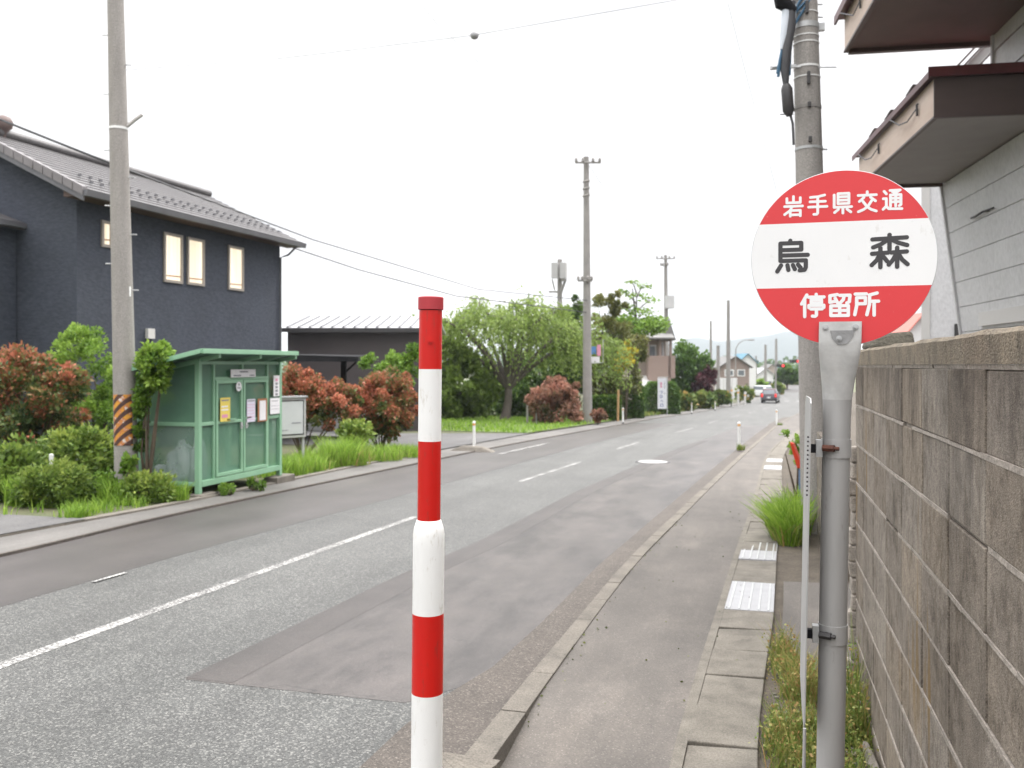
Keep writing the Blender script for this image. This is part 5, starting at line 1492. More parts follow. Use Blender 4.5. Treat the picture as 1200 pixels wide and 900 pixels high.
# notices (illegible at this distance in the photo: rules and smudges only)
def notice(y0, y1, z0, z1, mat, name='notice', x=.045, inks=(), parent=sh):
    mb = MB(); mb.b2(sp(x - .004, y0, z0), sp(x, y1, z1)); o = mb.build(name, mat, parent)
    for (ya, yb, za, zb_, m) in inks:
        mk = MB(); mk.b2(sp(x, y0 + (y1 - y0) * ya, z0 + (z1 - z0) * za), sp(x + .002, y0 + (y1 - y0) * yb, z0 + (z1 - z0) * zb_)); mk.build('printed_line', m, o)
    return o
zz_ = lambda py, z=13.6: H(py, z) - sg
notice(d0 + .36, d0 + 1.18 - .12, zz_(442.5), zz_(433), MT['paper'], 'name_plate', .05, [(.35, .68, .60, .78, MT['ink']), (.10, .40, .14, .30, MT['ink']), (.76, .95, .14, .30, MT['ink'])])
notice(d0 + .08, d0 + .34, zz_(495.5, 13.3), zz_(467, 13.3), MT['yellow'], 'notice', .05, [(.1, .85, .86, .92, MT['ink']), (.1, .75, .60, .66, MT['paper']), (.1, .8, .46, .52, MT['paper']), (.15, .75, .16, .30, MT['pink'])])
o = MB(); c = sp(.045, d0 + .58, zz_(454, 13.4))
o.tube([c, c + Vector((.006, 0, 0))], .075, 24); oo = o.build('round_emblem', MT['paper'], sh)
mk = MB(); c2 = c + Vector((.006, 0, 0)); mk.tube([c2 + Vector((0, 0, .03)), c2 + Vector((.002, 0, .03))], .018, 10); mk.tube([c2 + Vector((0, -.022, -.02)), c2 + Vector((.002, -.022, -.02))], .016, 10); mk.tube([c2 + Vector((0, .022, -.024)), c2 + Vector((.002, .022, -.024))], .016, 10); mk.build('emblem_mark', MT['ink'], oo)
notice(dm + .08, dm + .32, zz_(494, 14.4), zz_(467.5, 14.4), MT['lilac'], 'notice', .05, [(.1, .9, .9, .95, MT['ink'])] + [(.06, .94, .1 + k * .13, .115 + k * .13, MT['pink']) for k in range(6)])
nb_ = notice(dm + .39, dm + .68, zz_(494, 14.6), zz_(467, 14.6), MT['orange_wood'], 'notice_frame', .055)
mk = MB(); mk.b2(sp(.055, dm + .44, zz_(492.5, 14.6)), sp(.059, dm + .63, zz_(469.5, 14.6))); mk.build('notice_sheet', MT['paper'], nb_)
notice(d1 + .05, d1 + .36, zz_(485, 15), zz_(466.5, 15), MT['paper'], 'notice', .05, [(.15, .8, .8, .84, MT['ink']), (.1, .9, .5, .52, MT['ink']), (.1, .9, .3, .32, MT['ink'])])
notice(d1 + .16, d1 + .35, zz_(464.5, 15), zz_(440, 15), MT['paper'], 'notice', .05, [(.3, .7, .55 - k * .17, .66 - k * .17, MT['ink']) for k in range(4)] + [(.3, .7, .72, .85, MT['pink'])])
for y, lb in ((0, 'grey concrete block under the near post of the green shelter'), (LY, 'grey concrete block under the far post of the green shelter')):
    mb = MB(); c = sp(.02, y, 0); g = G(c.y) - .05
    mb.b2((c.x - .13, c.y - .3 if y else c.y - .12, g - .03), (c.x + .12, c.y + .3, sg + .02)); tag(mb.build('footing_block', MT['kerb'], bevel=.012), lb, 'concrete block', 'blocks under the shelter')
# rubbish inside: a crumpled white sack and a broken sheet
def sack(c, s, label, sq=(1, 1, 1)):
    bm = bmesh.new(); bmesh.ops.create_icosphere(bm, subdivisions=4, radius=1)
    for v in bm.verts:
        n_ = v.co.copy(); k = 1 + .12 * math.sin(5 * n_.x + 3 * n_.z + c[0] * 7) + .1 * math.sin(7 * n_.y - 4 * n_.z) + .05 * math.sin(17 * n_.x + 11 * n_.y)
        v.co = Vector((n_.x * k * sq[0] * s, n_.y * k * sq[1] * s, max(-.75, n_.z) * k * sq[2] * s))
    me = bpy.data.meshes.new('plastic_sack'); bm.to_mesh(me); bm.free(); me.materials.append(MT['bag'])
    for p in me.polygons: p.use_smooth = True
    o = bpy.data.objects.new('plastic_sack', me); COL.objects.link(o); o.location = c; return tag(o, label, 'sack', 'sacks inside the shelter')
sack(sp(-.42, .22, ZB + .20), .24, 'crumpled tall white sack inside the green shelter by the corner post', (.9, .7, 1.5))
sack(sp(-.72, .25, ZB + .12), .16, 'small low white sack inside the green shelter near its rear', (1.2, .8, .8))
sack(sp(-.12, .2, ZB + .32), .17, 'tall pale sack leaning on the front mesh of the shelter', (.55, .8, 2.2))

# grey notice board beside it
nbz = 17.6
c = W(339, 495, nbz); gN = G(c.y) - .05
nb2 = root('notice_board', (c.x, c.y, gN), 'grey framed glass notice board on legs between shelter and red shrubs', 'notice board', rz=1.02)
hw = .34; zb0, zb1 = H(513, nbz) - gN, H(466, nbz) - gN
mb = MB(); mb.b2((-hw, -.05, zb0), (hw, .06, zb1)); mb.build('case', pm('grey_painted_case', (.52, .515, .50), (.44, .435, .42), 5, .6), nb2, local=True, bevel=.008)
mb = MB(); mb.b2((-hw + .045, -.056, zb0 + .05), (hw - .045, -.0505, zb1 - .05)); mb.build('glass_rim', MT['darkmetal'], nb2, local=True)
mb = MB(); mb.b2((-hw + .07, -.06, zb0 + .075), (hw - .07, -.0565, zb1 - .075)); sh2 = mb.build('display_sheet', pm('sheet_behind_glass', (.56, .575, .57), (.50, .52, .52), 4, .25), nb2, local=True)
mb = MB(); mb.b2((.02, -.064, zb0 + .28), (.22, -.0605, zb0 + .30)); mb.b2((-.2, -.064, zb0 + .15), (-.05, -.0605, zb0 + .16)); mb.build('printed_line', MT['ink'], sh2, local=True)
mb = MB(); mb.b2((-hw - .02, -.09, zb1), (hw + .02, .07, zb1 + .03)); mb.build('top_cap', MT['galv'], nb2, local=True)
for s in (-1, 1):
    mb = MB(); mb.b2((s * hw * .93 - .02, .0, -.05), (s * hw * .93 + .02, .04, zb0)); mb.build('leg', MT['galv'], nb2, local=True)

# ------------------------------------------------------------------ shrubs on the left
def px_ell(px, py, z, rx, ry, rdepth=None, dz=0):
    p = W(px, py, z + dz); s = z / F
    return (p.x, p.y, p.z, rx * s, (rdepth if rdepth else rx * s), ry * s)
def gbase(px, z):
    X, Y = P(px, z); return (X, Y, G(Y) - .05)

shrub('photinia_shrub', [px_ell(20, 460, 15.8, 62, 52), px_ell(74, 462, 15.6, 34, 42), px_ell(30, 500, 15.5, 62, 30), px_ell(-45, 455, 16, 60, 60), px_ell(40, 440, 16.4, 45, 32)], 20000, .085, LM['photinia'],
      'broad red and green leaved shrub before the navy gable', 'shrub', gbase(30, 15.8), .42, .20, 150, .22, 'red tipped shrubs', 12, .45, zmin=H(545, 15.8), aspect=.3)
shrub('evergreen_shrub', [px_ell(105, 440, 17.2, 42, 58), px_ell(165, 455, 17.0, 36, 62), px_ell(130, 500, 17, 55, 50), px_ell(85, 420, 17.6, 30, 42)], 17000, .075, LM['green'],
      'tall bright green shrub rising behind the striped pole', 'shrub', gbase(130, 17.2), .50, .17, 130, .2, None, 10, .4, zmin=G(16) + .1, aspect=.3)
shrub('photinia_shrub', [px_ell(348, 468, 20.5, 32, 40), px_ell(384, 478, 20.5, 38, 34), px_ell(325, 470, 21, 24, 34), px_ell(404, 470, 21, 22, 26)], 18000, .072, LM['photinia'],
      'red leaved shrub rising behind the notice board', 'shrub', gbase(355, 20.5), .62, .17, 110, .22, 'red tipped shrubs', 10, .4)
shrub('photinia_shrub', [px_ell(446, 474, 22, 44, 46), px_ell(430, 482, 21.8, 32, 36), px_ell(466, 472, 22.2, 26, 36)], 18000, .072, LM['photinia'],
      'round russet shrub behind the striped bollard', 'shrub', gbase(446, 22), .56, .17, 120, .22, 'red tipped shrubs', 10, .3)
shrub('evergreen_shrub', [px_ell(450, 425, 25.5, 30, 10), px_ell(482, 422, 26, 18, 18), px_ell(455, 455, 25.5, 30, 30)], 6000, .10, LM['green'],
      'low green shrub showing above the round russet shrub', 'shrub', gbase(455, 25.5), .42, .14, 70, .25)
shrub('evergreen_shrub', [px_ell(181, 428, 12.75, 18, 30), px_ell(169, 458, 12.8, 8, 36), px_ell(190, 412, 12.8, 9, 12), px_ell(163, 505, 12.85, 6, 34)], 4600, .07, LM['green'],
      'leafy green shrub leaning over the rear roof corner of the shelter', 'shrub', gbase(172, 12.85), .42, .17, 90, .24, None, 6, .5, aspect=.3)
# weed bank
def weed_clump(px, py, z, rx, ry, n, size, label, mat='weed', tint=.45, aspect=.2, group='weed clumps on the verge', clumps=70):
    return shrub('weed_clump', [px_ell(px, py, z, rx, ry)], n, size, LM[mat], label, 'weeds', gbase(px, z), tint, .17, clumps, .3, group, 4, .35, aspect=aspect)
weed_clump(62, 572, 11.9, 40, 30, 6500, .065, 'round feathery green weed clump in front of the white marker post')
weed_clump(12, 562, 12.5, 34, 34, 4200, .10, 'dark leafy weed clump under the broad red shrub', 'weed', .35, .28)
weed_clump(95, 540, 14.0, 45, 38, 4600, .09, 'mixed weed clump between marker post and striped pole', 'weed', .42, .28)
weed_clump(40, 545, 14.6, 74, 22, 3600, .11, 'shaded leafy weeds filling the space below the broad red shrub', 'weed', .3, .25)
weed_clump(100, 590, 12.6, 26, 14, 1500, .07, 'small leafy weeds spilling on the pale edging before the striped pole', 'green', .5, .3)
weed_clump(-30, 560, 12.8, 45, 40, 3000, .10, 'dark weeds at the very edge of the verge', 'dark', .5, .3)
weed_clump(122, 578, 12.5, 30, 20, 2600, .07, 'low broad leaved weeds beside the round feathery clump', 'green', .4, .35)
weed_clump(172, 576, 12.35, 32, 20, 2600, .07, 'tangled weeds between striped pole and green shelter', 'weed', .5, .22)
weed_clump(155, 545, 15.9, 30, 36, 2600, .09, 'leafy weeds climbing behind the striped pole', 'dark', .6, .32)
weed_clump(418, 506, 20.0, 18, 12, 500, .14, 'broad leaf plant below the red shrubs', 'weed', .6, .3)
weed_clump(268, 573, 13.3, 9, 6, 300, .06, 'tiny weed under the shelter doors', 'green', .5, .3, clumps=12)
weed_clump(300, 567, 13.9, 10, 7, 300, .06, 'small weed sprouting beneath the shelter doors near its far post', 'green', .45, .3, clumps=12)
weed_clump(149, 545, 12.62, 7, 10, 120, .09, 'few ivy leaves on the foot of the striped pole', 'green', .5, .4, clumps=8)

def grass_tuft(cx, cy, rx, ry, n, h, w, label, mat='grass', tint=.5, lean=.6, name='grass_tuft', group=None, cat='grass', bias=None, rot=0):
    z = np.array([G(y) - .05 for y in [cy]])[0]
    r = root(name, (cx, cy, z), label, cat, group)
    xy = disc_xy(cx, cy, rx, ry, n, .6, rot)
    blades('blade', xy, np.array([G(q[1]) - .04 for q in xy]), h, w, tint + RNG.normal(0, .2, n), LM[mat], r, lean, bias)
    m = n // 5; xy = disc_xy(cx, cy, rx * 1.15, ry * 1.15, m, .6, rot)
    if m > 90: blades('dry_blade', xy, np.array([G(q[1]) - .04 for q in xy]), h * .75, w * .8, .55 + RNG.normal(0, .3, m), LM['dry'], r, lean * 1.5, None)
    return r
for px, z, rr, n, h, lb in [(350, 17.2, .55, 800, .32, 'short grass tuft just under the notice board'), (402, 18.6, .5, 1000, .55, 'tall arching grass tuft below the red shrubs'), (375, 18.2, .45, 600, .38, 'grass tuft between notice board and tall arching tuft'), (440, 20, .6, 900, .34, 'low grass tuft before the round russet shrub'), (475, 21, .5, 600, .28, 'low grass tuft beside the striped bollard silhouette'), (330, 16.4, .4, 500, .36, 'grass tuft against the shelter end')]:
    x, y = P(px, z); grass_tuft(x, y, rr, rr, n, h, .014, lb, 'grass', .55, .8, group='grass tufts below the red shrubs')
for px, z, rr, n, h, lb in [(95, 12.4, .28, 420, .34, 'upright grass sprouting beside the round feathery weed clump'), (30, 11.9, .3, 420, .38, 'grassy stems before the dark leafy weeds at the verge edge'), (205, 12.5, .2, 260, .26, 'grass at the near base of the green shelter'), (128, 12.2, .22, 300, .3, 'grass tuft at the foot of the striped pole')]:
    x, y = P(px, z); grass_tuft(x, y, rr, rr * .7, n, h, .013, lb, 'grass', .5, .8, group='grass tufts before the weed clumps')
# loose grass along the verge
ys = np.repeat(RNG.uniform(8.8, 21.5, 420), 14) + RNG.normal(0, .05, 5880); xs = np.array([lf(v) - .17 for v in ys]) - np.abs(np.repeat(RNG.normal(0, .6, 420), 14) + RNG.normal(0, .05, 5880))
keep = ~((xs > X0 - D - .1) & (xs < X0 + .25) & (ys > Y0 - .15) & (ys < Y1 + .1))
xs, ys = xs[keep], ys[keep]
o = blades('verge_grass', np.column_stack([xs, ys]), np.array([G(v) - .05 for v in ys]), .17, .012, .45 + RNG.normal(0, .2, len(xs)), LM['grass'], None, .7)
tag(o, 'loose green grass along the verge by the shelter', 'grass', kind='stuff')
# marker post in the weeds
x, y = P(60, 13.15); r = root('marker_post', (x, y, G(y) - .05), 'small white marker post with orange base among weeds', 'marker post')
mb = MB(); mb.b2((x - .025, y - .02, H(548, 13.15)), (x + .03, y + .02, H(532, 13.15))); mb.build('plate', MT['white'], r, bevel=.008)
mb = MB(); mb.b2((x - .02, y - .015, G(y) - .05), (x + .025, y + .015, H(548, 13.15))); mb.build('post', MT['lamp_orange'], r)

# ------------------------------------------------------------------ lawn by the willow
def quad_sample(pts, n):
    a, b, c, d = [np.array(p, float) for p in pts]; u, v = RNG.uniform(0, 1, (2, n, 1))
    return a * (1 - u) * (1 - v) + b * u * (1 - v) + c * u * v + d * (1 - u) * v
lw = [(lf(31.8) - .2, 31.8), (lf(47) - .2, 47), (-24, 52), (-22, 33)]
mb = MB(); mb.poly([(x, y, G(y) - .028) for x, y in lw]); lawnm = pm('short_lawn', (.075, .12, .022), (.11, .15, .035), 1.2, .95, bs=20, bst=.6, fine=10)
struct(mb.build('lawn', lawnm, fix=False), 'short lawn under the weeping tree', 'lawn')
xy = quad_sample(lw, 9000); o = blades('lawn_grass', xy, np.array([G(v) - .04 for v in xy[:, 1]]), .16, .035, .5 + RNG.normal(0, .2, 9000), LM['grass'], None, .6)
tag(o, 'short bright grass on the lawn under the weeping tree', 'grass', kind='stuff')
xy = quad_sample([(lf(48) - .2, 48), (lf(75) - .2, 75), (lf(75) - 4, 76), (lf(48) - 4, 50)], 4000); o = blades('roadside_grass', xy, np.array([G(v) - .04 for v in xy[:, 1]]), .2, .05, .4 + RNG.normal(0, .2, 4000), LM['dry'], None, .6)
tag(o, 'dry mixed grass along the far roadside before the hedges', 'grass', kind='stuff')

# weeping tree
def limb_pts(a, b, arch, n=7):
    return [a.lerp(b, k / n) + Vector((0, 0, arch * math.sin(PI * k / n))) for k in range(n + 1)]
def weeping_tree(px, z, label):
    X, Y = P(px, z); g = G(Y) - .05; s = z / F
    r = root('weeping_tree', (X, Y, g), label, 'tree')
    mb = MB()
    base = Vector((X, Y, g)); fork = W(596, 456, z)
    mb.tube([base, base.lerp(fork, .15), base.lerp(fork, .6) + Vector((.05, 0, 0)), fork], [.36, .26, .22, .2], 12)
    tops = []
    specs = [(-80, 374, -1.2), (-48, 362, .9), (-18, 370, -1.8), (10, 364, 1.6), (38, 372, -1.4), (62, 360, 1.2), (88, 384, -.4), (-95, 398, .6), (-60, 385, 2.4), (50, 388, 2.4), (0, 380, -2.6), (104, 402, .2), (30, 352, .4)]
    for dx, py, dd in specs:
        tip = W(596 + dx, py, z + dd)
        pts = limb_pts(fork, tip, .7)
        mb.tube(pts, [.13 - .012 * k for k in range(8)], 7)
        tops.append((pts, tip))
        for q in range(3):                      # secondary limbs
            st = pts[3 + q]; e = tip + Vector((random.uniform(-1.2, 1.2), random.uniform(-1.2, 1.2), random.uniform(-.6, .5)))
            pp = limb_pts(st, e, .45, 5); mb.tube(pp, [.05, .045, .04, .03, .022, .012], 5); tops.append((pp, e))
    mb.build('trunk', MT['bark'], r)
    P_, D_, T_ = [], [], []
    strands = MB()
    for pts, tip in tops:
        for _ in range(31):
            k = random.uniform(.35, 1); i = int(k * (len(pts) - 1)); i = min(i, len(pts) - 2)
            st = pts[i].lerp(pts[i + 1], random.random()) + Vector((random.gauss(0, .35), random.gauss(0, .35), random.gauss(.05, .18)))
            out = Vector((st.x - X, st.y - Y, 0)); ol = out.length; out = out / max(ol, .1)
            L = random.uniform(.5, 1.6) + .34 * max(0, ol - 1.2)
            if random.random() < .12: L *= 1.4
            tone = random.gauss(.5, .2)
            m = int(L / .11)
            for j in range(m):
                f = j / m
                p = st + out * (.5 * math.sin(f * 1.5)) * L * .45 + Vector((0, 0, .12 * math.sin(f * 3) - L * f * f * .75 - L * f * .2))
                P_.append(p[:]); D_.append((out.x * .5 + random.gauss(0, .5), out.y * .5 + random.gauss(0, .5), -.75)); T_.append(tone + random.gauss(0, .12))
    P_ = np.array(P_) + RNG.normal(0, .06, (len(P_), 3))
    keep = P_[:, 2] > H(470, z); P_, D_, T_ = P_[keep], np.array(D_)[keep], np.array(T_)[keep]
    leaves('crown', P_, D_, np.full(len(P_), .17), T_, LM['willow'], r, .28)
weeping_tree(592, 47.5, 'wide weeping green tree with forked trunk on the lawn')

def tree(name, px, z, ells, n, size, mat, label, pyfork, clumps=60, csize=.28, tint=.48, top=.35, group=None, trunk_r=.16, limbs=7, aspect=.42):
    X, Y = P(px, z); g = G(Y) - .08
    r = root(name, (X, Y, g), label, 'tree', group)
    E_ = [px_ell(*e[:2], z, *e[2:4], dz=e[4] if len(e) > 4 else 0) for e in ells]
    p, d, ct, rel = crown_points(E_, n, clumps, csize, g + .1)
    zz2 = (p[:, 2] - p[:, 2].min()) / max(1e-6, np.ptp(p[:, 2]))
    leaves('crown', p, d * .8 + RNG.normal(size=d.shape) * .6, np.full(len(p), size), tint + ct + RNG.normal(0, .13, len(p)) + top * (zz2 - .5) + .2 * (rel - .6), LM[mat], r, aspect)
    mb = MB(); f = W(px, pyfork, z); mb.tube([Vector((X, Y, g)), Vector((X, Y, g)).lerp(f, .5) + Vector((.06, 0, 0)), f], [trunk_r, trunk_r * .8, trunk_r * .65], 9)
    for i in range(limbs):
        e = E_[i % len(E_)]; t = Vector((e[0] + random.uniform(-.6, .6) * e[3], e[1] + random.uniform(-.6, .6) * e[4], e[2] + random.uniform(-.3, .7) * e[5]))
        mb.tube([f, f.lerp(t, .5) + Vector((0, 0, .1 * (t - f).length)), t], [trunk_r * .5, trunk_r * .3, trunk_r * .08], 6)
    mb.build('trunk', MT['bark'], r)
    return r
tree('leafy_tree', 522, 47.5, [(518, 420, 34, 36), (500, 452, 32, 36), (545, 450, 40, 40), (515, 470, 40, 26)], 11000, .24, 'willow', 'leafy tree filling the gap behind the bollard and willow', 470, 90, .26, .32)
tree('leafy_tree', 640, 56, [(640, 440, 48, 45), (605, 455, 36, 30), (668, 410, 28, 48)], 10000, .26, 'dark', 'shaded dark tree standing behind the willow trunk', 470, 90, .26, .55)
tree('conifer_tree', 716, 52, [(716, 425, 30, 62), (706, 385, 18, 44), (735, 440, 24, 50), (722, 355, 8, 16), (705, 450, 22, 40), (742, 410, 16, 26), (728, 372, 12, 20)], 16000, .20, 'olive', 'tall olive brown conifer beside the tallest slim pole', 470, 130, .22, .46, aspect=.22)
tree('conifer_tree', 676, 55, [(674, 395, 14, 50), (680, 430, 18, 50), (677, 352, 6, 14)], 6000, .22, 'dark', 'narrow dark conifer peeking over the weeping tree', 470, 70, .24, .5, aspect=.22)
shrub('russet_shrub', [px_ell(645, 473, 42.5, 30, 26), px_ell(672, 470, 42, 16, 28), px_ell(655, 462, 43, 22, 18)], 8000, .15, LM['redshrub'], 'russet shrub between weeping tree trunk and tallest slim pole', 'shrub', gbase(655, 42.5), .55, .16, 80, .26, 'red tipped shrubs', 8, .2)
shrub('russet_shrub', [px_ell(701, 487, 42.2, 9, 9)], 1200, .11, LM['redshrub'], 'tiny russet bush at the foot of the tallest slim pole', 'shrub', gbase(701, 42.2), .6, .15, 20, .3, 'red tipped shrubs', 4, .2)
# flat-tiered airy tree
def tiered_tree(px, z, label):
    X, Y = P(px, z); g = G(Y) - .08
    r = root('tiered_tree', (X, Y, g), label, 'tree')
    top_ = W(741, 338, z); base = Vector((X, Y, g)); mb = MB()
    pts = [base, W(744, 440, z), W(748, 400, z), W(745, 370, z), top_]
    mb.tube(pts, [.2, .16, .11, .07, .03], 8)
    PP, TT = [], []
    tiers = [(748, 384, 34, 11, 1500), (730, 376, 20, 9, 600), (768, 378, 20, 8, 500), (728, 398, 24, 12, 800), (722, 386, 14, 8, 260), (770, 386, 12, 4, 110), (752, 366, 20, 5, 150), (735, 360, 12, 5, 90), (762, 352, 13, 4, 60), (746, 346, 15, 4, 75), (730, 342, 9, 3, 45), (754, 335, 11, 3, 45), (740, 330, 10, 2, 35), (726, 416, 20, 14, 800)]
    for cx_, cy_, rx, ry, n in tiers:
        e = px_ell(cx_, cy_, z, rx, ry)
        dd = unit(RNG.normal(size=(n, 3))); rr = RNG.uniform(0, 1, (n, 1)) ** .4
        PP.append(np.array(e[:3]) + dd * rr * np.array(e[3:])); TT.append(np.full(n, .62) + RNG.normal(0, .17, n))
        c = Vector(e[:3]); st = W(746, min(430, cy_ + 14), z); mb.tube([st, st.lerp(c, .5) + Vector((0, 0, .1)), c], [.05, .035, .012], 5)
        for k in range(4):
            q = c + Vector((random.uniform(-.8, .8) * e[3], random.uniform(-.5, .5) * e[4], 0)); mb.tube([c, q], [.015, .006], 4)
    PP = np.concatenate(PP); TT = np.concatenate(TT)
    dr = RNG.normal(size=PP.shape) * np.array([1, 1, .4])
    leaves('crown', PP, dr, np.full(len(PP), .19), TT, LM['green'], r, .4); mb.build('trunk', MT['bark'], r)
tiered_tree(746, 57, 'airy flat-tiered tree above the hedges with thin top')
shrub('flowering_shrub', [px_ell(733, 418, 49.5, 9, 13), px_ell(739, 408, 49.6, 7, 9), px_ell(728, 428, 49.5, 8, 12)], 1100, .14, LM['yellow'], 'yellow flowering shrub against the olive conifer', 'shrub', gbase(733, 49.5), .55, .2, 26, .35, None, 4)
def box_hedge(px0, px1, py0, z, depth, n, label, dome=0, size=.14, pyb=None):
    a, b = W(px0, 460, z), W(px1, 460, z); mid = (a + b) / 2; g = G(mid.y) - .06; h = H(py0, z) - g
    r = root('trimmed_hedge', (mid.x, mid.y, g), label, 'hedge', 'trimmed hedges by the road')
    w = (b - a).length; ux = (b - a).normalized(); uy = Vector((-ux.y, ux.x, 0))
    u, v, q = RNG.uniform(-1, 1, (3, n)); k = RNG.integers(0, 4, n)
    v = np.where(k == 0, np.sign(v) * RNG.uniform(.88, 1, n), v); u = np.where(k == 1, np.sign(u) * RNG.uniform(.93, 1, n), u); q = np.where(k == 2, RNG.uniform(.9, 1, n), q)
    if dome: sc = np.sqrt(np.clip(1 - dome * np.clip(q, 0, 1) ** 3, .1, 1)); u, v = u * sc, v * sc
    P_ = np.array([mid.x, mid.y, g]) + np.outer(u * w / 2, np.array(ux)) + np.outer(v * depth / 2, np.array(uy)) + np.outer((q * .5 + .5) * h, [0, 0, 1])
    o = np.outer(u, np.array(ux)) + np.outer(v, np.array(uy)) + np.outer(q, [0, 0, 1])
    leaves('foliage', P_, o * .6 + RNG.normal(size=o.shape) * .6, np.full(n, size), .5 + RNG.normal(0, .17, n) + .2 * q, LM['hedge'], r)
    mb = MB(); mb.tube([Vector((mid.x, mid.y, g)), Vector((mid.x, mid.y, g + h * .6))], .08, 6); mb.build('stem', MT['stem'], r)
shrub('shade_shrub', [px_ell(575, 462, 53, 34, 28), px_ell(545, 470, 53, 30, 22), px_ell(612, 470, 53.5, 26, 22)], 7000, .2, LM['dark'], 'dark undergrowth shrub behind the weeping tree trunk', 'shrub', gbase(575, 53), .5, .17, 70, .3, None, 5)
box_hedge(694, 725, 465, 49, 1.6, 3600, 'low square trimmed hedge beside the tallest slim pole')
box_hedge(732, 752, 450, 53, 1.6, 3600, 'tall narrow trimmed hedge with rounded top before the house door', .6)
box_hedge(757, 793, 449, 63, 2.2, 5200, 'big rounded trimmed hedge behind the white banner', .5, .17)
x, y = P(724, 47); mb = MB(); mb.tube([(x, y, G(y) - .1), (x + .03, y, H(457, 47))], .06, 8); tag(mb.build('wooden_stake', MT['wood_stake']), 'orange brown wooden stake at the end of the low hedge', 'stake')
for px, py0, lb in ((618, 475, 'grey stake on the lawn behind the weeping trunk'), (628.5, 484, 'short pale stake before the russet shrub')):
    x, y = P(px, 42); mb = MB(); mb.tube([(x, y, G(y) - .1), (x, y, H(py0, 42))], .05, 8); tag(mb.build('wooden_stake', MT['conc2']), lb, 'stake')
# colourful flag on pole 3
x, y = P(698, 45.3)
r = root('shop_flag', (x, y, H(424, 45.3)), 'small blue pink and white flag hanging by the tallest slim pole', 'flag')
mb = MB(); mb.b2((x - .22, y, H(415, 45.3)), (x + .02, y + .03, H(406, 45.3))); mb.build('cloth', pm('flag_blue', (.08, .20, .42), (.1, .24, .48), 2, .7), r)
mb = MB(); mb.b2((x + .07, y, H(417, 45.3)), (x + .26, y + .03, H(404, 45.3))); mb.build('cloth', MT['pink'], r)
mb = MB(); mb.b2((x - .28, y, H(425, 45.3)), (x + .2, y + .03, H(418, 45.3))); mb.build('cloth', MT['paper'], r)
mb = MB(); mb.tube([(x + .38, y, H(398, 45.3)), (x + .38, y, H(425, 45.3)), (x - .3, y + .2, H(426, 45.3))], .02, 6); mb.build('rod', MT['galv'], r)

# banner
bz = 58
bb = root('banner', (W(776, 475, bz).x, W(776, 475, bz).y, G(W(776, 475, bz).y)), 'tall white banner with blue characters in front of rounded hedge', 'banner', rz=TH)
g = bb.location.z
mb = MB(); h0, h1 = H(479, bz) - g, H(443, bz) - g; wB = 10.5 / F * bz / 2
mb.b2((-wB, 0, h0), (wB, .03, h1)); cloth = mb.build('cloth', MT['bannercloth'], bb, local=True)
mb = MB(); mb.tube([(wB + .04, .02, 0), (wB + .04, .02, h1 + .1)], .03, 8); mb.tube([(-wB, .02, h1 + .05), (wB + .04, .02, h1 + .05)], .02, 8); mb.build('rod', MT['galv'], bb, local=True)
hh = h1 - h0
put_text('blue_lettering', [('つ', -.06, h0 + hh * .54, .20, .16, .03), ('ひ', -.06, h0 + hh * .40, .20, .2, .03), ('へ', -.02, h0 + hh * .25, .2, .14, .03), ('口', -.02, h0 + hh * .11, .2, .2, .03)], MT['blue_ink'], cloth, None, -.003)
mb = MB(); mb.b2((-.13, -.004, h0 + hh * .77), (-.01, -.001, h0 + hh * .86)); mb.b2((-.13, -.004, h0 + hh * .69), (-.01, -.001, h0 + hh * .755)); mb.build('pink_mark', MT['pink'], cloth, local=True)
mb = MB()
for k in range(5): mb.b2((.13, -.004, h0 + hh * (.66 + k * .05)), (.18, -.001, h0 + hh * (.69 + k * .05)))
mb.b2((.13, -.004, h0 + hh * .48), (.18, -.001, h0 + hh * .52)); mb.build('small_lettering', MT['ink'], cloth, local=True)

# balcony house
hz0 = 70
a = W(740, 470, hz0); bhg = G(a.y) - .1
bh = root('balcony_house', (a.x, a.y, bhg), 'beige house with pink brown balcony and grey roof behind hedges', 'house', rz=TH)
S_ = hz0 / F
def hx_(px): return (px - 740) * S_
def hz_(py): return H(py, hz0) - bhg
mb = MB(); mb.b2((0, 0, 0), (hx_(780), 7, hz_(398))); mb.build('wall', MT['beige_wall'], bh, local=True)
mb = MB(); mb.b2((hx_(757), -1.2, hz_(448)), (hx_(783), -.001, hz_(417))); mb.b2((hx_(780) + .001, -1.2, hz_(443)), (hx_(788), 3, hz_(417))); mb.build('balcony', MT['balcony'], bh, local=True)
for px in (757, 771, 783):
    mb = MB(); mb.b2((hx_(px) - .1, -1.15, hz_(417)), (hx_(px) + .1, -.95, hz_(398))); mb.build('balcony_post', MT['brown_wall'], bh, local=True)
for p0, p1, y0, y1 in ((746, 752, 401, 424), (759, 769, 404, 421), (773, 778, 401, 418)):
    mb = MB(); mb.b2((hx_(p0), -.05, hz_(y1)), (hx_(p1), .02, hz_(y0))); w_ = mb.build('window', MT['white_far'], bh, local=True)
    mb = MB(); g_ = .12; mb.b2((hx_(p0) + g_, -.07, hz_(y1) + g_), (hx_(p1) - g_, -.051, hz_(y0) - g_)); mb.build('pane', MT['glass'], w_, local=True)
mb = MB(); e0, e1 = hx_(733), hx_(786); ze, zr2 = hz_(398), hz_(381)
mb.hexa([(e0, -1.7, ze), (e1, -1.7, ze), (e1, 8, ze), (e0, 8, ze), (e0, -1.7, ze + .12), (e1, -1.7, ze + .12), (e1, 8, ze + .12), (e0, 8, ze + .12)])
mb.prism([(e0, -1.7, ze + .12), (e0, 8, ze + .12), (e0, 3, zr2 + .3)], (e1 - e0, 0, 0))
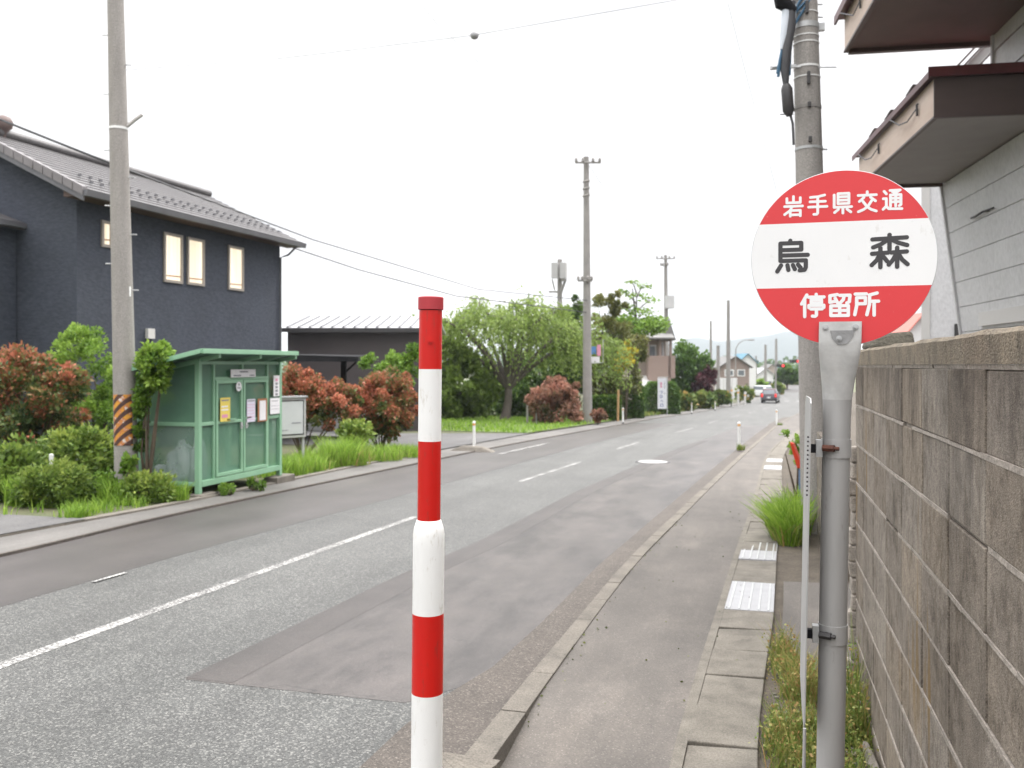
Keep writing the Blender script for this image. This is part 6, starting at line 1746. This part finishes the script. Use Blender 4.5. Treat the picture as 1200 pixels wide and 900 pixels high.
mb.prism([(hx_(772), -.5, hz_(399)), (hx_(791), -.5, hz_(399)), (hx_(783), -.5, hz_(374))], (0, 7, 0))
mb.build('roof', MT['gtile'], bh, local=True)
mb = MB(); mb.hexa([(hx_(748), -2.2, hz_(452)), (hx_(760), -2.2, hz_(452)), (hx_(762), -.1, hz_(441)), (hx_(752), -.1, hz_(441)), (hx_(748), -2.2, hz_(451)), (hx_(760), -2.2, hz_(451)), (hx_(762), -.1, hz_(440)), (hx_(752), -.1, hz_(440))]); mb.build('porch_awning', MT['plaster'], bh, local=True)
mb = MB(); mb.b2((hx_(750), -.06, 0), (hx_(757), -.001, hz_(453))); mb.build('door', pm('dark_blue_door', (.02, .025, .06), (.03, .035, .07), 3, .5), bh, local=True)

tree('leafy_tree', 806, 86, [(805, 432, 26, 28), (795, 448, 22, 22), (818, 445, 18, 22), (808, 412, 14, 12)], 8000, .34, 'hedge', 'rounded dark green tree between balcony house and purple tree', 462, 70, .28, .5)
tree('purple_tree', 827, 84, [(827, 446, 10, 16), (832, 438, 7, 9), (822, 455, 9, 10)], 2600, .28, 'purple', 'small dark purple leaved tree by the white wall', 468, 30, .35, .5, trunk_r=.1)
for px, z, rx, n, lb in [(800, 72, 16, 1500, 'pale flower bed shrub near the big rounded hedge'), (822, 78, 18, 1600, 'yellow green flower bed shrub below the purple tree'), (842, 84, 12, 1200, 'yellow green bed shrub at the tall thin pole foot'), (876, 97, 6, 400, 'small green bush behind the grey hatchback'), (867, 97, 4, 260, 'small bush at the base of the white wall')]:
    x, y = P(px, z); gg_ = G(y); pyb = 428 + (CAMZ - gg_) / z * F
    shrub('bed_shrub', [px_ell(px, pyb - 9, z, rx, 9)], n, .3, LM['flower'], lb, 'shrub', gbase(px, z), .45, .2, 24, .35, 'flower bed shrubs', 3)
# low white wall and brown gable house
a = W(838, 455, 112); b_ = W(868, 455, 112)
r = root('white_fence', (a.x, a.y, G(a.y) - .1), 'tall plain white fence panels before the brown gable house', 'fence', rz=TH)
mb = MB(); mb.b2((0, 0, 0), (26 / F * 112, .2, H(442, 112) - G(a.y))); mb.build('panel', MT['white_far'], r, local=True)
mb = MB(); mb.b2((26.1 / F * 112, 0.3, 0), (46 / F * 112, .5, H(452, 112) - G(a.y))); mb.build('panel', MT['plaster'], r, local=True)
mb = MB()
for k in range(6): mb.b2((k * 5 / F * 112 - .04, -.06, 0), (k * 5 / F * 112 + .04, -.002, H(443, 112) - G(a.y)))
mb.build('rail_post', MT['plaster'], r, local=True)
gable_house('brown_gable_house', 845, 878, 470, 429, 418, 145, 9, MT['brown_wall'], MT['gtile'], 'brown gable house rising behind the white fence', [(849, 860, 433, 441), (864, 873, 433, 441)], .5)
gable_house('teal_roofed_house', 866, 886, 465, 424, 415, 170, 9, MT['white_far'], MT['bluetarp'], 'house with teal roof behind the brown gable house')
gable_house('white_shop', 886, 908, 462, 440, 432, 185, 12, MT['white_far'], MT['metalroof'], 'low white shop beyond the grey hatchback', [(889, 895, 446, 452), (898, 905, 446, 452)])
gable_house('white_shop', 800, 836, 462, 442, 434, 200, 12, MT['white_far'], MT['metalroof'], 'pale distant shed behind the purple tree')
tree('leafy_tree', 922, 150, [(921, 437, 9, 9), (915, 443, 7, 8), (927, 441, 7, 8)], 2200, .55, 'hedge', 'rounded distant tree beside the traffic signals', 450, 30, .35, .5, trunk_r=.2)
tree('leafy_tree', 893, 140, [(893, 452, 6, 6)], 700, .4, 'green', 'small fresh green tree behind the grey hatchback', 460, 14, .4, .6, trunk_r=.12)
for px, py, z, n, lb in [(912, 456, 128, 900, 'grassy bush on the bank beside the hatchback'), (926, 447, 170, 700, 'bush on the bank below the guard rail')]:
    shrub('bank_bush', [px_ell(px, py, z, 9, 6)], n, .4, LM['flower'], lb, 'shrub', gbase(px, z), .45, .2, 20, .35, 'bushes on the bank', 3)
# guard rail on the climbing road
mb = MB()
for y in np.arange(150, 235, 4): mb.b2((le(y) - .5, y - .06, RD(y) - .1), (le(y) - .38, y + .06, RD(y) + .75))
gr = root('guard_rail', (le(190), 190, RD(190)), 'white guard rail along the climbing far road', 'guard rail')
mb.build('post', MT['white_far'], gr)
ribbon_o = MB(); prev = None
for y in np.arange(150, 236, 3):
    i0 = len(ribbon_o.v); ribbon_o.v += [(le(y) - .36, y, RD(y) + .35), (le(y) - .33, y, RD(y) + .55), (le(y) - .36, y, RD(y) + .78)]
    if prev is not None:
        for k in range(2): ribbon_o.face([prev + k, prev + k + 1, i0 + k + 1, i0 + k])
    prev = i0
ribbon_o.build('rail', MT['white_far'], gr, fix=False)
# traffic signals
def signal(px, py, z, pxp, label):
    c = W(px, py, z); pb = W(pxp, 460, z); g = G(pb.y) - .1
    r = root('traffic_signal', (pb.x, pb.y, g), label, 'traffic signal', 'horizontal traffic signals')
    mb = MB(); mb.tube([Vector((pb.x, pb.y, g)), Vector((pb.x, pb.y, c.z + .8))], [.14, .1], 10); mb.build('pole', MT['conc2'], r)
    mb = MB(); mb.tube([Vector((pb.x, pb.y, c.z + .5)), Vector((c.x, c.y + .2, c.z + .35))], .06, 8); mb.build('arm', MT['conc2'], r)
    ux = Vector((CT, ST, 0)); uy = Vector((-ST, CT, 0))
    mb = MB(); mb.hexa([c - ux * .66 + uy * s1 + Vector((0, 0, s2)) for s2 in (-.22, .22) for s1 in (0, .3)][:0] or [c + ux * sx_ + uy * sy2 + Vector((0, 0, sz)) for sz in (-.22, .22) for sx_, sy2 in ((-.66, 0), (.66, 0), (.66, .28), (-.66, .28))]); hs = mb.build('housing', MT['darkmetal'], r)
    for k, m in ((-1, 'lens_off'), (0, 'lens_off'), (1, 'signal_red')):
        mb = MB(); q = c + ux * k * .42; mb.tube([q, q - uy * .05], .17, 16); mb.build('lens', MT[m], hs)
        mb = MB(); mb.poly([q + ux * .2 + Vector((0, 0, .08)), q + ux * .2 - uy * .3 + Vector((0, 0, .08)), q - uy * .3 + Vector((0, 0, .22)), q + Vector((0, 0, .22))]); mb.poly([q - ux * .2 + Vector((0, 0, .08)), q - ux * .2 - uy * .3 + Vector((0, 0, .08)), q - uy * .3 + Vector((0, 0, .22)), q + Vector((0, 0, .22))]); mb.build('visor', MT['darkmetal'], hs)
signal(914, 428.5, 122, 909, 'horizontal traffic signal showing red above the rounded distant tree')
signal(931.5, 423.3, 122, 945, 'horizontal traffic signal showing red next to the round sign edge')
# street lamp
lz = 118; b_ = W(862, 460, lz); g = G(b_.y) - .1
r = root('street_lamp', (b_.x, b_.y, g), 'slender curved street lamp before the brown gable house', 'street lamp')
mb = MB(); mb.tube([Vector((b_.x, b_.y, g)), W(862, 420, lz), W(862.5, 408, lz), W(866, 402, lz), W(872, 398.5, lz), W(880, 398, lz)], [.09, .075, .065, .055, .05, .045], 8); mb.build('pole', MT['conc2'], r)
mb = MB(); c = W(880, 398.5, lz); mb.box(c, (.9, .3, .16)); mb.build('lamp_head', MT['conc2'], r, bevel=.04)
# a few distant houses and a far tree belt
for i, (px, w_, z, wm, rm, lb) in enumerate([(858, 9, 320, 'white_far', 'gtile', 'distant white house with grey roof beyond the teal roof'), (905, 8, 300, 'beige_wall', 'gtile', 'distant beige house behind the white shop'), (924, 8, 340, 'white_far', 'bluetarp', 'distant white house with teal roof behind signals'), (838, 9, 310, 'white_far', 'redroof', 'distant house with salmon roof beyond the thin poles')]):
    gable_house('distant_house', px - w_, px + w_, 450, 433, 427, z, 9, MT[wm], MT[rm], lb)
N = 9000
ang = RNG.uniform(-.9, .75, N); rad = RNG.uniform(420, 520, N)
hh = (3 + 3 * np.abs(np.sin(ang * 37)) + 2 * np.abs(np.sin(ang * 91 + 1))) * RNG.uniform(0, 1, N)
pts = np.column_stack([np.sin(ang) * rad, np.cos(ang) * rad, -2.6 + hh])
o = leaves('far_treeline', pts, RNG.normal(size=(N, 3)), np.full(N, 2.4), .4 + RNG.normal(0, .2, N), LM['hedge'], None)
tag(o, 'far belt of green trees across the plain', 'trees', kind='stuff')

# ------------------------------------------------------------------ delineators
def delineator(px, pyb, z, h, label, first=None):
    X, Y = P(px, z); g = G(Y) - .02
    if first is not None:
        r = copy_tree(first); r.location = (X, Y, g); r['label'] = label; return r
    r = root('delineator_post', (X, Y, g), label, 'delineator post', 'white delineator posts along the kerbs')
    mb = MB(); mb.lathe([(.055, -.05, 0), (.055, .03, 0)], (X, Y, g), 14); mb.build('base', MT['darkmetal'], r)
    mb = MB(); mb.lathe([(.04, .03, 0), (.038, h - .10, 0)], (X, Y, g), 14); mb.build('tube', MT['white'], r)
    mb = MB(); mb.lathe([(.041, h - .10, 0), (.041, h - .045, 0)], (X, Y, g), 14); mb.build('reflector', MT['lamp_orange'], r)
    mb = MB(); mb.lathe([(.04, h - .045, 0), (.042, h - .01, 0), (.03, h + .01, 0)], (X, Y, g), 14); mb.build('cap', MT['white'], r)
    return r
d0_ = delineator(866, 525, 24.5, .72, 'white delineator post with orange band on the sidewalk kerb, nearer of that kerb')
for px, z, lb in [(910, 41.8, 'white delineator post farther along the sidewalk kerb under the round sign'), (555.5, 23.6, 'white delineator post at the mouth of the side road'), (730, 43.6, 'white delineator post by the low square hedge'), (810.5, 63.5, 'white delineator post before the pale flower bed'), (838, 73, 'white delineator post below the purple tree')]:
    delineator(px, 0, z, .72, lb, d0_)
for px, z, h, lb in [(857.5, 84, 1.9, 'tall cream roadside post beside the tall thin pole'), (865, 90, 1.6, 'cream roadside post second after the tall thin pole'), (873, 92, 1.3, 'short striped roadside post near the small green bush')]:
    X, Y = P(px, z); r = root('roadside_post', (X, Y, G(Y) - .05), lb, 'post', 'cream roadside posts')
    mb = MB(); mb.lathe([(.10, -.05, 0), (.10, h - .2, 0), (.08, h, 0)], (X, Y, G(Y) - .05), 12); mb.build('tube', MT['plaster'], r)
    mb = MB(); mb.lathe([(.105, h - .45, 0), (.105, h - .3, 0)], (X, Y, G(Y) - .05), 12); mb.build('band', MT['lamp_orange'], r)
# concrete wedge at the mouth of the side road
X, Y = P(556, 23.4); mb = MB(); mb.hexa([(X - .7, Y - .25, G(Y) - .08), (X + .6, Y - .25, G(Y) - .08), (X + .5, Y + .3, G(Y) - .08), (X - .6, Y + .3, G(Y) - .08), (X - .35, Y - .12, G(Y) + .07), (X + .25, Y - .12, G(Y) + .05), (X + .2, Y + .15, G(Y) + .05), (X - .3, Y + .15, G(Y) + .07)])
tag(mb.build('kerb_ramp', MT['kerb'], bevel=.03), 'mossy concrete kerb nose at the foot of the side road delineator', 'kerb nose')

# ------------------------------------------------------------------ plants on the right
x, y = P(925, 9.2)
grass_tuft(.31, 9.85, .15, .40, 1300, .42, .016, 'long bright green grass clump at the foot of the thick pole', 'grass', .6, .75, bias=(-.16, -.10, 0), name='grass_clump')
grass_tuft(.46, 10.7, .18, .5, 500, .45, .016, 'grass continuing behind the long bright clump', 'grass', .6, .7, name='grass_clump')
def scrub(cx, cy, rx, ry, n, h, label, tint=.55):
    r = root('weed_clump', (cx, cy, G(cy) - .02), label, 'weeds', 'dry weeds round the bus stop pole')
    n = int(n * 1.5); h = h * .8; tint += .08
    nc = max(4, int(n / 38)); cc = disc_xy(cx, cy, rx, ry, nc, .55); kk = RNG.integers(0, nc, n); hc = RNG.uniform(.35, 1.25, nc)[kk]
    xy = cc[kk] + RNG.normal(0, .022, (n, 2)); xy[:, 0] = np.minimum(xy[:, 0], .48); z = np.array([G(q[1]) - .025 for q in xy])
    blades('blade', xy, z, h * hc, .0042, tint + RNG.normal(0, .25, n), LM['dry'], r, .7)
    m = int(n * 1.3); k = RNG.integers(0, n, m)
    f = RNG.uniform(0, 1, m) ** .7
    p = np.column_stack([xy[k, 0] + RNG.normal(0, .025, m), xy[k, 1] + RNG.normal(0, .025, m), z[k] + f * h * hc[k] * .9])
    leaves('foliage', p, RNG.normal(size=(m, 3)) + np.array([0, 0, .4]), np.full(m, .017), tint - .1 + RNG.normal(0, .22, m) + .5 * f * RNG.uniform(0, 1, m), LM['dry'], r, .35)
scrub(.16, 4.15, .13, .42, 800, .20, 'yellowish dry weeds left between drain covers and timetable board', .5)
scrub(.20, 5.0, .12, .45, 800, .26, 'taller reddish dry weeds beyond the timetable board foot', .6)
scrub(.36, 4.0, .10, .40, 700, .17, 'low mossy weeds between bus stop pole and block wall', .42)
scrub(.43, 4.55, .045, .3, 260, .40, 'thin upright weed against the foot of the block wall', .45)
scrub(.15, 3.4, .14, .3, 500, .12, 'low sprouting weeds by the nearest drain cover', .35)
# rubble and a broken strip of concrete
mb = MB()
for k in range(240):
    cx, cy = random.uniform(.06, .49), random.uniform(3.1, 5.2); s = random.uniform(.006, .022)
    bmv = [Vector((random.uniform(-1, 1), random.uniform(-1, 1), random.uniform(-.6, 1))).normalized() * s for _ in range(8)]
    cxyz = Vector((cx, cy, G(cy) - .018))
    mb.hexa([cxyz + Vector((i * s * random.uniform(.6, 1), j * s * random.uniform(.6, 1), k2 * s * .6)) for k2 in (-1, 1) for i, j in ((-1, -1), (1, -1), (1, 1), (-1, 1))])
tag(mb.build('gravel', MT['kerb'], bevel=.003), 'loose gravel between drain covers and wall', 'gravel', kind='stuff')
mb = MB()
pts = [(.470, 3.35), (.462, 3.6), (.455, 3.9), (.45, 4.15)]
mb.tube([(a, b, G(b) + .015) for a, b in pts], [.022, .026, .024, .016], 6, smooth=False); tag(mb.build('concrete_strip', MT['kerb']), 'thin broken strip of concrete lying along the wall foot', 'debris')
mb = MB()
for k in range(70):
    cx, cy = random.gauss(.46, .03), random.uniform(4.5, 5.3); s = random.uniform(.01, .035); c = Vector((min(cx, .48), cy, G(cy) - .01 + random.uniform(0, .05)))
    mb.hexa([c + Vector((i * s * random.uniform(.6, 1), j * s * random.uniform(.6, 1), k2 * s * .7)) for k2 in (-1, 1) for i, j in ((-1, -1), (1, -1), (1, 1), (-1, 1))])
tag(mb.build('rubble', MT['mortar'], bevel=.004), 'broken concrete rubble heaped at the far wall foot', 'rubble', kind='stuff')
# leaf litter on the sidewalk
N = 130; xy = np.column_stack([RNG.uniform(-1.0, .1, N), RNG.uniform(3.3, 12, N)])
edge_ = RNG.uniform(0, 1, N) < .55; xy[edge_, 0] = np.array([kb(v) + abs(RNG.normal(0, .03)) for v in xy[edge_, 1]])
o = leaves('leaf_litter', np.column_stack([xy, [walkz(v) + .006 for v in xy[:, 1]]]), RNG.normal(size=(N, 3)) * np.array([1, 1, .08]), np.full(N, .016), RNG.uniform(0, .5, N), LM['olive'], None, .4)
tag(o, 'small dark leaf litter scattered over the sidewalk', 'litter', kind='stuff')
# bright red plastic strip and plant by the thick pole
x, y = .34, 11.2; g = G(y)
r = root('red_marker', (x, y, g), 'bright red plastic marker on blue pipe beyond the long grass', 'marker')
def Wq(px, py): return W(px, py, 11.2)
mb = MB(); p = [Wq(925, 518), Wq(929, 520), Wq(940, 548), Wq(934, 549)]; mb.prism(p, Vector((.03, .08, 0))); mb.build('strip', MT['orange_flag'], r, bevel=.008)
mb = MB(); q = Wq(938, 550); mb.tube([Vector((q.x, q.y, g - .05)), q], .022, 10); mb.build('pipe', MT['pipe_blue'], r)
shrub('leafy_weed', [px_ell(936, 522, 11.6, 10, 16), px_ell(922, 511, 11.6, 10, 5)], 130, .075, LM['green'], 'light green leafy weed beside the bright red marker', 'weeds', gbase(937, 11.6), .6, .2, 14, .4, None, 3)
for px, z, lb in ((868, 24.2, 'tiny yellow green weed at the near sidewalk delineator'), (914, 41.5, 'tiny weed at the farther sidewalk delineator')):
    X, Y = P(px, z); grass_tuft(X, Y, .12, .12, 90, .16, .02, lb, 'dry', .4, .8)

# ------------------------------------------------------------------ mountain
mb = MB(); prev = None
xs = np.linspace(-1400, 1460, 120)
for yi, k in ((1900, 0), (2080, .45), (2240, .8), (2380, 1.0), (2560, .6)):
    i0 = len(mb.v)
    for x in xs:
        px = 600 + F * math.tan(math.atan2(x, 2380) + TH) if abs(x) < 1600 else 0
        h = 22 + 20 * math.exp(-((px - 905) / 70) ** 2) + 9 * math.exp(-((px - 815) / 40) ** 2) + 3 * math.sin(px * .035) + 1.5 * math.sin(px * .11)
        hh_ = max(2, h) * 2.05
        mb.v.append((x, yi, -2.8 + hh_ * k * (1 + .05 * math.sin(x * .02 + yi))))
    if prev is not None:
        for q in range(len(xs) - 1): mb.face([prev + q, prev + q + 1, i0 + q + 1, i0 + q], 0, True)
    prev = i0
struct(mb.build('mountains', MT['mountain'], fix=False), 'long pale blue wooded mountain on the horizon', 'mountain')

# ------------------------------------------------------------------ haze
mb = MB(); mb.b2((-1495, -70, -8), (1495, 2640, 108))
hz_o = mb.build('haze', [bpy.data.materials.new('haze_air')])
hm = hz_o.data.materials[0]; hm.use_nodes = True; nt = hm.node_tree; nt.nodes.clear()
out = nd(nt, 'ShaderNodeOutputMaterial'); pv = nd(nt, 'ShaderNodeVolumePrincipled')
pv.inputs['Color'].default_value = (.86, .92, 1.0, 1); pv.inputs['Density'].default_value = .00021; pv.inputs['Anisotropy'].default_value = .2
pv.inputs['Density Attribute'].default_value = ''
nt.links.new(pv.outputs[0], out.inputs['Volume'])
hz_o['kind'] = 'stuff'; hz_o['label'] = 'thin bluish haze over the whole plain'; hz_o['category'] = 'haze'

# ------------------------------------------------------------------ light
SUN_EL, SUN_AZ = math.radians(52), math.radians(28)       # azimuth clockwise from the street's direction (+Y)
w = bpy.data.worlds.new('World'); SC.world = w; w.use_nodes = True
nt = w.node_tree; bg = nt.nodes['Background']; bg.inputs['Strength'].default_value = .10
sky = nd(nt, 'ShaderNodeTexSky', sky_type='NISHITA'); sky.sun_disc = False
sky.sun_elevation = SUN_EL; sky.sun_rotation = SUN_AZ; sky.dust_density = 2.5
tc = nd(nt, 'ShaderNodeTexCoord')
mp = nd(nt, 'ShaderNodeMapping'); mp.inputs['Scale'].default_value = (1, 1, 2.6); nt.links.new(tc.outputs['Generated'], mp.inputs[0])
n1 = nd(nt, 'ShaderNodeTexNoise'); n1.inputs['Scale'].default_value = 2.6; n1.inputs['Detail'].default_value = 6; n1.inputs['Roughness'].default_value = .55
nt.links.new(mp.outputs[0], n1.inputs['Vector'])
cloud = ramp(nt, [(.30, (7.9, 7.85, 8.0)), (.5, (9.8, 9.7, 9.65)), (.7, (11.7, 11.5, 11.3))], n1.outputs[0])
# overcast: brighter toward the zenith
sx_ = nd(nt, 'ShaderNodeSeparateXYZ'); nt.links.new(tc.outputs['Generated'], sx_.inputs[0])
zen = ramp(nt, [(.0, (.42, .423, .44)), (.14, (.42, .42, .428)), (.36, (.45, .45, .453)), (1.0, (2.5, 2.5, 2.5))], sx_.outputs['Z'])
cl2 = mixc(nt, cloud.outputs[0], zen.outputs[0], 1.0, 'MULTIPLY')
nt.links.new(mixc(nt, sky.outputs[0], cl2, .95), bg.inputs['Color'])
sl = bpy.data.lights.new('Sun', 'SUN'); sl.energy = 1.0; sl.angle = math.radians(18); sl.color = (1, .955, .9)
so = bpy.data.objects.new('Sun', sl); COL.objects.link(so)
d = Vector((math.sin(SUN_AZ) * math.cos(SUN_EL), math.cos(SUN_AZ) * math.cos(SUN_EL), math.sin(SUN_EL)))
so.rotation_euler = d.to_track_quat('Z', 'Y').to_euler()

# ------------------------------------------------------------------ camera
cam = bpy.data.cameras.new('Camera'); co = bpy.data.objects.new('Camera', cam); COL.objects.link(co)
co.location = (0, 0, CAMZ); co.rotation_euler = (PI / 2, 0, TH)
cam.sensor_width = 36; cam.lens = F / 1200 * 36; cam.shift_y = -22 / 1200
cam.clip_start = .05; cam.clip_end = 6000
cam.dof.use_dof = True; cam.dof.focus_distance = 2.4; cam.dof.aperture_fstop = 6.3
SC.camera = co
vs = SC.view_settings; vs.view_transform = 'Standard'; vs.look = 'None'; vs.exposure = 1.42; vs.gamma = 1; vs.use_curve_mapping = False
SC.render.engine = 'CYCLES'
SC.cycles.use_denoising = True
SC.cycles.max_bounces = 6; SC.cycles.diffuse_bounces = 3; SC.cycles.glossy_bounces = 3; SC.cycles.transparent_max_bounces = 12; SC.cycles.volume_bounces = 1
SC.cycles.caustics_reflective = False; SC.cycles.caustics_refractive = False
